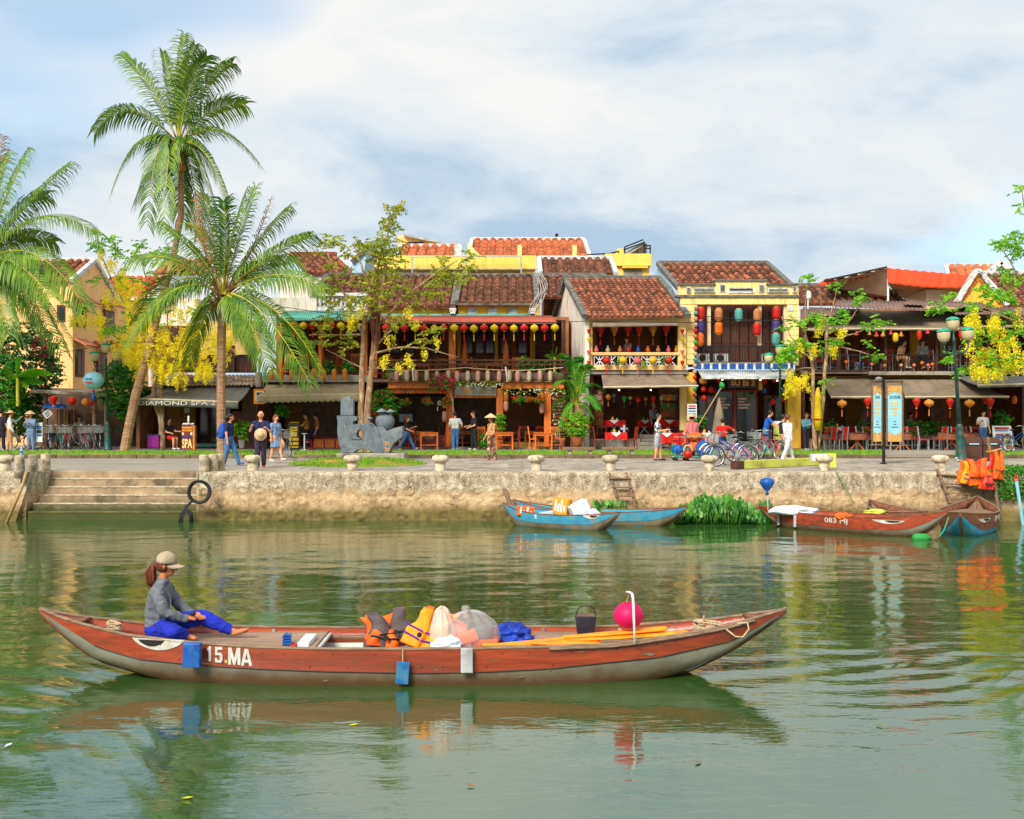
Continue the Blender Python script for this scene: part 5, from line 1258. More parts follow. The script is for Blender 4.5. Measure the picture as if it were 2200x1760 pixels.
BL=['first leafy plant at the right end of the long balcony','second leafy plant at the right end of the long balcony','low plant beside the banana on the long balcony','green plant in the balcony trough above the slat valance','spiky plant on the cafe balcony, left one','spiky plant on the cafe balcony, right one','bushy plant in a trough under the teal roof','small plant on the white gable ledge, left','small plant on the white gable ledge, right','dark leafy plant in the restaurant doorway','low palm-like plant beside the conical hat woman','trailing plant, third on the lattice balcony','trailing plant, second on the lattice balcony','trailing plant, first on the lattice balcony','round green plant beside the cart woman','tall green plant in a white pot by the spa','broad leaved plant behind the bald man','green plant behind the menu board at far right']
for i,((x,y,a,b),l)in enumerate(zip(BP,BL)):
 D_={9:47.5,10:46.9,14:46.6,15:47.2,16:47.6,17:47.5}.get(i,48.0 if i<9 else 47.4)
 shrub('potted_plant',l,'plant',x,y,D_,a,b,60 if a>5 else 26,'leaf_mid' if i%3 else 'leaf_bright',20+i,0.13 if a>5 else.07,group='small plants along the houses')
HB=[(870,863),(917,862),(961,862),(1110,857),(1133,857),(1157,857)]
for i,(x,y)in enumerate(HB):
 t=shrub('hanging_basket',f'hanging flower basket, {ORD[i]} from the left on the restaurant ground floor','hanging basket',x,y,47.4,10,6,46,'leaf_mid',40+i,0.09,'flower_orange',16,'hanging flower baskets',stem=False)
 c=at(x,y,47.4)
 MB().lathe([(0.05,-0.16),(0.14,-0.04),(0.16,0.0)],c,10).build('basket','terracotta',t)
 for k in range(3):MB().tube([c+Vector((0.14*math.cos(k*2.1),0.14*math.sin(k*2.1),0)),c+Vector((0,0,0.42))],0.006,4).build('chain','iron',t)
shrub('potted_shrub','large clay pot with a bushy shrub and red flowers between the benches','potted plant',1240,912,46.4,27,30,300,'leaf_bright',60,0.11,'flower_orange',14)
t=thing('clay_pot','wide terracotta pot under the bushy shrub','pot',at(1240,952,46.4));MB().lathe([(0.16,-0.22),(0.24,0.1),(0.29,0.22),(0.29,0.27),(0.24,0.27)],at(1240,952,46.4),16).build('pot_body','terracotta',t,smooth=True)
t=thing('clay_pot','smaller terracotta pot left of the wide one','pot',at(1208,952,46.6));MB().lathe([(0.1,-0.2),(0.14,0.15),(0.16,0.2),(0.12,0.2)],at(1208,952,46.6),14).build('pot_body','terracotta',t,smooth=True)
t=thing('white_pot','white flower pot standing by the spa entrance','pot',at(519,952,47.2));MB().lathe([(0.1,-0.22),(0.15,0.14),(0.16,0.14)],at(519,952,47.2),14).build('pot_body','white_paint',t,smooth=True)
rs=random.Random(31)
t=thing('areca_palm','feathery areca palm between the restaurant and the lattice house','palm',(X(1240,46.6),46.6,GZ))
for i in range(5):MB().tube([at(1236+i*3,968,46.6),at(1232+i*5,870,46.6)],0.05,6).build('stem','bamboo',t)
for(x1,y1),(x2,y2)in(((1225,790),(1190,830)),((1240,770),(1215,780)),((1250,770),(1275,790)),((1255,800),(1300,840)),((1220,830),(1185,880)),((1262,830),(1285,880)),((1235,800),(1205,900)),((1245,780),(1240,785)),((1255,790),(1270,850)),((1225,810),(1195,800)),((1250,760),(1260,800)),((1230,850),(1200,925)),((1250,850),(1275,900))):
 dy=rs.uniform(-.7,.5);frond(t,at(1240+rs.uniform(-5,5),872,46.6),at(x1,y1,46.6+dy*.5),at(x2,y2,46.6+dy),30,0.42,rs.uniform(-.5,.5),rs,'palm_stem','leaf_mid',0.4,0.05,r0=0.018)
def banana(label,px,py,D,leaves,s,seed):
 rs=random.Random(seed);c=at(px,py,D);t=thing('banana_plant',label,'banana plant',c)
 for(dx,dz,L)in leaves:
  P1=c+Vector((dx*0.5,rs.uniform(-.3,.3),dz*1.0));P2=c+Vector((dx,rs.uniform(-.4,.1),dz*0.9-abs(dx)*0.25));m=MB()
  secs=[]
  for k in range(11):
   f=k/10;p=bez(c,P1,P2,f);w=s*math.sin(PI*min(1,0.12+0.86*f))**0.8*0.5;fold=0.35
   T=(bez(c,P1,P2,min(1,f+.05))-bez(c,P1,P2,max(0,f-.05))).normalized();S=Vector((0,1,0))*0.6+Vector((0,0,-0.8))
   secs.append([p+S*w+Vector((0,0,-w*fold)),p,p-S*w*0.7+Vector((0,-w*.6,-w*fold))])
  m.loft(secs,t=rs.random());m.build('banana_leaf','leaf_bright',t,smooth=True)
 MB().tube([c+Vector((0,0,-1.2)),c+Vector((0,0,.1))],0.07,8).build('stem','palm_stem',t)
banana('banana plant with long arching leaves at the left edge',38,812,46.4,[(1.6,0.6,1),(1.2,0.1,1),(0.2,1.0,1),(-0.8,0.5,1),(0.5,-0.2,1)],0.5,3)
banana('young banana plant at the right end of the long balcony',1192,772,47.8,[(0.45,0.35,1),(-0.45,0.3,1),(0.1,0.6,1),(-0.2,0.45,1)],0.28,5)
mat('leaf_hyacinth',(92,160,56),(56,122,36),sc=2,bump=0,rough=0.4,tint=0.5,trans=0.3,hue=0.03)
rs=random.Random(77);m=MB()
def pad(m,base,tip,r,t):
 m.tube([base,base.lerp(tip,.5)+Vector((rs.uniform(-.02,.02),0,0)),tip],[0.012,0.014,0.008],4,0,t)
 n=Vector((rs.uniform(-.8,.8),-1,rs.uniform(-.2,0.7))).normalized();a=n.cross(Vector((0,0,1))).normalized();b=a.cross(n);b=b if b.z>0 else-b
 vs=[tip+b*r*.6]+[tip+b*r*.9+(a*math.cos(q)*.85+b*math.sin(q)*1.35)*r+n*0.3*r*math.cos(q)**2 for q in[2*PI*k/8 for k in range(8)]]
 m.add(vs,[(0,k+1,(k+1)%8+1)for k in range(8)],0,t)
for i in range(1000):
 u=rs.uniform(0,1);px=1450+190*u;D=rs.uniform(29.7,30.8)
 if noise.noise(Vector((px*0.02,D,0)))<-0.35:continue
 hmax=(0.66+.18*noise.noise(Vector((px*.03,2,0))))*(math.sin(PI*min(1,max(0,u*0.97+.03)))**0.55);h=hmax*rs.uniform(0.35,1.0)
 base=Vector((X(px,D),D,-0.02));pad(m,base,base+Vector((rs.uniform(-.16,.16),rs.uniform(-.18,.05),h)),rs.choice((.03,.045,.06,.075)),rs.random())
for i in range(110):
 px=rs.choice((rs.uniform(1275,1345),rs.uniform(1280,1320),rs.uniform(1640,1655)));D=rs.uniform(30.3,30.7);base=Vector((X(px,D),D,0));pad(m,base,base+Vector((rs.uniform(-.1,.1),0,rs.uniform(.2,.5))),0.06,rs.random())
o=m.build('water_hyacinth','leaf_hyacinth',smooth=True);tag(o,'dense raft of bright green water hyacinth against the quay wall','water plants',None,'stuff')
m=MB()
for i in range(2600):
 px=rs.uniform(2092,2230);v=rs.random();D=30.75-0.25*rs.random();z=GZ+0.15-v*0.85*min(1,max(0.15,(px-2085)/60))+.1*noise.noise(Vector((px*.05,v*3,0)))
 leaf_quad(m,Vector((X(px,D),D,z)),Vector((rs.uniform(-1,1),-0.6,rs.uniform(-1,.5))),rs.uniform(0.06,0.11),rs)
for i in range(900):
 px=rs.uniform(2130,2240);D=rs.uniform(30.9,32.5);leaf_quad(m,Vector((X(px,D),D,GZ+rs.uniform(0,.14))),Vector((rs.uniform(-1,1),-0.6,rs.uniform(-.2,1))),rs.uniform(0.06,0.11),rs)
tag(m.build('ivy','leaf_mid'),'green ivy hanging over the earth bank at the right edge','ivy',None,'stuff')
m=MB()
for k in range(46):
 px=rs.choice((rs.uniform(1770,1872),rs.uniform(1945,2000),rs.uniform(2000,2040)))
 for j in range(7):spray(m,at(px+rs.uniform(-6,6),rs.uniform(905,932),47.3),rs,0.1,3)
t=thing('planter_hedge','low dark hedge along the front of the right-hand restaurant','hedge',(X(1900,47.3),47.3,GZ));m.build('foliage','leaf_dark',t);part(t,'trough','tin_dark',1765,932,2050,945,47.4,0.3)
m=MB();li=MB()
for i in range(420):
 px,py=(rs.uniform(975,1080),rs.uniform(820,828))if i%3==0 else((rs.uniform(1075,1215),rs.uniform(833,846))if i%3==1 else(rs.uniform(1186,1214),rs.uniform(840,955)))
 spray(m,at(px,py,47.3),rs,0.06,2)
 if i%4==0:li.ell(at(px,py+3,47.15),0.025,6,4)
t=thing('creeper_garland','creeper garland with small white bulbs along the restaurant fascia','garland',at(1090,840,47.3));m.build('foliage','leaf_olive',t);o=li.build('bulbs','white_paint',t);o['kind']='stuff'
SZ=GZ+0.125
struct(MB().box(-27,27,45.4,75,GZ-0.1,SZ).build('sidewalk','asphalt'))
bp_=None
for i,px in enumerate((12,543,757,946,1152,1311,1524,1771,2020)):
 lb=f'mushroom shaped stone bollard, {ORD[i]} from the left on the quay edge'
 p=Vector((X(px,31.8),31.8,GZ))
 if bp_ is None:
  bp_=thing('stone_bollard',lb,'bollard',(0,0,0),'stone bollards along the quay edge')
  MB().lathe([(0.16,0.0),(0.165,0.02),(0.15,0.1),(0.15,0.27)],n=24).build('shaft','stone_pale',bp_,smooth=True)
  MB().lathe([(0.16,0.25),(0.225,0.28),(0.25,0.33),(0.25,0.38),(0.225,0.43),(0.14,0.46),(0.0,0.465)],n=28).build('cap','stone_pale',bp_,smooth=True)
  bp_.location=p
 else:dup(bp_,p,U(0,6),lb)
for grp,pxs,w in(('left',((42,30.75),(71,31.3),(98,31.9)),'beside the steps on the far left'),('mid',((438,31.2),(458,31.5),(473,31.9)),'at the right of the steps')):
 for i,(px,D)in enumerate(pxs):
  n=16;m=MB();rs=random.Random(px)
  m.lathe([(0.135,-0.15),(0.14,0.1),(0.132,0.3),(0.138,0.46),(0.125,0.49),(0.0,0.5)],(X(px,D),D,GZ),n)
  m.v=[(x+.008*noise.noise(Vector((x*9,y*9,z*5))),y,z+.01*noise.noise(Vector((x*9,z*5,y))))for x,y,z in m.v]
  o=m.build('stone_post','stone',smooth=True);tag(o,f'short stone post, {ORD[i]} of the three {w}','post','short stone posts by the steps')
t=thing('water_bottle','small plastic water bottle with blue label on a stone post','bottle',(X(46,30.75),30.75,GZ+0.5))
MB().lathe([(0.03,0),(0.034,0.02),(0.034,0.14),(0.014,0.19),(0.014,0.21)],(X(46,30.75),30.75,GZ+.5),12).build('bottle_body','blue_wall',t,smooth=True)
MB().lathe([(0.035,0.05),(0.035,0.12)],(X(46,30.75),30.75,GZ+.5),12,caps=False).build('label_band','ink_blue',t);MB().lathe([(0.016,0.205),(0.016,0.235)],(X(46,30.75),30.75,GZ+.5),10).build('cap','white_paint',t)
def lamp(label,px,D,z,tilt=(0,0),s=1.0,rz=0):
 t=thing('street_lamp',label,'street lamp',(0,0,0),'green three-headed street lamps')
 MB().lathe([(0.2,0),(0.2,0.06),(0.17,0.1),(0.16,0.4),(0.13,0.75),(0.12,0.8),(0.14,0.84),(0.13,1.0),(0.1,1.1),(0.12,1.14),(0.09,1.25),(0.075,1.3)],n=16).build('pedestal','lamp_green',t,smooth=True)
 MB().lathe([(0.07,1.28),(0.045,4.05),(0.06,4.08),(0.06,4.14),(0.03,4.2),(0.03,4.45)],n=12).build('pole','lamp_green',t,smooth=True)
 for k,(dx,dy,z0)in enumerate(((0,0,4.42),(-0.5,-0.1,4.05),(0.5,-0.1,4.05))):
  if dx:
   P=[Vector((0,0,3.75)),Vector((dx*.35,dy*.4,3.72)),Vector((dx*.7,dy*.7,3.68)),Vector((dx*1.0,dy,3.78)),Vector((dx,dy,4.06))]
   MB().tube([P[0]]+[bez(P[0],Vector((dx*.6,dy*.6,3.5)),Vector((dx,dy,3.85)),f/8)for f in range(1,9)]+[P[-1]],0.028,6).build('arm','lamp_green',t,smooth=True)
   MB().tube([Vector((dx*.45+.1*math.cos(a)*(1-a/9),dy*.45,3.82+.1*math.sin(a)*(1-a/9)))for a in[q*.6 for q in range(12)]],0.016,5).build('scroll','lamp_green',t,smooth=True)
  MB().lathe([(0.06,0),(0.15,0.05),(0.2,0.16),(0.21,0.3),(0.2,0.36)],(dx,dy,z0),18).build('lamp_glass','lamp_glass',t,smooth=True)
  MB().lathe([(0.22,0.35),(0.225,0.38),(0.17,0.43),(0.08,0.465),(0.0,0.475)],(dx,dy,z0),18).build('lamp_cap','lamp_cap',t,smooth=True)
  MB().lathe([(0.07,-0.06),(0.07,0.02)],(dx,dy,z0),10).build('lamp_collar','lamp_green',t)
 t.location=(X(px,D),D,z);t.rotation_euler=(tilt[0],tilt[1],rz);t.scale=(s,s,s)
 return t
lamp('green street lamp with three cream heads beside the parked bicycles',232,46.2,SZ,s=0.93,tilt=(0,R(-1.2)))
lamp('leaning green street lamp beside the brown bins',2066,37.4,GZ,tilt=(0,R(-4.5)),s=1.02,rz=R(20))
lamp('green street lamp standing before the yellow shop',1676,45.2,SZ,s=0.9,rz=R(-15))
text(None,'5','letter_white',2056,987,37.15,0.12,0.14,name='painted_number');tag(bpy.data.objects['painted_number'],'white painted number on the leaning lamp base','number')
t=thing('balloon_lantern','large pale blue lettered lantern hanging on the left street lamp','lantern',at(201,818,45.6))
MB().lathe([(0.1,-0.36),(0.28,-0.28),(0.42,-0.08),(0.43,0.08),(0.3,0.28),(0.1,0.36)],at(201,818,45.6),24,lobes=16,la=0.015).build('silk_body','poster_blue',t,smooth=True)
text(t,'HOI AN','ink_blue',189,814,45.14,0.3,0.11);part(t,'lettering','ink_red',182,820,198,823,45.16,0.01)
MB().tube([at(201,798,45.6),at(203,790,45.6)],0.02,6).build('hook','iron',t);MB().lathe([(0.03,0),(0.07,-0.3),(0.05,-0.35)],at(201,840,45.6),10).build('tassel','silk_blue',t);MB().lathe([(0.05,0),(0.05,-0.08)],at(201,838,45.6),10).build('tassel_knot','silk_red',t)
for i,(x0,x1)in enumerate(((1208,1278),(1293,1368))):
 D=41.4;t=thing('stone_bench',['left','right'][i]+' backless stone bench on the grass before the lattice house','bench',(X((x0+x1)/2,D),D,GZ),'stone benches')
 MB().box(X(x0,D),X(x1,D),D-0.2,D+0.2,Z(966,D)-0.03,Z(961,D)).build('seat','grey_wood',t,bevel=0.015)
 for px in(x0+12,x1-14):MB().box(X(px,D),X(px+8,D),D-0.14,D+0.14,GZ,Z(966,D)-0.03).build('leg','concrete',t,bevel=0.015)
D=38.4
def sc(p):return(X(700+p[0]/10.145,D),Z(840+p[1]/10.145,D))
t=thing('stone_sculpture','grey abstract stone sculpture of figures in conical hats','sculpture',(X(790,D),D,GZ))
body=[(250,540),(640,548),(690,590),(690,640),(610,660),(605,735),(700,722),(765,712)]
hole=[(765+82*math.sin(a),938-95*math.cos(a))for a in[-2*PI*k/20 for k in range(21)]]
rest=[(768,711),(860,698),(950,690),(1040,760),(1110,930),(1170,1100),(1225,1355),(1060,1350),(960,1280),(800,1250),(690,1290),(610,1345),(370,1345),(300,1150),(262,900),(270,700)]
MB().prism([sc(p)for p in body+hole+rest][::-1],D-0.15,D+0.4).build('body_block','sculpture',t,bevel=0.012)
MB().prism([sc(p)for p in[(322,175),(360,150),(540,118),(548,172),(606,176),(600,541),(320,538)]][::-1],D,D+0.3).build('tower_slab','sculpture',t,bevel=0.02)
MB().prism([sc(p)for p in[(1112,782),(1268,788),(1340,880),(1500,812),(1685,768),(1692,990),(1480,1150),(1390,1352),(1228,1354),(1170,1080)]][::-1],D-0.2,D+0.45).build('wing_block','sculpture',t,bevel=0.02)
MB().prism([sc(p)for p in[(950,692),(1030,700),(1110,775),(1180,900),(1225,1100),(1260,1352),(1222,1353),(1168,1100),(1110,930),(1040,760)]][::-1],D-0.23,D-0.14).build('robe_fold','sculpture',t,bevel=0.02)
MB().prism([sc(p)for p in[(398,680),(435,680),(470,820),(590,970),(720,1035),(800,1030),(720,1062),(590,1036),(470,900),(410,780)]][::-1],D-0.19,D-0.14).build('carved_crescent','sculpture',t,bevel=0.01)
c0=at(700+1290/10.145,840+690/10.145,D+0.2)
MB().lathe([(0.22,-0.32),(0.33,-0.05),(0.34,0.1),(0.28,0.22),(0.12,0.26),(0.1,0.34)],c0,18).build('figure_body','sculpture',t,smooth=True)
for nm,x_,y_,s_ in(('',1222,445,0.2),('',1412,448,0.17),('',955,596,0.12)):
 q=at(700+x_/10.145,840+y_/10.145,D+0.15);h=MB().lathe([(s_,-0.03),(s_*0.95,0.0),(s_*0.3,s_*0.38),(0.0,s_*0.55)],q,18).build('hat_stone','sculpture',t,smooth=True)
 MB().lathe([(s_*0.28,-0.22),(s_*0.34,-0.1),(s_*0.3,-0.02)],q,12).build('head_stone','sculpture',t,smooth=True)
for(x0,y0,x1,y1)in((1300,1105,1400,1125),(1340,1105,1360,1190),(1300,1150,1400,1168),(1310,1215,1330,1270),(1330,1250,1400,1268),(1300,1285,1400,1300)):
 a0,b0=sc((x0,y0));a1,b1=sc((x1,y1));MB().box(a0,a1,D-0.212,D-0.19,b1,b0).build('carved_character','gold_paint',t)
a0,b0=sc((340,1350));a1,b1=sc((1760,1350));MB().box(X(727,D),X(872,D),D-0.5,D+0.7,GZ+.05,b0-0.003).build('plinth','concrete',t,bevel=0.04)
def bike_proto():
 t=thing('bicycle','bicycle','bicycle')
 def wheel(cx):
  o=MB()
  ring=[Vector((cx+0.32*math.cos(a),0,0.33+0.32*math.sin(a)))for a in[2*PI*k/28 for k in range(29)]]
  w=o.tube(ring,0.017,6,caps=False).build('wheel','black_rubber',t,smooth=True)
  MB().tube([Vector((cx+(p.x-cx)*0.93,0,0.33+(p.z-0.33)*0.93))for p in ring],0.01,5,caps=False).build('rim','steel',w)
  sp=MB()
  for k in range(14):
   a=2*PI*k/14;sp.tube([(cx,0.02*(-1)**k,0.33),(cx+0.3*math.cos(a),0,0.33+0.3*math.sin(a))],0.0025,3,caps=False)
  sp.tube([(cx,-0.04,0.33),(cx,0.04,0.33)],0.02,8);sp.build('spokes','steel',w)['kind']='stuff'
  MB().tube([Vector((cx+0.36*math.cos(a),0,0.33+0.36*math.sin(a)))for a in[R(20+7*k)for k in range(22)]],0.016,6,flat=1.6).build('mudguard','steel',w)
 wheel(-0.53);wheel(0.53)
 f=[((-0.53,.03,.33),(-0.18,0,.38)),((-0.18,0,.38),(-0.27,0,.82)),((-0.53,.03,.33),(-0.25,0,.7)),((-0.18,0,.38),(0.36,0,.78)),((-0.22,0,.55),(0.34,0,.86)),((0.33,0,.95),(0.39,0,.7)),((0.39,.05,.68),(0.53,.05,.33)),((0.39,-.05,.68),(0.53,-.05,.33)),((-0.53,-.03,.33),(-0.18,0,.38)),((-0.53,-.03,.33),(-0.25,0,.7))]
 for a,b in f:MB().tube([a,b],0.016,6).build('frame_tube','frame_blue',t)
 MB().lathe([(0.02,0),(0.1,0.015),(0.11,0.04),(0.06,0.07),(0,0.075)],(-0.29,0,0.85),12).build('saddle','black_rubber',t,smooth=True)
 MB().tube([(0.33,0,.95),(0.36,0,1.03),(0.3,.2,1.08),(0.18,.28,1.03)],0.012,6).build('handlebar','steel',t,smooth=True);MB().tube([(0.33,0,.95),(0.36,0,1.03),(0.3,-.2,1.08),(0.18,-.28,1.03)],0.012,6).build('handlebar','steel',t,smooth=True)
 b=MB()
 for k in range(9):
  y=-0.17+0.34*k/8
  for x in(0.42,0.68):b.bar((x,y,0.98),(x-(0.03 if x>.5 else-.03),y*0.8,0.74),0.007)
 for k in range(5):
  z=0.74+0.06*k;q=0.8+0.05*k
  for y in(-.17,.17):b.bar((0.45-.008*k,y*q,z),(0.65+.008*k,y*q,z),0.007)
  for x in(0.45-.008*k,0.65+.008*k):b.bar((x,-.17*q,z),(x,.17*q,z),0.007)
 b.box(0.45,0.65,-.14,.14,.735,.742);o=b.build('basket','basket_wire',t);o['kind']='stuff'
 MB().lathe([(0.09,-0.006),(0.09,0.006)],(-0.18,0.05,0.36),16,M3=Matrix.Rotation(PI/2,3,'X')).build('chain_wheel','steel',t)
 for s_ in(-1,1):MB().tube([(-0.18,0.07*s_,0.36),(-0.18+0.12*s_,0.08*s_,0.36-.1*s_),(-0.18+0.12*s_,0.17*s_,0.36-.1*s_)],0.012,5).build('crank','steel',t)
 MB().box(-0.78,-0.4,-.07,.07,.72,.735).build('rear_rack','steel',t)
 return t
mat('frame_blue',(30,80,160),None,bump=0,rough=0.35);mat('frame_red',(200,40,24),None,bump=0,rough=0.35);mat('frame_pink',(226,110,140),None,bump=0,rough=0.35)
mat('frame_teal',(20,150,130),None,bump=0,rough=0.35);mat('frame_silver',(180,182,186),None,bump=0,rough=0.3,metal=0.6);mat('frame_black',(36,34,36),None,bump=0,rough=0.35);mat('frame_orange',(220,100,30),None,bump=0,rough=0.35)
mat('basket_wire',(190,192,190),(150,150,148),bump=0,rough=0.4,metal=0.3)
bk=bike_proto()
def place_bike(px,D,z,rz,col,label,group,s=1.0,lean=0.06):
 o=dup(bk,(X(px,D),D,z),rz,label,group,s);o.rotation_euler=(lean,0,rz);recolour(o,'frame_blue','frame_'+col);return o
for i,(px,col,rz)in enumerate(((112,'blue',-75),(128,'teal',-55),(145,'red',-60),(164,'silver',-35),(182,'red',-55),(200,'silver',-60),(214,'black',-65))):
 place_bike(px,47.2+0.1*(i%2),SZ,R(rz),col,f'{col} hire bicycle, {ORD[i]} from the left in the parked row by the shelter','hire bicycles in a row')
place_bike(88,47.8,SZ,R(170),'black','dark bicycle parked side-on behind the narrow white sign','hire bicycles in a row');place_bike(50,47.6,SZ,R(10),'silver','bicycle behind the woman in denim','hire bicycles in a row')
place_bike(1572,34.2,GZ,R(187),'blue','blue bicycle with basket nearest the quay edge','bicycles on the promenade',1.02);place_bike(1560,36.2,GZ,R(180),'silver','silver bicycle standing behind the blue one','bicycles on the promenade')
place_bike(1590,35.2,GZ,R(196),'pink','small pink bicycle beside the blue one','bicycles on the promenade',0.8);place_bike(1652,39.6,GZ,R(120),'red','red framed bicycle near the street lamp','bicycles on the promenade',1.0);place_bike(1632,40.2,GZ,R(110),'teal','teal framed bicycle left of the red framed one','bicycles on the promenade',1.0)
place_bike(612,42.5,GZ,R(-60),'black','black bicycle with grey basket behind the woman in the dress','bicycles on the promenade');place_bike(2188,44.2,SZ,R(-70),'blue','bicycle with wicker basket at the right edge','bicycles on the promenade');place_bike(1600,38.4,GZ,R(205),'black','black bicycle behind the pink one','bicycles on the promenade',.95)
remove_tree(bk)
D=38.6;t=thing('hand_cart','teal metal hand cart loaded with bags','cart',(X(1485,D),D,GZ))
for px in(1448,1470,1528):MB().bar((X(px,D),D-.2,GZ+.12),(X(px,D),D-.2,GZ+0.62+0.25*(px==1470)),0.03).build('upright','lamp_cap',t);MB().bar((X(px,D),D+.3,GZ+.12),(X(px,D),D+.3,GZ+0.62),0.03).build('upright','lamp_cap',t)
for z in(0.15,0.42,0.85):MB().bar((X(1446,D),D-.2,GZ+z),(X(1530,D),D-.2,GZ+z),0.03).build('rail','lamp_cap',t)
MB().box(X(1446,D),X(1530,D),D-.2,D+.3,GZ+.13,GZ+.16).build('deck','white_paint',t)
for px in(1451,1474,1526):
 for y in(-.2,.3):MB().lathe([(0.07,-.02),(0.07,.02)],(X(px,D),D+y,GZ+.07),14,M3=Matrix.Rotation(PI/2,3,'X')).build('wheel','black_rubber',t)
def bag(name,label,cat,px,py,D,r,m,seed,sq=2.0):
 def fn(u,v):
  a=u*2*PI;b=(v-.5)*PI;x,y,z=math.cos(b)*math.cos(a),math.cos(b)*math.sin(a),math.sin(b)
  k=1+0.22*noise.noise(Vector((x*1.7+seed,y*1.7,z*1.7)))+0.08*noise.noise(Vector((x*6,y*6,z*6+seed)))
  return at(px,py,D)+Vector((x*r[0]*k,y*r[1]*k,z*r[2]*k))
 o=MB().grid(fn,36,20).build(name,m,smooth=True);tag(o,label,cat,'goods on the cart');return o
mat('bag_blue',(10,96,190),(6,70,150),sc=5,bump=0.3,bsc=10,rough=0.45);mat('bag_orange',(236,110,30),(214,80,16),sc=5,bump=0.3,bsc=10,rough=0.5);mat('bag_red',(220,50,30),(190,34,20),sc=5,bump=0.3,bsc=10,rough=0.5)
bag('sack','large blue sack on the right side of the cart','sack',1512,965,D-.1,(0.28,0.3,0.3),'bag_blue',1);bag('sack','smaller blue sack on the left side of the cart','sack',1455,966,D,(0.2,0.25,0.18),'bag_blue',2);bag('sack','orange bag on top of the cart','bag',1492,938,D,(0.3,0.2,0.14),'bag_orange',3);bag('sack','pale orange bag in the middle of the cart','bag',1492,958,D+.1,(0.22,0.2,0.2),'bag_orange',4)
t=thing('plastic_basket','red plastic basket hanging on the front of the cart','basket',at(1478,975,D-.4));MB().lathe([(0.12,-.16),(0.15,0.1),(0.16,.1),(.13,-.14)],at(1478,975,D-.4),14).build('tub','red_paint',t,smooth=True);MB().tube([at(1478,975,D-.4)+Vector((0.15*math.cos(a),0,0.1+0.2*math.sin(a)))for a in[PI*k/10 for k in range(11)]],0.012,5).build('handle','white_paint',t)
a,b=Vector((X(1576,32.4),32.4,GZ+.14)),Vector((X(1768,35.2),35.2,GZ+.14));dr=(b-a).normalized()
t=thing('long_beam','long lime yellow timber beam lying on the quay','beam',(a.x,a.y,GZ));MB().bar(a+dr*.35,b,0.24,0.24).build('painted_body','lime_paint',t,bevel=.01);MB().bar(a,a+dr*.352,0.245,0.245).build('dark_end','brown_plastic',t,bevel=.01)
t=thing('signal_box','lime and white box standing behind the bollard by the beam','box',(X(1768,33),33,GZ));part(t,'case','lime_paint',1780,975,1797,1006,33,.5,bevel=.01);part(t,'white_panel','screen_white',1746,976,1780,990,33.1,.3)
D=35.9;t=thing('banner_sign','tall double banner stand with blue and gold posters on one post','sign',(X(1900,D),D,GZ))
part(t,'post','iron',1896.5,815,1902,997,D,.07);MB().lathe([(0.16,0),(0.05,0.06),(0.045,.12)],(X(1899,D),D+.03,GZ),12).build('foot','iron',t)
for x0,x1,yb,dd in((1873,1897,957,.02),(1904,1941,959,0)):
 fr=part(t,'banner_frame','brown_plastic',x0,819,x1,822,D+dd,.06)
 for r_ in((x0,yb-3,x1,yb),(x0,822,x0+2.5,yb-3),(x1-2.5,822,x1,yb-3)):part(fr,'frame_bar','grey_wood',*r_,D+dd,.06)
 pb_=part(t,'poster','poster_blue',x0+3.5,829,x1-3.5,949,D+dd+.02,.012)
 part(pb_,'poster_band','poster_tan',x0+3.5,829,x1-3.5,842,D+dd+.012,.006);part(pb_,'poster_band','poster_tan',x0+3.5,934,x1-3.5,949,D+dd+.012,.006)
 for k in range(5):part(pb_,'poster_ornament','poster_tan',x0+4+k*(x1-x0-12)/4,842,x0+8+k*(x1-x0-12)/4,842+[6,3,0.5,3,6][k],D+dd+.012,.005)
 for k in range(5):part(pb_,'poster_ornament','poster_tan',x0+4+k*(x1-x0-12)/4,934-[6,3,0.5,3,6][k],x0+8+k*(x1-x0-12)/4,934,D+dd+.012,.005)
 text(pb_,'2008','ink_dark',(x0+x1)/2,853.5,D+dd+.012,(x1-x0-14)/65,.1,depth=.004)
 for k in range(5):part(pb_,'poster_line','ink_tan',(x0+x1)/2-[8,7,9,6,5][k]*(x1-x0)/37,862+k*7,(x0+x1)/2+[8,7,9,6,5][k]*(x1-x0)/37,866+k*7,D+dd+.014,.005)
 for k in range(3):part(pb_,'poster_line','ink_dark',(x0+x1)/2-[2,3,7][k],905+k*6,(x0+x1)/2+[2,3,7][k],906.5+k*6,D+dd+.014,.005)
MB().lathe([(0.1,-.03),(.12,.02),(.02,.06)],at(1888,814,D-.2),10).build('spot_lamp','tin_grey',t);MB().tube([at(1899,820,D),at(1888,812,D-.2)],.015,5).build('lamp_arm','iron',t)
D=38.2;t=thing('litter_bin','pair of joined brown litter bins with curved lids beside the leaning lamp','bin',(X(2112,D),D,GZ))
for x0,x1 in((2075,2111),(2113,2150)):
 part(t,'bin_body','brown_plastic',x0,956,x1,990,D,.5,bevel=.02)
 w=(X(x1,D)-X(x0,D));cx_=X(x0,D);MB().add([(cx_+(w if s_ else 0),D+.25-.27*math.cos(a),Z(956,D)+.26*math.sin(a))for s_ in(0,1)for a in[PI*k/8 for k in range(9)]],[(k,k+1,10+k,9+k)for k in range(8)]+[tuple(range(8,-1,-1)),tuple(range(9,18))]).build('bin_lid','brown_plastic',t,smooth=False)
 MB().slab([at(x0+7,955,D-.03),at(x1-7,955,D-.03),at(x1-8,946,D+.06),at(x0+8,946,D+.06)],.01).build('lid_label','poster_blue',t)
t=thing('menu_board','leaning white menu board with red and blue price lettering','sign',at(2155,968,45.2));D=45.2
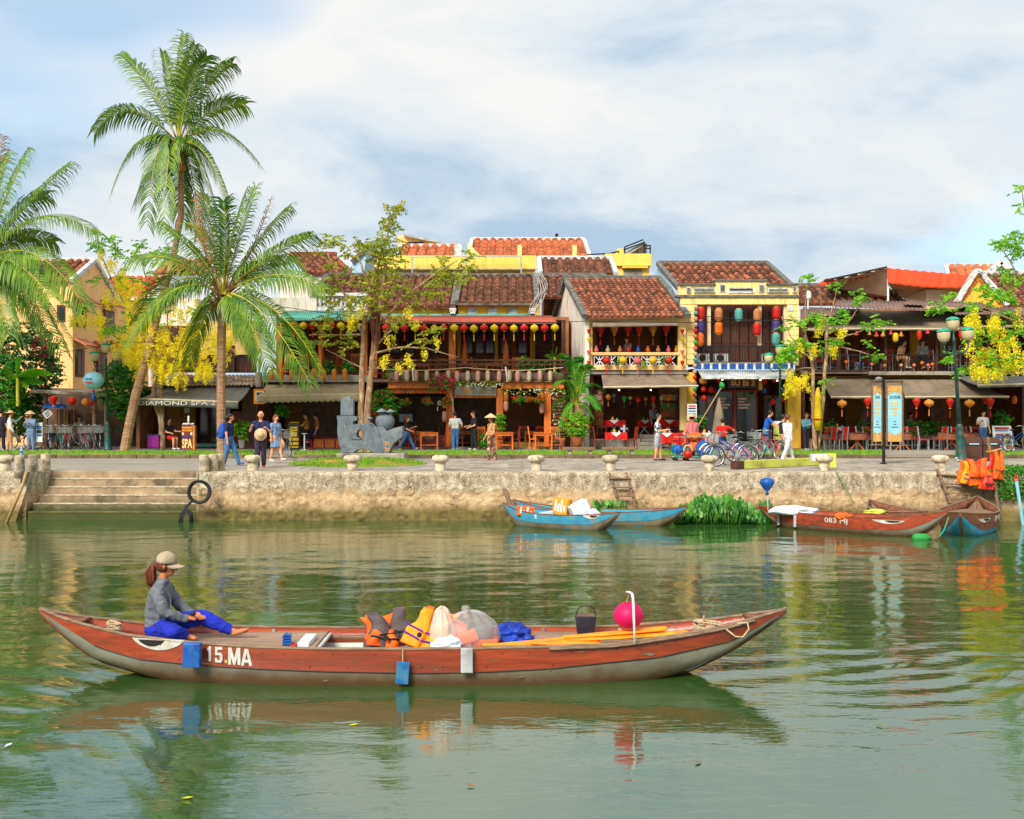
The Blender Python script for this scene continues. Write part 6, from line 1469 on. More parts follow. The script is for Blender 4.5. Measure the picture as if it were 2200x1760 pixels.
MB().slab([at(2136,968,D),at(2180,968,D),at(2172,915,D+.25),at(2132,915,D+.25)],.04).build('board','screen_white',t)
for k,(s_,c_,y_)in enumerate((('79K','ink_blue',939),('40K','ink_blue',952),('60K','ink_blue',963))):text(t,s_,c_,2148,y_,D-.03+(963-y_)*.004,.4,.17,bold=.03)
for x0,y0,x1,y1,c_ in((2137,918,2168,922,'ink_red'),(2138,924.5,2166,926,'ink_blue'),(2140,932,2156,934.5,'ink_red'),(2140,945,2158,947,'ink_red'),(2160,933,2172,942,'terracotta'),(2161,945,2174,953,'leaf_olive'),(2162,956,2175,964,'terracotta')):part(t,'board_print',c_,x0,y0,x1,y1,D-.035+(966-y1)*.0042,.01)
t=thing('narrow_sign','narrow white sign board standing among the hire bicycles','sign',at(84,950,46.6));part(t,'board','screen_white',77,908,91,950,46.6,.04);
for y0,y1,c_ in((915,919,'ink_blue'),(920,922,'ink_blue'),(924,931,'ink_dark'),(933,937,'ink_blue')):part(t,'print',c_,79,y0,89,y1,46.58,.01)
t=thing('tilted_sign','white sign nailed askew on the shelter post','sign',at(102,889,47.3));M3=Matrix.Rotation(R(-38),3,'Y');MB().obox(at(102,889,47.3),(.34,.02,.3),M3).build('board','screen_white',t)
for k in range(3):MB().obox(at(102,889,47.28)+M3@Vector((0,0,.08-.08*k)),(.26,.01,.03),M3).build('print','ink_dark',t)
t=thing('spa_sign','red standing spa sign with cream letters and a small white figure','sign',(X(404,45.9),45.9,SZ));D=45.9
part(t,'board','sign_maroon',390,912,414,966,D,.3);part(t,'board_side','sign_orange',414.2,914,418,966,D,.28);MB().slab([at(390,915,D),at(414,915,D),at(417,909,D+.3),at(393,909,D+.3)],.03).build('board_top','screen_white',t)
text(t,'SPA','letter_cream',402,953,D-.012,.42,.4,bold=.03)
for y0,y1,c_ in((917,921,'sign_orange'),(923,927,'sign_orange'),(937,941,'silk_purple')):part(t,'print',c_,391,y0,413,y1,D-.01,.01)
text(t,'FOOT MASSAGE','letter_cream',402,919,D-.022,.44,.05,depth=.004);part(t,'print','letter_white',391,929,395,935,D-.01,.01);part(t,'print','letter_white',409,929,413,935,D-.01,.01)
MB().lathe([(0.05,0),(0.03,.08),(.05,.14),(.035,.22),(.045,.27),(0,.32)],at(405,909,D+.15),10).build('figurine','white_paint',t,smooth=True)
t=thing('menu_sign','black and yellow standing menu sign outside the cafe','sign',(X(630,45.9),45.9,SZ));part(t,'board','sign_black',619,908,643,966,D,.25);MB().slab([at(621,913,D),at(641,913,D),at(643,907,D+.25),at(623,907,D+.25)],.03).build('board_top','silk_yellow',t)
for x0,y0,x1,y1 in((623,917,639,921),(623,923,639,926),(623,928,638,938),(620,941,627,947),(629,941,641,947),(620,950,627,956),(629,950,641,956),(620,959,641,962)):part(t,'print','silk_yellow',x0,y0,x1,y1,D-.01,.012)
t=thing('purple_box','glossy purple chest beside the spa entrance','chest',(X(329,46.4),46.4,SZ));part(t,'chest_body','purple_paint',316,937,341,962,46.4,.45,bevel=.015);part(t,'chest_lid','silk_purple',315,934,342,936.8,46.38,.49,bevel=.01)
t=thing('bar_table','white pedestal table outside the cafe','table',(X(654,46.1),46.1,SZ));MB().lathe([(.2,.0),(.2,.02),(.03,.05),(.03,.68),(.13,.7),(.13,.72)],(X(654,46.1),46.1,SZ),16).build('pedestal','white_paint',t)
for i,(px,c_)in enumerate(((648,'red'),(662,'red'))):
 t=thing('plastic_stool',['left','right'][i]+' red plastic stool at the white pedestal table','stool',(X(px,46.7),46.7,SZ),'red stools');MB().lathe([(.17,.44),(.18,.42),(.15,.4)],(X(px,46.7),46.7,SZ),14).build('seat','red_paint',t)
 for k in range(4):MB().bar((X(px,46.7)+.11*(-1)**k,46.7+.11*(1 if k<2 else-1),SZ+.41),(X(px,46.7)+.16*(-1)**k,46.7+.16*(1 if k<2 else-1),SZ),.03).build('leg','red_paint',t)
def chair_proto(m,seat_m=None,name='wooden_chair'):
 t=thing(name,'chair','chair');sm=seat_m or m
 MB().box(-.21,.21,-.2,.2,.43,.47).build('seat',sm,t,bevel=.008)
 for x in(-.19,.19):
  MB().bar((x,-.18,.43),(x,-.19,0),.04).build('leg',m,t);MB().bar((x,.18,.43),(x,.22,0),.04).build('leg',m,t);MB().bar((x,.18,.43),(x*.95,.26,1.0),.04).build('back_post',m,t)
 MB().box(-.18,.18,.24,.27,.86,.98).build('backrest',sm,t)
 for k in range(3):MB().bar((-.1+.1*k,.2,.47),(-.1+.1*k,.25,.87),.035,.015).build('back_slat',sm,t)
 MB().bar((-.19,-.18,.2),(.19,-.18,.2),.025).build('stretcher',m,t);return t
def table_proto(m):
 t=thing('wooden_table','table','table');MB().box(-.4,.4,-.35,.35,.7,.74).build('table_top',m,t,bevel=.008)
 for x in(-.35,.35):
  for y in(-.3,.3):MB().box(x-.03,x+.03,y-.03,y+.03,0,.7).build('leg',m,t)
  MB().box(x-.02,x+.02,-.27,.27,.58,.66).build('apron',m,t)
 MB().box(-.32,.32,-.31,-.29,.6,.68).build('apron',m,t);MB().box(-.32,.32,-.02,.02,.18,.22).build('stretcher',m,t);return t
wc,wt=chair_proto('orange_wood'),table_proto('orange_wood');wc2=chair_proto('dark_red_wood');rc=chair_proto('steel','red_paint','metal_chair')
def put(p,px,D,z,rz,lb,g):return dup(p,(X(px,D),D,z),rz,lb,g)
GN='timber furniture outside the long restaurant'
for i,px in enumerate((922,1083,1166)):put(wt,px,46.9,SZ,U(-.1,.1),f'orange timber table, {ORD[i]} from the left at the long restaurant ground floor',GN)
for i,(px,p,rz)in enumerate(((852,wc,1.5),(872,wc2,1.4),(903,wc2,1.55),(946,wc2,-1.5),(1034,wc,.2),(1074,wc2,1.5),(1104,wc2,-1.5),(1147,wc,1.6),(1193,wc,0))):put(p,px,47.1+.1*(i%2),SZ,rz,f'timber chair, {ORD[i]} from the left at the long restaurant ground floor',GN)
GU='timber furniture on the long balcony';uz=Z(814,BD)
for i,px in enumerate((850,905,1005,1042,1062,1130)):put(wt,px,49.2+.3*(i%2),uz,0,f'timber table, {ORD[i]} from the left on the long balcony',GU)
for i,px in enumerate((832,872,888,928,948,985,1025,1052,1075,1110,1150)):put(wc,px,49+.4*(i%3),uz,[0,PI,1.5,-1.5][i%4],f'timber chair, {ORD[i]} from the left on the long balcony',GU)
for i,px in enumerate((620,655,700,730,765)):put(wc,px,49+.4*(i%2),Z(806,BD),[0,PI,1.5][i%3],f'timber chair, {ORD[i]} from the left on the cafe balcony','timber chairs on the cafe balcony')
for i,px in enumerate((690,998,1086)):
 c=at(px,742 if i else 742,48.6);o=MB().lathe([(.1,-.9),(.16,-.8),(.09,-.1),(.02,.25),(0,.27)],c,10,lobes=5,la=.12).build('folded_parasol','orange_wood',smooth=True);tag(o,f'folded orange parasol, {ORD[i]} from the left on the upper verandas','parasol','folded parasols upstairs')
GR='red chairs of the right-hand restaurant'
for i,(px,D,rz)in enumerate(((1783,46.8,-1.2),(1806,46.3,-1.3),(1852,47,1.2),(1868,47.1,.2),(1946,46.9,.1),(1962,47.1,.2),(1984,46.3,1.35),(2020,46.4,-1.3),(2058,47,.1),(2072,47.1,0),(2098,46.8,1.3),(1924,46.6,1.3))):put(rc,px,D,SZ,rz,f'red and chrome dining chair, {ORD[i]} from the left at the right-hand restaurant',GR)
put(rc,1762,46.2,SZ,1.2,'pale metal chair tilted by the forked tree',GR)
for i,px in enumerate((1838,1935,2040,2078)):
 D=46.7;t=thing('clothed_table',f'table under a brown cloth, {ORD[i]} from the left at the right-hand restaurant','table',(X(px,D),D,SZ),'brown clothed tables')
 w=.42;rs=random.Random(i)
 MB().grid(lambda u,v:(X(px,D)+(w+.05*v)*math.cos(u*2*PI)*(1+.06*math.sin(u*40)*v)*(1.15 if 1 else 1),D+(w+.03*v)*math.sin(u*2*PI)*(1+.06*math.sin(u*40)*v),SZ+.74-.3*v),48,3).build('tablecloth_side','cloth_brown',t,smooth=True);MB().lathe([(0.0,.745),(.485,.742)],(X(px,D),D,SZ),24).build('table_top','cloth_brown',t)
 for s_ in(-1,1):MB().bar((X(px,D)-.3*s_,D-.2,SZ+.7),(X(px,D)+.3*s_,D-.2,SZ),.05,.03).build('crossed_leg','orange_wood',t)
def red_table(px,D,z,w,lb,drop=.28,h=.74):
 t=thing('red_table',lb,'table',(X(px,D),D,z),'red clothed tables');x0,x1=X(px,D)-w,X(px,D)+w
 MB().box(x0,x1,D-.35,D+.35,z+h-.02,z+h).build('table_top','cloth_red',t)
 MB().grid(lambda u,v:(x0-.01+(x1-x0+.02)*u,D-.36-.03*v*(1+math.sin(u*22)),z+h+.004-v*drop*(1+.12*math.sin(u*9))),30,4).build('cloth_front','cloth_red',t,smooth=True)
 MB().add([(X(px,D)-.22,D-.37,z+h+.008),(X(px,D)+.22,D-.37,z+h+.008),(X(px,D),D-.42,z+h-.17)],[(0,1,2)]).build('white_napkin','cloth_white',t,thick=.004)
 for s_ in(-1,1):MB().bar((X(px,D)-.3*s_,D-.1,z+h-.04),(X(px,D)+.3*s_,D-.1,z),.03).build('crossed_leg','steel',t)
 MB().lathe([(.06,0),(.07,.06),(.03,.13),(.04,.16)],(X(px,D)-.05,D-.1,z+h),10).build('flower_pot','silk_yellow',t);MB().lathe([(.03,0),(.03,.09)],(X(px,D)+.15,D-.1,z+h),8).build('glass','white_paint',t)
red_table(1322,46.6,SZ,.46,'red clothed folding table in front of the lattice house');red_table(1318,49.3,Z(938,49.3),.5,'red clothed table inside the lattice house, left of the steps');red_table(1384,50.2,Z(938,50),.35,'red clothed table deep inside the lattice house');red_table(1436,49.2,Z(938,49.2),.46,'red clothed table inside the lattice house, by the seated couple')
red_table(1430,45.6,SZ,.5,'red clothed table beside the man in checks',.45);red_table(1474,45.7,SZ,.45,'red clothed table behind the hand cart',.45);red_table(1515,45.9,SZ,.45,'red clothed table left of the person in red',.4);red_table(1800,48.9,SZ+.1,.7,'red clothed table deep inside the right-hand restaurant',.25,.85);red_table(1990,48.9,SZ+.1,.8,'dark red bar table inside the right-hand restaurant',.25,.95)
GF='dark red folding chairs'
for i,(px,D,rz)in enumerate(((1288,46.5,1.4),(1356,46.6,-1.4),(1293,48.2,1.5),(1448,45.4,1.2))):put(wc2,px,D,SZ if i!=2 else Z(938,49),rz,['slatted red chair left of the folding table','slatted red chair right of the folding table','slatted red chair on the raised floor','slatted red chair beside the man in checks'][i],GF)
for i,px in enumerate((840,880,915,1000,1045,1100,1145)):put(wt,px,50.2+.5*(i%2),SZ,0,f'timber table, {ORD[i]} from the left deep inside the long restaurant','timber furniture inside the long restaurant')
for i,px in enumerate((825,862,898,932,985,1025,1062,1092,1125,1160)):put(wc2 if i%2 else wc,px,49.6+.5*(i%3),SZ,[0,PI,1.5,-1.5][i%4],f'timber chair, {ORD[i]} from the left deep inside the long restaurant','timber furniture inside the long restaurant')
for i,px in enumerate((1745,1765,1850,1880,2015,2030,2090)):put(rc,px,48.6+.3*(i%2),SZ,[0,1.5,PI,-1.5][i%4],f'red chair, {ORD[i]} from the left deep inside the right-hand restaurant','red chairs inside the right-hand restaurant')
for i,px in enumerate((1760,1790,1830,1860,1905,1950,2000,2050,2090)):put(rc,px,49+.3*(i%2),Z(798,48.5),[0,PI,1.5][i%3],f'red chair, {ORD[i]} from the left on the upper terrace at right','red chairs on the upper terrace')
for p in(wc,wt,wc2,rc):remove_tree(p)
t=thing('electric_fan','round electric fan on the raised floor of the lattice house','fan',at(1341,921,47.6));M3=Matrix.Rotation(PI/2,3,'X')
MB().lathe([(.21,-.04),(.215,0),(.21,.04)],at(1341,921,47.6),24,M3=M3,caps=False).build('cage','steel',t);MB().lathe([(.05,-.05),(.05,.02)],at(1341,921,47.6),12,M3=M3).build('hub','blue_wall',t);MB().tube([at(1341,925,47.7),at(1341,958,47.7)],.02,6).build('stand','iron',t)
for k in range(4):MB().obox(at(1341,921,47.6)+Vector((.1*math.cos(k*PI/2),0,.1*math.sin(k*PI/2))),(.12,.01,.1),Matrix.Rotation(-k*PI/2,3,'Y')).build('blade','tin_grey',t)
c=at(1545,905,45.4);o=thing('folded_parasol','folded grey green parasol in front of the yellow shop','parasol',(c.x,c.y,SZ));MB().lathe([(.28,-.75),(.3,-.6),(.16,.4),(.03,.95),(0,1.0)],c,20,lobes=6,la=.1).build('canopy','awning_tan',o,smooth=True);MB().tube([(c.x,c.y,SZ),c],.025,6).build('pole','iron',o)
c=at(1757,885,44.2);o=thing('folded_parasol','folded bright yellow parasol between the forked trunks','parasol',(c.x,c.y,SZ));MB().lathe([(.12,-.75),(.17,-.2),(.13,.5),(.16,.55),(.05,.95),(0,1.0)],c,16,lobes=5,la=.08).build('canopy','silk_yellow',o,smooth=True);MB().tube([(c.x,c.y,SZ),c],.025,6).build('pole','iron',o);MB().lathe([(.16,0),(.19,.05),(.15,.1)],c+Vector((0,0,-.35)),14).build('tie_band','silk_red',o)
o=thing('long_pole','long thin pole with a green ball leaning out from the cart','pole',at(1500,915,41));MB().tube([at(1497,920,41),at(1550,832,41)],.022,6).build('shaft','bamboo',o);MB().lathe([(.03,-.1),(.13,-.04),(.13,.04),(.03,.1)],at(1551,828,41),14,M3=Matrix.Rotation(R(70),3,'Y')).build('green_ball','silk_green',o,smooth=True)
o=thing('hanging_menu','tall white price sign hanging on the yellow column','sign',at(1487,885,46.6));part(o,'board','screen_white',1477,868,1497,903,46.6,.03)
for y0,c_ in((871,'ink_red'),(876,'ink_dark'),(882,'ink_blue'),(888,'ink_blue'),(893,'ink_red'),(898,'ink_red')):part(o,'print',c_,1479,y0,1495,y0+3,46.59,.01)
o=thing('price_stand','small lectern sign with green poster beside the man in blue','sign',(X(1667,44),44,SZ));part(o,'board','lime_paint',1662,908,1676,945,44,.05);part(o,'top_panel','screen_white',1660,905,1678,911,43.95,.15);part(o,'post','iron',1667,945,1671,970,44.02,.05)
def ladder(label,pts,D,n,m='grey_wood',r=.035):
 (a,b,c,d)=[at(x,y,D+dd)for(x,y),dd in zip(pts,(.3,-.15,.3,-.15))]
 t=thing('wooden_ladder',label,'ladder',b,'wooden ladders on the quay wall')
 MB().tube([a,b],r,7).build('side_rail',m,t);MB().tube([c,d],r,7).build('side_rail',m,t)
 for k in range(n):
  f=(k+.6)/(n+.2);p,q=a.lerp(b,f),c.lerp(d,f);e=(q-p)*.15;MB().bar(p-e+Vector((0,-.04,0)),q+e+Vector((0,-.04,0)),.07,.035).build('rung',m,t)
ladder('narrow wooden ladder behind the blue boats',((1309,1016),(1335,1098),(1345,1016),(1368,1098)),30.75,4);ladder('wide wooden ladder beside the hanging life jackets',((2013,1008),(2048,1092),(2058,1012),(2092,1092)),30.75,4,'grey_wood',.05)
t=thing('rubber_hose','coiled black rubber hose tied to the corner of the steps','hose',at(428,1055,30.6))
for k in range(3):MB().tube([at(428,1057,30.55-.05*k)+Vector(((.27+.02*k)*math.cos(a),0.02*math.sin(3*a),(.29+.01*k)*math.sin(a)))for a in[2*PI*q/28 for q in range(29)]],.035,8,caps=False).build('coil','black_rubber',t,smooth=True)
MB().tube([at(415,1075,30.5),at(398,1090,30.5),at(390,1115,30.4),at(388,1130,30.4)],.035,8).build('loose_end','black_rubber',t,smooth=True);0
[MB().tube([at(384+k*3,1130,30.4-.04*k),at(388+k*2,1104+k*3,30.4-.04*k),at(400,1092+k*4,30.4-.04*k),at(412-k*2,1102+k*3,30.4-.04*k),at(415-k*3,1130,30.4-.04*k)],.028,8).build('loose_end','black_rubber',t,smooth=True)for k in range(3)];MB().tube([at(432,1036,30.5),at(445,1018,31)],.01,5).build('tie_string','lamp_cap',t)
o=MB().tube([at(57,1012,30.6),at(48,1045,30.4),at(12,1128,30.2)],[.04,.04,.05],8).build('bamboo_pole','bamboo',smooth=True);tag(o,'bamboo pole slanting from the left stone posts into the water','pole')
o=thing('painted_pole','slanting blue pole with red tip at the right edge','pole',at(2195,1100,29.6));MB().tube([at(2183,1030,29.6),at(2200,1140,29.6)],.045,8).build('shaft','poster_blue',o);MB().tube([at(2182,1020,29.6),at(2183.5,1034,29.6)],[.035,.047],8).build('red_tip','red_paint',o)
o=thing('jacket_pole','leaning timber pole with crossbar carrying orange life jackets','pole',at(2140,1100,30.3));MB().tube([at(2122,940,30.9),at(2132,1000,30.6),at(2146,1105,30.3)],.05,8).build('shaft','grey_wood',o);MB().tube([at(2120,972,30.7),at(2152,964,30.7)],.025,6).build('crossbar','bamboo',o);MB().lathe([(.09,-.02),(.1,.01),(.08,.03)],at(2126,971,30.65),10).build('rope_knot','leaf_olive',o)
mat('vest_orange',(246,112,20),(226,80,10),sc=5,bump=0.25,bsc=8,rough=0.75);mat('vest_amber',(250,166,20),(236,134,10),sc=5,bump=0.2,bsc=8,rough=0.7);mat('vest_grey',(96,84,84),(70,60,62),sc=5,bump=0.25,bsc=8,rough=0.8);mat('strap_purple',(90,30,150),None,bump=.1,rough=.7)
def bulb(label,px,py,D,w,col=(1,.82,.55)):
 c=at(px,py,D);t=thing('bulb_lamp',label,'lamp',c,'lit bulbs under the canopies')
 MB().ell(c,.035,10,8).build('bulb','bulb_glow',t,smooth=True);MB().tube([c+Vector((0,0,.05)),c+Vector((0,0,.2))],.012,5).build('fitting','iron',t)
 return t
m_=mat('bulb_glow',(255,236,200),None,bump=0);b_=m_.node_tree.nodes['Principled BSDF'];b_.inputs['Emission Color'].default_value=(1,.85,.6,1);b_.inputs['Emission Strength'].default_value=3
for lb,px,py,D,w in(('lit bulb under the tin canopy, left of the black sign',1552,816,47,22),('lit bulb under the tin canopy, right of the black sign',1634,816,47,22),('lit bulb at the right end of the tin canopy',1670,818,47,16),('lit bulb in the lattice house ceiling, left one',1330,838,49.6,40),('lit bulb in the lattice house ceiling, right one',1398,838,49.6,40)):bulb(lb,px,py,D,w)
mat('hull_red',(170,70,32),(134,50,24),sc=2.4,bump=0.25,stretch=(0.4,5,7),rough=0.32,c3=(118,56,30),sc3=.8,spec=0.5,coat=.15)
mat('hull_grey',(134,134,120),(112,110,96),sc=2,bump=0.15,stretch=(0.6,3,2),rough=0.6,c3=(128,120,96),sc3=1.4,zst=(.04,.24,(88,60,28),.95))
mat('hull_brown',(142,86,54),(104,62,38),sc=3,bump=0.3,stretch=(1,4,4),rough=0.7,c3=(84,54,36),sc3=2)
mat('hull_blue',(64,154,182),(48,126,158),sc=3,bump=0.25,rough=0.6,c3=(104,130,126),sc3=3)
mat('hull_worn',(132,118,92),(96,84,62),sc=3,bump=0.3,rough=0.8,c3=(70,120,140),sc3=2.2)
mat('inner_white',(206,206,200),(176,172,162),sc=3,bump=0.15,rough=0.6)
mat('deck_wood',(170,140,116),(130,104,84),sc=3,bump=0.3,stretch=(0.6,9,9),rough=0.75,rand=0.1)
mat('foam',(226,232,240),(206,214,226),sc=6,bump=0.15,rough=0.8)
mat('paint_eye',(216,212,200),(176,166,150),sc=8,bump=0.1,rough=0.7)
mat('plastic_film',(232,226,226),(216,206,204),sc=4,bump=0.5,bsc=9,rough=0.2,alpha=0.24)
mat('tarp_blue',(22,66,180),(12,44,140),sc=5,bump=0.5,bsc=8,rough=0.5)
def interp(tab,x):
 if x<=tab[0][0]:return tab[0][1]
 for(a,b),(c,d)in zip(tab[:-1],tab[1:]):
  if x<=c:return b+(d-b)*(x-a)/(c-a)
 return tab[-1][1]
class Boat:
 def __init__(s,label,A,B,beam,zg,zk,zb,mats,n=48,pw=2.4,group='boats on the river',name='rowing_boat'):
  s.A,s.B=Vector(A),Vector(B);s.e=(s.B-s.A);s.L=s.e.length;s.e.normalize();s.side=Vector((s.e.y,-s.e.x,0))
  s.beam,s.zg,s.zk,s.zb,s.pw=beam,zg,zk,zb,pw
  s.t=thing(name,label,'boat',((s.A+s.B)/2).to_tuple()[:2]+(0,),group)
  up,lo,inn,inn2=MB(),MB(),MB(),MB();us,ls,ii=[[],[]],[[],[]],[]
  for k in range(n+1):
   f=k/n;c=s.A.lerp(s.B,f);b=s.b(f);g,kk,zz=zg(f),min(zk(f),zg(f)-.01),0
   zz=max(kk,min(zb(f),g-.02))
   for q,sg in enumerate((1,-1)):
    P=lambda o,z:c+s.side*(sg*o)+Vector((0,0,z))
    r_=(zz-kk)/max(.05,(g-kk))
    us[q].append([P(b*s.fl(r_),zz),P(b*s.fl((1+r_)/2),(zz+g)/2),P(b,g)])
    ls[q].append([P(0,kk),P(b*.5,kk+.03*min(1,b*5)),P(b*.8,kk+(zz-kk)*.3),P(b*s.fl(r_*.65),kk+(zz-kk)*.65),P(b*s.fl(r_)-.004,zz)])
   w=max(0,b-.035);fz=max(kk+.05,min(.08,g-.03))
   ii.append([c+s.side*(sg_*w*o_)+Vector((0,0,z_))for sg_,o_,z_ in((-1,1,g-.005),(-1,.9,(g+fz)/2),(-1,.75,fz),(1,0,fz-.02),(1,.75,fz),(1,.9,(g+fz)/2),(1,1,g-.005))])
  for q in(0,1):
   up.loft(us[q]);lo.loft(ls[q])
  up.build('top_strake',mats[0],s.t,smooth=False,thick=.012);lo.build('lower_hull',mats[1],s.t,smooth=True);inn.loft(ii).build('inner_hull',mats[2],s.t,smooth=True);[inn2 .loft([[q[a]+Vector((0,0,.002)),q[b_]]for q in ii])for a,b_ in((0,1),(5,6))];inn2 .build('inner_strake',mats[0],s.t,smooth=True,thick=.006)
  for q,sg in enumerate((1,-1)):
   MB().tube([s.A.lerp(s.B,k/n)+s.side*(sg*(s.b(k/n)-.01))+Vector((0,0,zg(k/n)+.008))for k in range(n+1)],.028,6,flat=.7).build('gunwale',mats[3],s.t,smooth=True)
  for f0,f1 in((0,.22),(1,.78)):
   P_=[s.A.lerp(s.B,f0+(f1-f0)*k/10)+Vector((0,0,max(-.2,zk(f0+(f1-f0)*k/10))))for k in range(11)];P_[0].z=zg(f0);MB().tube(P_,.035,6).build('stem',mats[4],s.t,smooth=True)
 def fl(s,r):return 1-.16*(1-r)**2.2
 def b(s,f):return max(.02,s.beam*(1-abs(2*f-1)**s.pw))
 def pt(s,f,z,out=.016,sg=1):
  g,k=s.zg(f),s.zk(f);r=max(0,min(1,(z-k)/max(.05,g-k)));return s.A.lerp(s.B,f)+s.side*sg*(s.b(f)*s.fl(r)+out)+Vector((0,0,z))
 def planks(s,f0,f1,z,n,m='deck_wood',name='deck_plank',gap=.006,cross=False):
  if cross:
   for k in range(n):
    a,b_=f0+(f1-f0)*k/n,f0+(f1-f0)*(k+1)/n-gap/s.L;w0,w1=s.b(a)-.04,s.b(b_)-.04
    p=[s.A.lerp(s.B,a)+s.side*-w0,s.A.lerp(s.B,a)+s.side*w0,s.A.lerp(s.B,b_)+s.side*w1,s.A.lerp(s.B,b_)+s.side*-w1]
    MB().slab([q+Vector((0,0,z))for q in p],.025).build(name,m,s.t)
   return
  W=s.beam*1.8
  for k in range(n):
   y0,y1=-W/2+W*k/n,-W/2+W*(k+1)/n-gap;top,bot=[],[]
   for j in range(17):
    f=f0+(f1-f0)*j/16;lim=s.b(f)-.045;c=s.A.lerp(s.B,f)+Vector((0,0,z+U(-.001,.001)))
    a,b_=max(-lim,min(lim,y0)),max(-lim,min(lim,y1));top.append([c+s.side*a,c+s.side*b_])
   if max((q[1]-q[0]).length for q in top)>.02:MB().loft(top).build(name,m,s.t,thick=.025)
 def decal(s,name,m,poly,out=.012,parent=None):
  return MB().add([s.pt(f,z,out)for f,z in poly],[tuple(range(len(poly)))]).build(name,m,parent or s.t)
 def eye(s,f0,f1,z0,z1,flip=False):
  n=14;top=[(f0+(f1-f0)*k/n,z1-.0*k)for k in range(n+1)]
  sh=lambda k:(math.sin(PI*k/n))**.7
  o=s.decal('painted_eye','paint_eye',top+[(f0+(f1-f0)*k/n,z1-(z1-z0)*sh(k))for k in range(n-1,0,-1)],.016)
  a,b_=(f0+(f1-f0)*.12,f0+(f1-f0)*.62)if not flip else(f0+(f1-f0)*.38,f0+(f1-f0)*.88)
  zz0,zz1=z0+(z1-z0)*.32,z1-(z1-z0)*.12
  s.decal('painted_pupil','sign_black',[(a+(b_-a)*k/n,zz1)for k in range(n+1)]+[(a+(b_-a)*k/n,zz1-(zz1-zz0)*sh(k))for k in range(n-1,0,-1)],.02,o)
 def letter(s,txt,f0,f1,z0,z1,bold=.012):
  o=text(s.t,txt,'letter_white',Vector((0,0,0))+root_loc(s.t),0,0,1,1,bold=bold,rot=Matrix.Identity(3).to_quaternion(),depth=.004);me=o.data;off=root_loc(s.t)
  for v in me.vertices:v.co=s.pt(f0+(f1-f0)*(v.co.x+.5),z0+(z1-z0)*(v.co.y+.5),.014+(v.co.z+.004))-off
  me.update()
BY=12.7;xa,xb=X(86,BY),X(1687,BY);NG=[(86,1309),(130,1328),(179,1343),(268,1365),(386,1380),(535,1391),(700,1396),(1000,1395),(1180,1391),(1309,1386),(1361,1380),(1467,1364),(1547,1350),(1599,1336),(1687,1311)]
ST=[(86,1312),(134,1360),(208,1415),(315,1446),(420,1475),(600,1500),(1250,1500),(1400,1465),(1440,1449),(1480,1438),(1533,1414),(1573,1393),(1626,1358),(1687,1313)]
BN=[(86,1312),(208,1390),(297,1416),(386,1425),(446,1430),(565,1437),(700,1442),(900,1446),(1050,1443),(1180,1436),(1414,1412),(1573,1377),(1687,1312)]
def bb(f):return max(.02,.63*(1-abs(2*f-1)**2.6))
def on(tab,near):
 def g(f):
  x=xa+(xb-xa)*f;D=BY-(bb(f)if near else 0)*.97;px=CX+F*x/D
  return CZ-(interp(tab,px)-HY)*D/F
 return g
main=Boat('long red and grey wooden boat with a painted eye, in the foreground',(xa,BY,0),(xb,BY,0),.63,on(NG,True),on(ST,False),on(BN,True),('hull_red','hull_grey','inner_white','weathered_wood','hull_brown'),90,2.6)
def fx(px,D=12.1):return((px-CX)*D/F-xa)/(xb-xa)
zz=lambda py,D=12.1:CZ-(py-HY)*D/F
main.planks(fx(215),fx(668),.36,7);main.planks(fx(1150),fx(1500),.36,7);main.planks(fx(86,12.6),fx(178,12.6),main.zg(fx(130))+.0,2,'hull_brown','end_deck');main.planks(fx(1608,12.5),fx(1684,12.6),main.zg(fx(1640))+.01,2,'hull_brown','end_deck')
main.planks(fx(668),fx(676),.34,1,'inner_white','bulkhead')
for sg in(1,-1):MB().tube([main.pt(fx(640)+(fx(1170)-fx(640))*k/10,.3,-.06,sg)for k in range(11)],.03,6).build('inner_stringer','weathered_wood',main.t)
for px in(588,1000,1167,1330):MB().obox(main.pt(fx(px,13.2),main.zg(fx(px))-.09,-.05,-1),(.04,.05,.17)).build('rib','tin_grey',main.t)
main.eye(fx(268),fx(392),zz(1404),zz(1379));bx_=lambda a,b_,c_,d_:[(a,b_),(c_,b_),(c_,d_),(a,d_)]
GLY={'1':[[(.32,0),(.68,0),(.68,1),(.42,1),(.15,.84),(.15,.66),(.32,.74)]],'5':[bx_(.1,.82,.9,1),bx_(.1,.46,.36,.82),bx_(.36,.46,.76,.63),[(.62,.1),(.8,.03),(.93,.16),(.93,.46),(.8,.62),(.62,.58)],bx_(.1,0,.8,.17),bx_(.08,.1,.34,.3)],'M':[bx_(0,0,.23,1),bx_(.77,0,1,1),[(.2,1),(.2,.55),(.42,0),(.58,0),(.8,.55),(.8,1),(.72,1),(.5,.38),(.28,1)]],'A':[[(0,0),(.26,0),(.58,1),(.34,1)],[(.74,0),(1,0),(.66,1),(.42,1)],bx_(.2,.2,.8,.37)]}
for ch,a_,b_,y0,y1 in(('1',439,455,1424,1391),('5',457,477,1426,1392),('M',488,515,1430,1393),('A',516,541,1432,1395)):
 lt=None
 for q,po in enumerate(GLY[ch]):
  lt_=main.decal('painted_letter' if lt is None else 'letter_stroke','letter_white',[(fx(a_+(b_-a_)*x_),zz(y0+(y1-y0)*z_))for x_,z_ in po],.014+.0012*q,lt);lt=lt or lt_
main.decal('painted_letter','ink_tan',[(fx(x_),zz(y_))for x_,y_ in((480,1427),(486,1427),(486,1420),(480,1420))],.014)
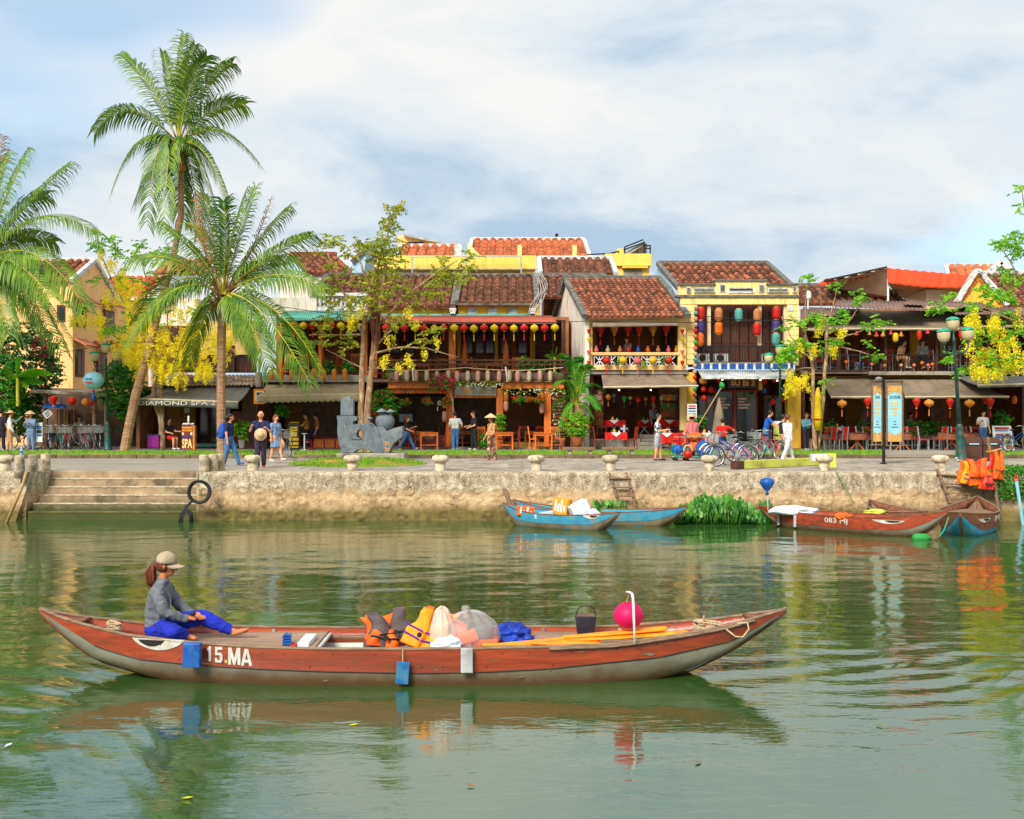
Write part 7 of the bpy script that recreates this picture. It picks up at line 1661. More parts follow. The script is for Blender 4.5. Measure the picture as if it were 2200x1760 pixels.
MB().tube([main.pt(fx(1180)+(fx(1640)-fx(1180))*k/14,main.zg(fx(1180)+(fx(1640)-fx(1180))*k/14)-.012,.015)for k in range(15)],.03,6,flat=.6).build('rubbing_strake','weathered_wood',main.t,smooth=True)
def plate(label,px0,py0,px1,py1,m,th,tiltx=0.0,name='fender_board'):
 f=fx((px0+px1)/2);D=main.pt(f,.3).y-.02-th;c=at((px0+px1)/2,(py0+py1)/2,D)
 t=thing(name,label,'fender',c,'boards hung on the boat side')
 MB().obox(c,((px1-px0)*D/F,th,(py1-py0)*D/F),Matrix.Rotation(tiltx,3,'Y')).build('board',m,t,bevel=.008)
 MB().tube([c+Vector((0,-.01,(py1-py0)*D/F/2-.02)),Vector((c.x,c.y+.02,main.zg(f)+.02))],.006,5).build('string','rope',t);return t
mat('board_blue',(22,104,166),(14,84,140),sc=4,bump=.15,rough=.55,c3=(60,120,150),sc3=4);mat('can_blue',(20,86,168),(12,66,140),sc=4,bump=.15,rough=.45,c3=(40,104,176),sc3=3)
plate('bright blue plastic can hung beside the painted eye',395,1381,432,1432,'can_blue',.1,.03,'plastic_can');plate('small blue board hung on the middle of the foreground boat',851,1422,879,1470,'board_blue',.03,.08);plate('grey metal plate hung over the side of the foreground boat',990,1393,1016,1446,'tin_grey',.03)
def cloth(name,label,cat,base,fn,nu,nv,m,thick=.03,group=None,parts=()):
 t=thing(name,label,cat,base,group);MB().grid(fn,nu,nv).build('cloth_body',m,t,smooth=True,thick=thick);return t
def jacket(label,px,py,D,w,h,lean,m,trim,seed,yaw=0,roll=0,group='life jackets in the foreground boat'):
 c=at(px,py,D);t=thing('life_jacket',label,'life jacket',c,group);Q=Matrix.Rotation(yaw,3,'Z')@Matrix.Rotation(roll,3,'Y')@Matrix.Rotation(lean,3,'X')
 ic=[(0,.02),(.5,.02),(.75,.1),(1,.2)];oc=[(0,.5),(.4,.5),(.55,.38),(.75,.33),(1,.42)];bc=[(0,.5),(.4,.5),(.55,.4),(.75,.36),(1,.44)]
 def P(sd,x,v,y,u):
  n_=noise.noise(Vector((x*5+seed,v*3,seed)));bul=.075*math.sin(PI*min(1,max(0,u)))**.5*math.sin(PI*min(1,max(.0,v*.9+.1)))**.5
  return c+Q@Vector((sd*x*w,y-bul+.05*n_+.1*v*v,h*v*(1+.04*n_)-.06*h*max(0,v-.85)*4*x))
 for sd in(-1,1):
  MB().grid(lambda u,v:P(sd,interp(ic,v)+(interp(oc,v)-interp(ic,v))*u,v,0,u),10,22).build('front_panel',m,t,smooth=True,thick=.04)
  for cv in(ic,oc):MB().tube([P(sd,interp(cv,k/22),k/22,-.012,0)for k in range(23)],.013,6).build('edge_piping',trim,t,smooth=True)
 MB().grid(lambda u,v:P(1,(2*u-1)*interp(bc,v),v*(1-.12*max(0,v-.8)*5*(1-abs(2*u-1))),.17,u),20,22).build('back_panel',trim,t,smooth=True,thick=.04)
 for zf in((.2,.4)if 'amber' in label or 'purple' in label else(.3,)):
  for sd in(-1,1):MB().tube([P(sd,.03+.44*k/6,zf+.05*k/6,-.03,.5)for k in range(7)],.006,5,flat=2.2).build('strap','strap_purple' if m=='vest_amber' else 'black_rubber',t)
 MB().lathe([(.03,-.008),(.03,.008)],P(1,0,.3,-.07,.5),8,M3=Matrix.Rotation(PI/2,3,'X')).build('buckle','black_rubber',t)
jacket('grey and orange life jacket at the left of the heap',850,1388,12.6,.56,.44,-.4,'vest_grey','vest_orange',1,.45,-.12);jacket('amber life jacket leaning on the grey one',902,1396,12.35,.54,.47,-.45,'vest_amber','vest_orange',5,-.55,.22);jacket('orange life jacket lying low at the left end of the heap',822,1392,12.5,.36,.26,-.5,'vest_orange','vest_grey',9,.3,.2);jacket('orange life jacket with purple straps behind the amber one',912,1384,12.85,.44,.42,-.2,'vest_orange','vest_amber',12,-.9,.1)
def lump(name,label,cat,px,py,D,r,m,seed,freq=1.6,amp=.25,fine=.06,top=0.0):
 c=at(px,py,D)
 def fn(u,v):
  a=u*2*PI;b=(v-.5)*PI;x,y,z=math.cos(b)*math.cos(a),math.cos(b)*math.sin(a),math.sin(b);d=Vector((x,y,z))
  k=1+amp*noise.noise(d*freq+Vector((seed,0,0)))+fine*abs(noise.noise(d*freq*4+Vector((seed,3,0))))+top*max(0,z-.75)*3+(.05*math.sin(11*a)*max(0,z)if top else 0)
  return c+Vector((x*r[0]*k,y*r[1]*k,max(-r[2]*.7,z*r[2]*k)))
 t=thing(name,label,cat,(c.x,c.y,c.z-r[2]));MB().grid(fn,60,36).build('bag_skin',m,t,smooth=True);return t
tb=lump('plastic_bag','big clear plastic bag stuffed with folded life jackets','plastic bag',1008,1360,12.5,(.36,.28,.225),'plastic_film',3,1.3,.12,.04,.15)
for k,(dx,dz,m_)in enumerate(((-.05,-.04,'vest_orange'),(.12,.02,'vest_grey'),(.17,-.1,'vest_orange'),(-.14,.03,'bag_orange'))):MB().obox(at(1010,1360,12.5)+Vector((dx,.02*k,dz)),(.3,.3,.15),Matrix.Rotation(.3*k-.4,3,'Y')).build('folded_contents',m_,tb,bevel=.03)
MB().lathe([(.03,-.05),(.02,.0),(.05,.06),(.035,.09)],at(1000,1318,12.45),10,lobes=5,la=.2).build('knot','plastic_film',tb,smooth=True)
lump('plastic_bag','pale pink plastic bag tied beside the big clear one','plastic bag',950,1362,12.4,(.15,.2,.24),mat('film_pink',(240,222,212),(236,206,190),sc=4,bump=.5,bsc=9,rough=.25,alpha=.6),8,1.3,.12,.05,.3)
lump('paper_bag','small white bag at the near side below the clear bag','bag',960,1386,12.25,(.16,.12,.1),'foam',11,2,.25,.12);lump('tarp_bundle','crumpled blue tarpaulin bundle behind the paddles','tarpaulin',1104,1368,12.85,(.2,.2,.14),'tarp_blue',6,2.4,.4,.3)
t=thing('metal_can','square dark metal can with wire handle on the boat deck','can',at(1259,1365,12.9));D=12.75
MB().prism([(X(1241,D),Z(1366,D)),(X(1277,D),Z(1366,D)),(X(1281,D),Z(1325,D)),(X(1237,D),Z(1325,D))],D,D+.22).build('can_body',mat('can_dark',(64,60,72),(46,44,54),sc=5,bump=.1,rough=.4,metal=.3),t,bevel=.006);MB().pbox(1239,1324,1279,1326,D+.01,.2).build('can_rim','black_inside',t)
MB().tube([at(1239+20-20*math.cos(a),1326-24*math.sin(a)**.5,D+.11)for a in[PI*k/14 for k in range(15)]],.006,5).build('handle','iron',t)
t=thing('boat_lantern','bright pink round lantern hung on the boat','lantern',at(1350,1322,12.4));c=at(1350,1322,12.4)
MB().lathe([(.05,-.14)]+[(.17*math.cos(R(a)),.15*math.sin(R(a)))for a in range(-65,66,13)]+[(.05,.14)],c,32,lobes=16,la=.008).build('silk_body','silk_magenta',t,smooth=True);MB().lathe([(.05,.135),(.05,.15)],c,12).build('end_ring','silk_red',t)
for k in range(3):MB().tube([c+Vector((.045*math.cos(k*2.1),.045*math.sin(k*2.1),.15)),at(1351,1275,12.35)],.004,4).build('cord','rope',t)
t=thing('lantern_pole','white bent pipe standing on the gunwale and carrying the pink lantern','pole',at(1363,1380,12.2));MB().tube([at(1364,1382,12.12),at(1362,1330,12.14),at(1360,1285,12.16),at(1358,1276,12.2),at(1353,1273,12.3),at(1346,1272,12.35)],.014,8).build('pipe','white_paint',t,smooth=True)
mat('paddle_orange',(250,160,24),(236,132,14),sc=4,bump=.12,rough=.55,c3=(226,120,30),sc3=2.5)
for i,(a,b_,c_,d_)in enumerate(((1036,1394,1290,1384),(1060,1388,1432,1352),(1040,1392,1478,1361))):
 t=thing('boat_paddle',['short orange paddle along the near gunwale','long orange paddle, the far one of the pair','long orange paddle, nearest the bow ropes'][i],'paddle',at(a,b_,12.3),'orange paddles in the boat');D0=12.22+.12*(i==1)+.08*(i==2);p,q=at(a,b_,D0),at(c_,d_,D0+.12)
 p.z=max(p.z,.42-.03*i);q.z=max(q.z,.40)
 MB().tube([p,p.lerp(q,.45)],.022,8).build('shaft','paddle_orange',t);dr=(q-p).normalized();MB().loft([[p.lerp(q,f)+Vector((0,w_,.012)),p.lerp(q,f)+Vector((0,0,.028)),p.lerp(q,f)+Vector((0,-w_,.012))]for f,w_ in((.4,.02),(.5,.05),(.65,.085),(.85,.1),(.97,.1),(1,.07))]).build('blade','paddle_orange',t,smooth=True,thick=.02)
MB_c=lambda c,n,r,h,seed:[c+Vector((r*(1+.25*math.sin(k*.9+seed))*math.cos(k*.45+seed),r*.8*math.sin(k*.45)*(1+.2*math.sin(k*.37)),h*(.5+.5*math.sin(k*.31+seed))))for k in range(n)]
t=thing('rope_coil','untidy coil of pale rope at the right-hand end of the boat','rope',at(1530,1355,12.7));MB().tube(MB_c(at(1520,1358,12.75),90,.17,.12,1),.011,5).build('coil','rope',t,smooth=True);MB().tube([at(1540,1352,12.6),at(1580,1340,12.5),at(1606,1338,12.42),at(1609,1352,12.36),at(1596,1369,12.36),at(1580,1368,12.36),at(1560,1352,12.4)],.011,5).build('loose_loop','rope',t,smooth=True);MB().tube([at(1512,1360,12.8),at(1512,1322,12.8)],.012,6).build('rope_peg','bamboo',t)
t=thing('rope_coil','small coil of pale rope behind the seated woman','rope',at(240,1350,12.7));MB().tube(MB_c(at(245,1352,12.75),60,.12,.08,2),.011,5).build('coil','rope',t,smooth=True)
t=thing('plastic_tray','blue plastic basket lying on its side on the planks','basket',at(616,1380,12.5));D=12.35;part(t,'tray_base','can_blue',607,1366,610,1392,D,.2)
for k in range(5):part(t,'tray_slat','can_blue',610,1363+k*6,626-k%2,1367+k*6,D+.0,.03)
MB().slab([at(610,1366,D+.02),at(624,1361,D+.02),at(626,1388,D+.2),at(612,1392,D+.2)],.01).build('tray_side','can_blue',t)
lump('red_scoop','red plastic scoop beside the blue basket','scoop',633,1388,12.4,(.06,.06,.03),'red_paint',2,2,.4,.2);o=thing('foam_block','speckled white foam block at the end of the planks','block',at(660,1378,12.6));MB().obox(at(660,1380,12.6),(.13,.5,.1)).build('block','foam',o,bevel=.01)
MB().tube([main.pt(k/60,main.zb(k/60),.004)for k in range(5,57)],.008,5).build('plank_seam','brown_plastic',main.t,smooth=True)
rs=random.Random(6)
for k in range(26):
 f=fx(330)+(fx(1560)-fx(330))*(k+rs.uniform(-.2,.2))/26;zt=main.zg(f)-rs.choice((.05,.19));MB().ell(main.pt(f,zt,.014),(.007,.004,.007),6,4).build('nail_head','iron',main.t)
for px,py,w,h in((1398,1412,22,5),(938,1437,5,4),(1180,1440,3,2),(620,1438,8,2),(760,1420,12,1.5),(1060,1418,16,1.5),(560,1424,7,1.5),(1250,1402,12,2),(700,1462,9,3),(1120,1455,12,2)):
 main.decal('paint_scuff','weathered_wood',[(fx(px+w*math.cos(a)*rs.uniform(.5,1)),zz(py+h*math.sin(a)*rs.uniform(.4,1)))for a in[2*PI*q/11 for q in range(11)]],.0135)
for i,(px,py,c_,lb)in enumerate(((402,1718,'blossom','yellow leaf floating near the bottom left'),(18,1604,'foam','white scrap floating at the left edge'),(1010,1690,'palm_dry','brown leaf floating at the bottom middle'),(1500,1640,'palm_dry','brown leaf floating right of the lantern reflection'),(1890,1560,'leaf_olive','olive leaf floating at the lower right'),(760,1560,'blossom','yellow petal floating below the middle of the boat'))):
 D=F*CZ/(py-HY);c=Vector((X(px,D),D,.012));a=i*1.3;d=Vector((math.cos(a),math.sin(a),0));n_=Vector((-d.y,d.x,0));o=MB().add([c-d*.05,c+n_*.022+Vector((0,0,.006)),c+d*.05+Vector((0,0,.01)),c-n_*.022+Vector((0,0,.006)),c+Vector((0,0,-.002))],[(0,4,1),(1,4,2),(2,4,3),(3,4,0)]).build('floating_leaf',c_);tag(o,lb,'leaf','scraps floating on the river')
def moored(label,A,B,beam,zm,zA,zB,mats,pw=2.2,draft=.14,k0=.62,band=.55,name='rowing_boat'):
 def zg(f):
  s=2*f-1;return zm+((zB if s>0 else zA)-zm)*abs(s)**2.4
 def zk(f):
  s=abs(2*f-1);return-draft if s<k0 else-draft+(zg(f)-.02+draft)*((s-k0)/(1-k0))**1.35
 return Boat(label,A,B,beam,zg,zk,lambda f:zk(f)+(zg(f)-zk(f))*band,mats,40,pw,'boats moored at the quay',name)
P0=lambda px,D:(X(px,D),D,0)
b1=moored('blue topped boat loaded with foam boxes, nearest of the blue pair',P0(1082,30.0),P0(1330,28.2),.55,.36,.56,.46,('hull_blue','hull_worn','hull_blue','hull_brown','hull_brown'));b1 .planks(.3,.7,.2,6,'weathered_wood',cross=True);b1 .eye(.76,.88,.3,.4,True)
b2=moored('blue boat with timber aboard behind the loaded one',P0(1104,30.55),P0(1477,29.25),.5,.36,.6,.52,('hull_blue','hull_worn','hull_blue','hull_brown','hull_brown'));b2 .planks(.3,.75,.22,7,'bamboo',cross=True)
b3=moored('red and grey boat with painted eye and number moored on the right',P0(1630,30.0),P0(2036,26.4),.6,.4,.48,.66,('hull_red','hull_grey','hull_brown','hull_brown','hull_brown'),band=.48);b3 .planks(.05,.28,.36,5);b3 .planks(.4,.75,.2,6,'weathered_wood',cross=True);b3 .letter('083 MJ',.44,.56,.2,.36,0);b3 .eye(.68,.83,.3,.39,True)
b4=moored('small brown boat with cross planks behind the red one',P0(1868,30.5),P0(1990,28.2),.6,.42,.62,.5,('hull_brown','hull_brown','weathered_wood','weathered_wood','hull_brown'));b4 .planks(.12,.75,.33,5,'weathered_wood',cross=True)
b5=moored('brown boat with blue bottom lying end-on at the right',P0(2100,30.4),P0(2062,26.5),.72,.5,.72,.62,('hull_brown','hull_blue','weathered_wood','weathered_wood','hull_brown'),band=.42,pw=2.0);b5 .planks(.08,.8,.4,6,'weathered_wood',cross=True);b5 .side=-b5 .side;b5 .letter('151 MJ',.52,.64,.26,.44,0);b5 .eye(.72,.86,.32,.42);b5 .side=-b5 .side
for px,py in((1680,1110),(1728,1122)):
 t=thing('fender_board','grey board fender on the red moored boat, '+('left one' if px<1700 else 'right one'),'fender',at(px,py,28.6));f=.16 if px<1700 else.27;p=b3 .pt(f,.25,.05);MB().obox(p,(.07,.05,.42)).build('board','tin_grey',t,bevel=.01)
def crate(label,px,py,D,size,rot,m,stripe=None):
 c=at(px,py,D);t=thing('foam_box',label,'box',c,'boxes in the blue boat');M3=Matrix.Rotation(rot[2],3,'Z')@Matrix.Rotation(rot[1],3,'Y')@Matrix.Rotation(rot[0],3,'X');MB().obox(c,size,M3).build('box_body',m,t,bevel=.012)
 if stripe:
  for k in range(4):MB().obox(c+M3@Vector((size[0]*(-.3+.2*k),-size[1]/2-.003,.03*(-1)**k)),(.05,.008,size[2]*[.7,.5,.8,.4][k]),M3).build('print',stripe,t)
crate('white foam box tipped on its edge in the blue boat',1244,1094,28.9,(.5,.35,.36),(0,-.45,.3),'foam');crate('amber box with white print in the blue boat',1208,1088,29.1,(.4,.4,.42),(0,.12,-.35),'vest_amber','white_paint');crate('small orange box with white print at the left end of the blue boat',1128,1098,29.4,(.45,.35,.24),(0,.12,.1),'vest_orange','white_paint');crate('small white foam offcut at the right of the boxes',1277,1104,28.6,(.2,.2,.2),(0,.7,.4),'foam');crate('pale blue foam slab between the orange and amber boxes',1168,1106,29.0,(.5,.3,.12),(0,-.2,0),'blue_wall')
lump('white_sheet','crumpled white plastic sheet on the red moored boat','plastic sheet',1702,1098,28.9,(.62,.3,.13),'foam',4,1.3,.35,.12);lump('green_cloth','bright green cloth on the small brown boat','cloth',1880,1101,28.9,(.3,.2,.08),'lime_paint',3,2,.4,.2);lump('orange_cloth','orange and purple cloth on the red moored boat','cloth',1812,1111,27.8,(.2,.2,.1),'vest_orange',5,2,.4,.2)
t=thing('blue_bag_pole','blue plastic bag tied over a pole on the red moored boat','bag',at(1649,1085,29.3));MB().tube([at(1650,1095,29.3),at(1648,1045,29.3)],.018,6).build('pole','tin_grey',t);c=at(1648,1046,29.3)
MB().lathe([(.03,-.22),(.06,-.18),(.02,-.14),(.12,-.02),(.19,.1),(.16,.2),(.06,.24),(0,.245)],c,18,lobes=7,la=.07).build('bag','can_blue',t,smooth=True)
t=thing('green_float','green plastic bottle float with a brown ball beside the red boat stem','float',at(1980,1157,26.2));MB().lathe([(.05,-.2),(.11,-.15),(.11,.12),(.04,.2),(.035,.25)],at(1978,1156,26.2),14,M3=Matrix.Rotation(PI/2,3,'Y')).build('bottle','silk_green',t,smooth=True);MB().ell(at(2007,1156,26.2),.09,14,10).build('ball','grey_wood',t,smooth=True)
for i,(pts,lb,m_)in enumerate((([(2038,1112,26.3),(2028,1140,26.2),(2019,1152,26.2)],'green mooring line from the red boat stem','lamp_cap'),([(1795,1012,31),(1812,1040,30.8),(1833,1078,30.6)],'slack green mooring rope down the quay wall','leaf_mid'),([(1535,1010,31),(1548,1035,30.8),(1560,1060,30.6)],'pale mooring rope above the water hyacinth','rope'))):tag(MB().tube([at(*p)for p in pts],.015,5).build('mooring_rope',m_),lb,'rope','mooring ropes')
o=MB().tube([at(1082,1050,30.6),at(1088,1060,30.5),at(1098,1092,30.2)],[.05,.07,.04],8).build('timber_stake','grey_wood',smooth=True);tag(o,'rough timber stake at the left end of the blue boats','stake')
GP='life jackets on the pole'
jacket('amber orange life jacket, leftmost on the pole',2080,1040,30.5,.5,.62,.1,'vest_amber','vest_orange',21,.3,.12,GP);jacket('red orange life jacket, second from the left on the pole',2106,1042,30.4,.6,.72,.1,'vest_orange','bag_red',22,-.2,-.1,GP);jacket('long red life jacket hanging lowest beside the pole',2122,1052,30.3,.36,.5,.05,'bag_red','vest_orange',23,.2,.05,GP);jacket('orange life jacket, rightmost on the pole',2142,1030,30.5,.42,.8,.1,'vest_orange','bag_red',24,.5,.1,GP)
mat('skin',(226,164,124),(206,142,104),sc=6,bump=.05,rough=.55);mat('skin_tan',(196,124,80),(172,104,66),sc=6,bump=.05,rough=.55)
mat('hair_black',(30,24,22),(18,14,14),sc=8,bump=.3,stretch=(4,4,1),rough=.5);mat('hair_brown',(120,60,32),(84,40,22),sc=8,bump=.3,stretch=(4,4,1),rough=.5);mat('lip',(176,84,74),None,bump=0,rough=.5)
for n_,c_ in dict(white=(232,232,232),black=(36,36,42),navy=(34,38,84),grey=(116,120,128),denim=(70,120,176),paledenim=(130,160,200),royal=(22,44,186),blue=(30,90,200),red=(214,30,22),plum=(58,46,66),khaki=(190,170,140),tan=(206,160,116),palegrey=(176,178,184),sky=(120,180,214),flower=(150,110,80),pink=(226,120,120),amber=(190,130,40)).items():
 mat('cl_'+n_,c_,tuple(v*.78 for v in c_),sc=6,bump=.6,bsc=9,rough=.85,bdist=.03)
mat('straw',(226,190,146),(196,156,110),sc=30,bump=.3,rough=.85)
mat('cl_check',(220,220,226),(40,40,56),sc=9,lo=.48,hi=.52,bump=.1,rough=.85);mat('cl_floral',(60,74,50),(150,60,40),sc=9,lo=.45,hi=.55,bump=.1,rough=.85,c3=(210,180,150),sc3=8);mat('cl_pattern',(210,160,110),(150,96,60),sc=12,lo=.45,hi=.55,bump=.1,rough=.85)
def capsule(m,a,ra,b,rb,n=10):
 a,b=Vector(a),Vector(b);d=(b-a);L=d.length
 if L<1e-5:m.ell(a,ra,n,8);return
 pts,rs=[],[];d.normalize()
 for k in range(4):t=PI/2*k/4;pts.append(a-d*ra*math.cos(t));rs.append(max(1e-4,ra*math.sin(t)))
 pts.append(a);rs.append(ra);pts.append(b);rs.append(rb)
 for k in range(3,-1,-1):t=PI/2*k/4;pts.append(b+d*rb*math.cos(t));rs.append(max(1e-4,rb*math.sin(t)))
 m.tube(pts,rs,n)
def fuse(name,prims,mats,parent,voxel,smooth=3,fold=.007,fs=9.0):
 m=MB()
 for p in prims:
  if p[0]=='c':capsule(m,p[1],p[2],p[3],p[4])
  else:m.ell(p[1],p[2],14,10)
 o=m.build('fuse_source',mats[0],None);md=o.modifiers.new('r','REMESH');md.mode='VOXEL';md.voxel_size=voxel;md2=o.modifiers.new('s','SMOOTH');md2 .iterations=smooth;md2 .factor=.5
 dg=bpy.context.evaluated_depsgraph_get();dg.update();me=bpy.data.meshes.new_from_object(o.evaluated_get(dg));bpy.data.objects.remove(o)
 n=len(me.polygons);c=np.zeros(n*3);me.polygons.foreach_get('center',c);c=c.reshape(-1,3);best=np.full(n,1e9);idx=np.zeros(n,int)
 for p in prims:
  if p[0]=='c':
   a,b=np.array(p[1]),np.array(p[3]);d=b-a;L2=max(1e-9,d@d);t=np.clip((c-a)@d/L2,0,1);dist=np.linalg.norm(c-a-t[:,None]*d,axis=1)-(p[2]+(p[4]-p[2])*t)
  else:
   r=np.array(p[2]if isinstance(p[2],(tuple,list))else(p[2],)*3);dist=(np.linalg.norm((c-np.array(p[1]))/r,axis=1)-1)*r.min()
  u=dist<best;best[u]=dist[u];idx[u]=p[-1]
 me.materials.clear()
 for q in mats:me.materials.append(MT[q])
 me.polygons.foreach_set('material_index',idx);me.polygons.foreach_set('use_smooth',[True]*n);me.update()
 nv=len(me.vertices);co=np.zeros(nv*3);no=np.zeros(nv*3);me.vertices.foreach_get('co',co);me.vertices.foreach_get('normal',no);co=co.reshape(-1,3);no=no.reshape(-1,3)
 lv=np.zeros(len(me.loops),int);me.loops.foreach_get('vertex_index',lv);lt=np.zeros(n,int);me.polygons.foreach_get('loop_total',lt);cl=np.zeros(nv,bool);cl[lv[np.repeat(np.isin(idx,(1,2)),lt)]]=True
 for k in np.nonzero(cl)[0]:
  q=co[k];co[k]=q+no[k]*(fold*(1-abs(noise.noise(Vector((q[0]*fs,q[1]*fs,q[2]*fs*1.6))))*2.4))
 me.vertices.foreach_set('co',co.ravel());me.update()
 o=bpy.data.objects.new(name,me);COL.objects.link(o);o.parent=parent;return o
def hand_prims(w,d,h,sx,mi=0):
 w,d=Vector(w),Vector(d).normalized();s=d.cross(Vector((0,0,1)))
 if s.length<.1:s=Vector((0,1,0))
 s.normalize();nn=s.cross(d);out=[('c',tuple(w),.016*h,tuple(w+d*.04*h),.022*h,mi)]
 for k in range(4):
  b=w+d*.05*h+s*(.013*h*(k-1.5));L=[.036,.043,.041,.032][k]*h;m_=b+d*L*.6-nn*.004*h;out+=[('c',tuple(b),.0068*h,tuple(m_),.0062*h,mi),('c',tuple(m_),.0062*h,tuple(m_+(d-nn*.9).normalized()*L*.5),.0055*h,mi)]
 b=w+d*.012*h+s*(.018*h*sx);out.append(('c',tuple(b),.0075*h,tuple(b+(d+s*sx*.9-nn*.3).normalized()*.04*h),.006*h,mi));return out
def head_prims(c,h,fwd,mi=0):
 c=Vector(c);f=Vector(fwd).normalized();r=Vector((0,0,1)).cross(f).normalized();up=f.cross(r)
 P=lambda a,b,u:tuple(c+f*a*h+r*b*h+up*u*h)
 o=[('e',P(-.008,0,.012),(.052*h,.06*h,.062*h)if abs(f.y)>abs(f.x)else(.06*h,.052*h,.062*h),mi),('c',P(.018,0,-.01),.043*h,P(.026,0,-.042),.026*h,mi),('c',P(.056,0,.006),.005*h,P(.066,0,-.016),.009*h,mi)]
 for s in(-1,1):o+=[('e',P(.05,s*.021,.008),(.0075*h,)*3,4),('e',P(-.002,s*.053,-.002),(.012*h,.01*h,.017*h),mi),('c',P(.053,s*.012,.02),.004*h,P(.048,s*.03,.021),.004*h,4)]
 o+=[('c',P(.052,-.012,-.034),.0055*h,P(.052,.012,-.034),.0055*h,5)];return o
def person(label,px,D,z,h,rz,top,bottom,sleeve='short',legs='long',hl=(5,3),hr=(-4,4),al=(5,8,15,0),ar=(5,8,15,0),lean=0,hair='hair_black',hairlen=0,hat=None,skin='skin',shoes='cl_white',head=(0,0),turn=0,group='people on the promenade',vox=.0135,sit=False,skirt=None):
 t=thing('person',label,'person',(0,0,0),group);mats=[skin,top,bottom,shoes,'hair_black','lip']
 rx=Matrix.Rotation(R(lean),3,'X');pv=Vector((0,0,.53*h));UPm=lambda p:pv+rx@(Vector(p)*h-pv);dn=lambda a:Vector((0,-math.sin(R(a)),-math.cos(R(a))))
 pr=[]
 lo=[]
 for sx,(a,k)in((-1,hl),(1,hr)):
  hip=Vector((sx*.052*h,0,.515*h));kn=hip+dn(a)*.25*h;an=kn+dn(a-k)*.235*h;lo.append((sx,hip,kn,an,a-k))
 mz=0 if sit else min(q[3].z for q in lo)-.04*h
 for sx,hip,kn,an,g in lo:
  m2=2 if legs=='long' else 0;tm=2 if legs in('long','short')else 0
  mid=hip.lerp(kn,.75);pr+=[('c',tuple(hip),.066*h,tuple(mid if legs=='short' else kn),(.056 if legs=='short' else.045)*h,tm),('c',tuple(kn),(.045 if legs=='long' else.036)*h,tuple(kn.lerp(an,.35)),(.044 if legs=='long' else.036)*h,m2),('c',tuple(kn.lerp(an,.35)),(.043 if legs=='long' else.036)*h,tuple(an),(.034 if legs=='long' else.021)*h,m2)]
  if legs=='short':pr.append(('c',tuple(mid),.04*h,tuple(kn),.036*h,0))
  fd=Vector((sx*.15,-math.cos(R(g))if abs(g)<70 else-.7,math.sin(R(g))*.6)).normalized();heel=an+Vector((0,.015*h,-.018*h));pr.append(('c',tuple(heel),.024*h,tuple(heel+fd*.105*h+Vector((0,0,-.004*h))),.019*h,3))
 pr+=[('c',tuple(UPm((-.035,0,.535))),.07*h,tuple(UPm((.035,0,.535))),.07*h,2 if not skirt else 1)]
 for x in(-.042,.042):pr.append(('c',tuple(UPm((x*.9,0,.59))),.066*h,tuple(UPm((x*1.2,.002,.735))),.066*h,1))
 pr+=[('c',tuple(UPm((-.095,.004,.795))),.038*h,tuple(UPm((.095,.004,.795))),.038*h,1),('c',tuple(UPm((0,.002,.81))),.032*h,tuple(UPm((0,-.01,.88))),.03*h,0)]
 for sx,(f,ab,e,inn)in((-1,al),(1,ar)):
  sh=UPm((sx*.115,.004,.79));ud=rx@Vector((sx*math.sin(R(ab)),-math.sin(R(f))*math.cos(R(ab)),-math.cos(R(f))*math.cos(R(ab))));el=sh+ud*.165*h;fd=rx@Vector((sx*math.sin(R(ab))*.3-sx*inn,-math.sin(R(f+e)),-math.cos(R(f+e)))).normalized();wr=el+fd*.145*h
  if sleeve=='short':m_=sh.lerp(el,.62);pr+=[('c',tuple(sh),.04*h,tuple(m_),.038*h,1),('c',tuple(m_),.027*h,tuple(el),.025*h,0),('c',tuple(el),.025*h,tuple(wr),.017*h,0)]
  else:pr+=[('c',tuple(sh),.041*h,tuple(el),.034*h,1),('c',tuple(el),.033*h,tuple(wr),.025*h,1)]
  pr+=hand_prims(wr,fd,h,-sx)
  t['hand_'+('l' if sx<0 else 'r')]=list(wr+fd*.06*h)
 hc=UPm((0,-.018,.932));fw=rx@Vector((math.sin(R(turn)),-math.cos(R(turn)),-math.tan(R(head[0]))));pr+=head_prims(hc,h,fw)
 fuse('body',pr,mats,t,vox*h/1.65)
 fh=Vector((fw.x,fw.y,0)).normalized();Hm=Matrix.Rotation(math.atan2(fh.x,-fh.y),3,'Z')
 if hair:
  m=MB();q=hc+Hm@Vector((0,.014*h,.022*h));m.ell(q,(.06*h,.064*h,.064*h),16,10,M3=Hm)
  if hairlen:m.tube([q+Hm@Vector((0,.02*h,.02*h)),q+Hm@Vector((0,.045*h,-.04*h)),q+Hm@Vector((0,.05*h,-.04*h-hairlen*h*.5)),q+Hm@Vector((0,.045*h,-.04*h-hairlen*h))],[.055*h,.06*h,.055*h,.02*h],12)
  m.build('hair',hair,t,smooth=True)
 ht=hc+Vector((0,0,.045*h))
 if hat=='cone':MB().lathe([(.15*h,-.02*h),(.146*h,-.012*h),(.05*h,.055*h),(.0,.082*h)],ht,24).build('conical_hat','straw',t,smooth=True)
 if hat=='straw':MB().lathe([(.13*h,-.012*h),(.13*h,0),(.065*h,.008*h),(.06*h,.045*h),(0,.055*h)],ht,24).build('straw_hat','straw',t,smooth=True)
 if skirt:
  mt_,w_,hem=skirt;MB().grid(lambda u,v:(lambda a,r_:Vector((r_*math.cos(a),r_*.8*math.sin(a),(.6-(.6-hem)*v)*h)))(u*2*PI,h*(.068+(w_-.068)*v)*(1+.06*v*math.sin(u*44))),60,10).build('skirt',mt_,t,smooth=True,thick=.008)
 t.location=(X(px,D),D,z-mz);t.rotation_euler=(0,0,R(rz));return t
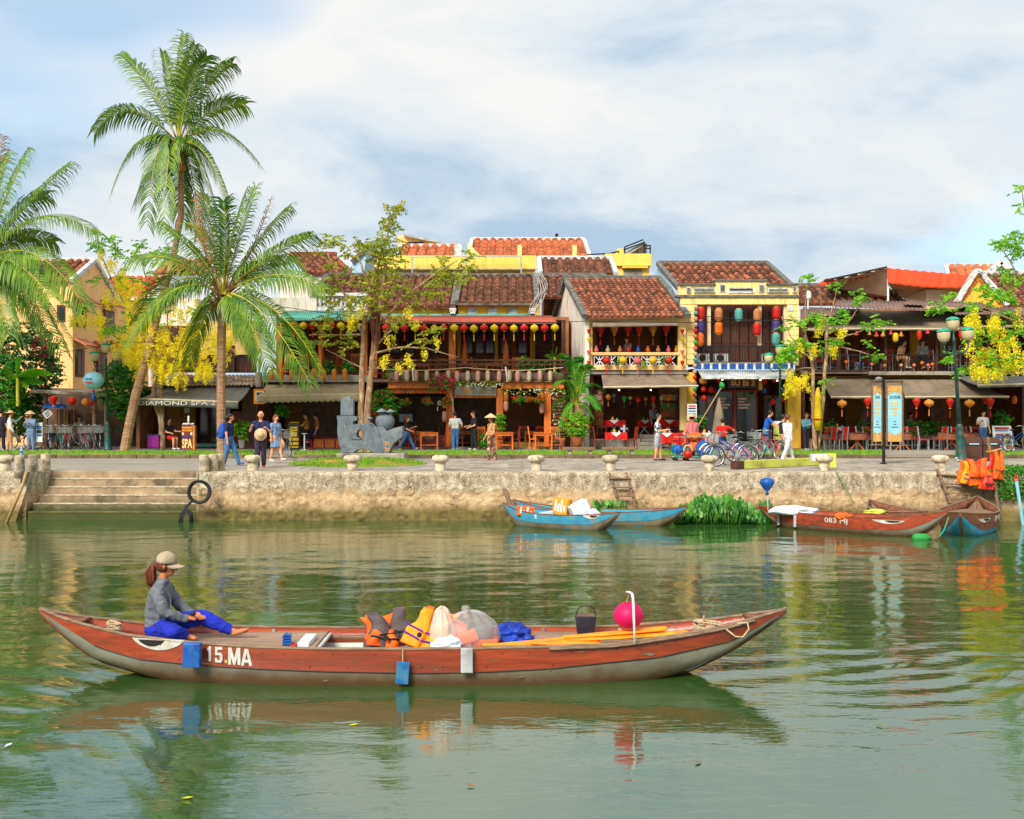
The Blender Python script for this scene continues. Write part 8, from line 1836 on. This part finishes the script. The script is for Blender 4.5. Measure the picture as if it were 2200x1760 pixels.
def hand_pos(t,s):
 v=Vector(t['hand_'+s]);return Matrix.Rotation(t.rotation_euler.z,3,'Z')@v+t.location
WALK_R=90
p=person('man in navy shirt and blue jeans walking right with a rucksack',492,34.6,GZ,1.66,80,'cl_navy','cl_denim',hl=(-6,8),hr=(24,6),al=(2,6,10,0),ar=(0,6,8,0),turn=25,shoes='cl_denim',hairlen=.05,lean=2)
rp=thing('backpack','blue rucksack on the back of the man in jeans','backpack',p.location);c=p.location+Vector((-.2,-.06,1.12))
MB().lathe([(.08,-.25),(.13,-.2),(.14,0),(.11,.18),(.05,.24),(0,.25)],c,16,M3=Matrix.Rotation(R(8),3,'Y')).build('pack_body','cl_blue',rp,smooth=True);MB().ell(c+Vector((-.11,-.03,-.08)),(.05,.08,.09),12,8).build('pack_pocket','cl_navy',rp,smooth=True)
for y in(-.1,.08):MB().tube([c+Vector((.05,y,.18)),c+Vector((.18,y,.26)),c+Vector((.28,y,.1)),c+Vector((.2,y,-.12))],.018,5,flat=.5).build('shoulder_strap','cl_navy',rp)
p=person('bald man in dark polo shirt holding a straw hat to his chest',560,33.4,GZ,1.72,10,'cl_navy','cl_plum',hl=(4,4),hr=(-6,8),al=(28,22,95,.35),ar=(20,16,95,.5),hair=None,shoes='cl_red',turn=-20)
def held_hat(label,c,r,M3,h=.09):
 o=thing('straw_hat',label,'hat',c,'hats carried in the hand');MB().lathe([(r,-.01),(r,0),(r*.5,.01),(r*.45,h),(0,h*1.1)],c,28,M3=M3).build('hat_body','straw',o,smooth=True);MB().lathe([(r*.5,.012),(r*.49,.035)],c,24,M3=M3,caps=False).build('hat_band','cl_tan',o)
held_hat('straw hat held against the chest of the bald man',p.location+Vector((.08,-.36,1.02)),.19,Matrix.Rotation(R(80),3,'X'))
p=person('long haired woman in pale blue dress walking right',592,38.6,GZ,1.62,60,'cl_paledenim','cl_paledenim',legs='bare',hl=(-8,6),hr=(20,8),al=(0,14,10,0),ar=(4,10,10,0),hair='hair_brown',hairlen=.12,skirt=('cl_paledenim',.13,.3),turn=-30);hp=hand_pos(p,'r')
o=thing('conical_hat','pale conical hat carried low by the woman in the dress','hat',hp,'hats carried in the hand');MB().lathe([(.25,-.02),(.245,0),(.0,.17)],hp+Vector((-.15,-.1,-.12)),28,M3=Matrix.Rotation(R(75),3,'X')).build('hat_body','straw',o,smooth=True)
person('woman with long brown hair striding right in blue jeans',874,46.8,SZ,1.5,85,'cl_black','cl_denim',hl=(-24,10),hr=(28,4),al=(10,10,60,0),ar=(20,10,90,0),hair='hair_brown',hairlen=.14)
person('man in white T-shirt and jeans seen from behind at the restaurant',978,46.7,SZ,1.6,190,'cl_white','cl_denim',al=(0,26,60,.4),ar=(10,14,40,.2));person('man in black clothes facing left beside the man in white T-shirt',1018,46.6,SZ,1.64,-70,'cl_black','cl_black',al=(10,8,70,.3),ar=(10,8,60,.3))
person('woman in conical hat and floral trousers on the promenade',1056,38.9,GZ,1.58,-60,'cl_pattern','cl_floral',sleeve='long',hl=(8,6),hr=(-6,6),al=(6,4,30,0),ar=(10,8,40,0),hat='cone',shoes='cl_pink',skin='skin_tan',hairlen=.05)
person('man in checked shirt and grey shorts looking at his phone',1413,38.9,GZ,1.64,75,'cl_check','cl_palegrey',legs='short',al=(15,6,85,.2),ar=(15,8,85,.2),head=(25,0),shoes='cl_navy',hl=(-4,4),hr=(8,2))
person('woman in straw hat and pink top behind the hand cart',1487,40.0,GZ,1.6,200,'cl_pink','cl_black',hat='straw',skin='skin_tan',sleeve='long');person('person in red shirt with dark hair seated behind the bicycles',1553,42.5,GZ-.12,1.6,170,'cl_red','cl_black',hl=(80,80),hr=(80,80),al=(20,60,60,0),sit=True);person('man in blue T-shirt bending to the right by the price stand',1645,43.5,SZ,1.68,80,'cl_blue','cl_denim',al=(60,8,20,0),ar=(50,8,20,0),lean=14)
person('woman in white tracksuit walking right behind the yellow beam',1692,38.2,GZ,1.66,110,'cl_white','cl_white',sleeve='long',hl=(-16,8),hr=(24,6),al=(-10,10,20,0),ar=(14,8,30,0),hair='hair_brown',turn=10);person('person in dark top half hidden behind the white tracksuit',1682,40.0,GZ,1.62,100,'cl_black','cl_tan',legs='short',hl=(10,6),hr=(-14,8))
person('woman in pale blue jacket standing with folded arms',1732,46.6,SZ,1.56,20,'cl_sky','cl_plum',sleeve='long',al=(20,6,90,.9),ar=(20,6,90,.9),hair='hair_brown');person('person in dark jacket beside the woman in pale blue jacket',1745,47.0,SZ,1.6,190,'cl_navy','cl_black',legs='short',sleeve='long')
person('man in white T-shirt and jeans beside the menu board',2112,46.6,SZ,1.66,10,'cl_white','cl_denim',al=(20,30,100,.5),ar=(5,10,15,0));person('person in black T-shirt cut by the left edge',2,46.2,SZ,1.72,170,'cl_black','cl_black');person('woman in white blouse and beige trousers with tan cap',21,46.2,SZ,1.62,120,'cl_white','cl_tan',sleeve='long',ar=(70,10,60,0),hair='hair_brown',hat='straw')
person('person in blue denim and conical hat standing with folded arms',66,46.5,SZ,1.58,-10,'cl_paledenim','cl_paledenim',sleeve='long',hat='cone',al=(25,8,100,.8),ar=(25,8,100,.8),shoes='cl_tan')
S=dict(sit=True,hl=(82,85),hr=(82,85));GI='people seated inside the houses'
person('man in dark shirt and red shorts seated outside the spa',362,46.9,SZ-.32,1.66,60,'cl_black','cl_red',legs='short',al=(30,10,50,.2),ar=(40,10,50,.2),head=(25,0),group=GI,**S);person('person in olive shirt seated at the cafe, facing left',658,48.0,SZ-.05,1.62,-80,'cl_amber','cl_black',al=(40,8,50,0),ar=(40,8,50,0),group=GI,**S);person('person in ochre shirt seated behind the other cafe guest',680,48.3,SZ-.05,1.58,-70,'cl_amber','cl_navy',group=GI,**S)
fz_=Z(938,49.2)-.4
person('grey haired man in pale shirt seated inside the lattice house',1404,49.6,fz_+.25,1.66,40,'cl_palegrey','cl_navy',hair='cl_palegrey',group=GI,**S);person('woman seated at the red table inside the lattice house',1428,49.8,fz_+.25,1.6,-20,'cl_tan','cl_black',group=GI,**S);person('person sitting on the lattice balcony behind the vases',1348,48.9,Z(790,48.9)-.25,1.6,-60,'cl_palegrey','cl_black',hair='hair_brown',group=GI,**S)
person('person in striped shirt sitting on the upper terrace at right',1982,48.6,Z(798,48.6)-.2,1.6,0,'cl_palegrey','cl_black',group=GI,al=(30,20,110,0),**S);person('pale figure leaning at the upper terrace rail',1932,48.4,Z(798,48.4)-.2,1.6,40,'cl_tan','cl_tan',group=GI,lean=20,**S);person('person in olive top seated inside the right-hand restaurant',1955,49.4,SZ,1.6,40,'cl_khaki','cl_black',group=GI,**S);person('person seated behind the hire bicycles in a pale shirt',170,49.0,SZ-.15,1.6,30,'cl_khaki','cl_black',group=GI,**S)
def boat_woman():
 h=1.8;o=thing('person','woman in tan cap, grey jacket and blue trousers seated in the foreground boat','person');mats=['skin_tan','cl_grey','cl_royal','skin_tan','hair_black','lip'];V=lambda*a:tuple(a)
 pr=[('c',V(-.07,.02,.13),.125,V(.07,.02,.13),.125,2),('c',V(-.09,-.03,.14),.115,V(-.34,-.27,.15),.085,2),('c',V(-.34,-.27,.15),.085,V(-.17,-.33,.09),.06,2),('c',V(-.17,-.33,.07),.035,V(-.17,-.44,.05),.034,0),('c',V(.08,-.03,.14),.12,V(.09,-.46,.25),.085,2),('c',V(.09,-.46,.25),.084,V(.1,-.62,.17),.075,2),('c',V(.1,-.62,.17),.073,V(.1,-.76,.1),.06,2),('c',V(.1,-.76,.1),.034,V(.1,-.85,.075),.032,0),('c',V(.1,-.84,.055),.036,V(.1,-.97,.085),.032,0)]
 for k in range(5):pr+=[('c',V(.1+.018*(k-2),-.97,.09),.012,V(.1+.02*(k-2),-1.015+.006*abs(k-1),.105),.011,0),('c',V(-.17+.016*(k-2),-.44,.05),.011,V(-.17+.018*(k-2),-.485+.006*abs(k-3),.048),.01,0)]
 for x in(-.075,.075):pr+=[('c',V(x*.9,.03,.2),.115,V(x,.02,.36),.115,1),('c',V(x,.02,.36),.115,V(x*1.15,-.01,.53),.108,1)]
 pr+=[('c',V(-.15,-.02,.59),.072,V(.15,-.02,.59),.072,1),('c',V(0,.0,.6),.085,V(0,-.035,.68),.062,1),('c',V(0,-.03,.66),.052,V(0,-.055,.77),.05,0)]
 for sx,el,wr in((-1,V(-.24,-.13,.36),V(-.14,-.33,.27)),(1,V(.23,-.15,.36),V(.09,-.36,.27))):
  pr+=[('c',V(sx*.18,-.02,.58),.073,el,.06,1),('c',el,.06,wr,.044,1)];d=(Vector((-.06 if sx<0 else.02,-.45,.27))-Vector(wr)).normalized();pr+=hand_prims(Vector(wr)+d*.03,d,1.7,-sx)
 hc=Vector((0,-.085,.855));pr+=head_prims(hc,1.75,(0,-1,-.12))
 fuse('body',pr,mats,o,.0085,2,.012,8.5)
 m=MB();m.ell(hc+Vector((0,.03,.02)),(.102,.112,.105),20,12);m.build('hair','hair_brown',o,smooth=True)
 m=MB();rs=random.Random(2)
 for k in range(34):
  ox,oy=rs.uniform(-.045,.045),rs.uniform(-.04,.045);m.tube([hc+Vector((ox*.3,.1,.02)),hc+Vector((ox*.8,.165+oy*.5,.0)),hc+Vector((ox,.19+oy,-.08)),hc+Vector((ox,.18+oy,-.17)),hc+Vector((ox*.6+rs.uniform(-.02,.02),.16+oy*.6,rs.uniform(-.29,-.22)))],[.014,.016,.017,.013,.003],6,0,rs.random())
 m.build('ponytail','hair_brown',o,smooth=True);MB().lathe([(.035,-.012),(.035,.012)],hc+Vector((0,.115,.015)),12,M3=Matrix.Rotation(PI/2,3,'X')).build('hair_tie','cl_black',o)
 Mc=Matrix.Rotation(R(6),3,'X');cc=hc+Vector((0,.005,.045));cp=MB().lathe([(.118,-.01),(.12,.02),(.112,.06),(.085,.095),(.04,.115),(0,.12)],cc,24,M3=Mc).build('cap','cl_khaki',o,smooth=True)
 MB().grid(lambda u,v:cc+Mc@Vector(((u-.5)*.21*(1-.25*v*v),-.09-.13*v*(1-(2*u-1)**2*.55)+.05*(2*u-1)**2,-.005-.03*v-.03*(2*u-1)**2)),14,8).build('cap_brim','cl_khaki',cp,smooth=True,thick=.008);MB().lathe([(.012,.115),(.012,.125)],cc,8,M3=Mc).build('cap_button','cl_khaki',cp)
 MB().tube([Vector((0,-.09,.58)),Vector((0,-.125,.45)),Vector((0,-.12,.28))],.006,5).build('jacket_zip','cl_white',o)
 o.rotation_euler=(0,0,R(90));o.location=(X(343,12.7),12.7,.385);return o
boat_woman()
t=thing('tiller_handle','dark handle held in the hands of the seated woman','handle',at(412,1325,12.6));MB().tube([at(400,1326,12.66),at(418,1318,12.56)],.02,8).build('grip','iron',t,smooth=True);MB().tube([at(404,1326,12.66),at(392,1380,12.9)],.012,6).build('rod','iron',t)
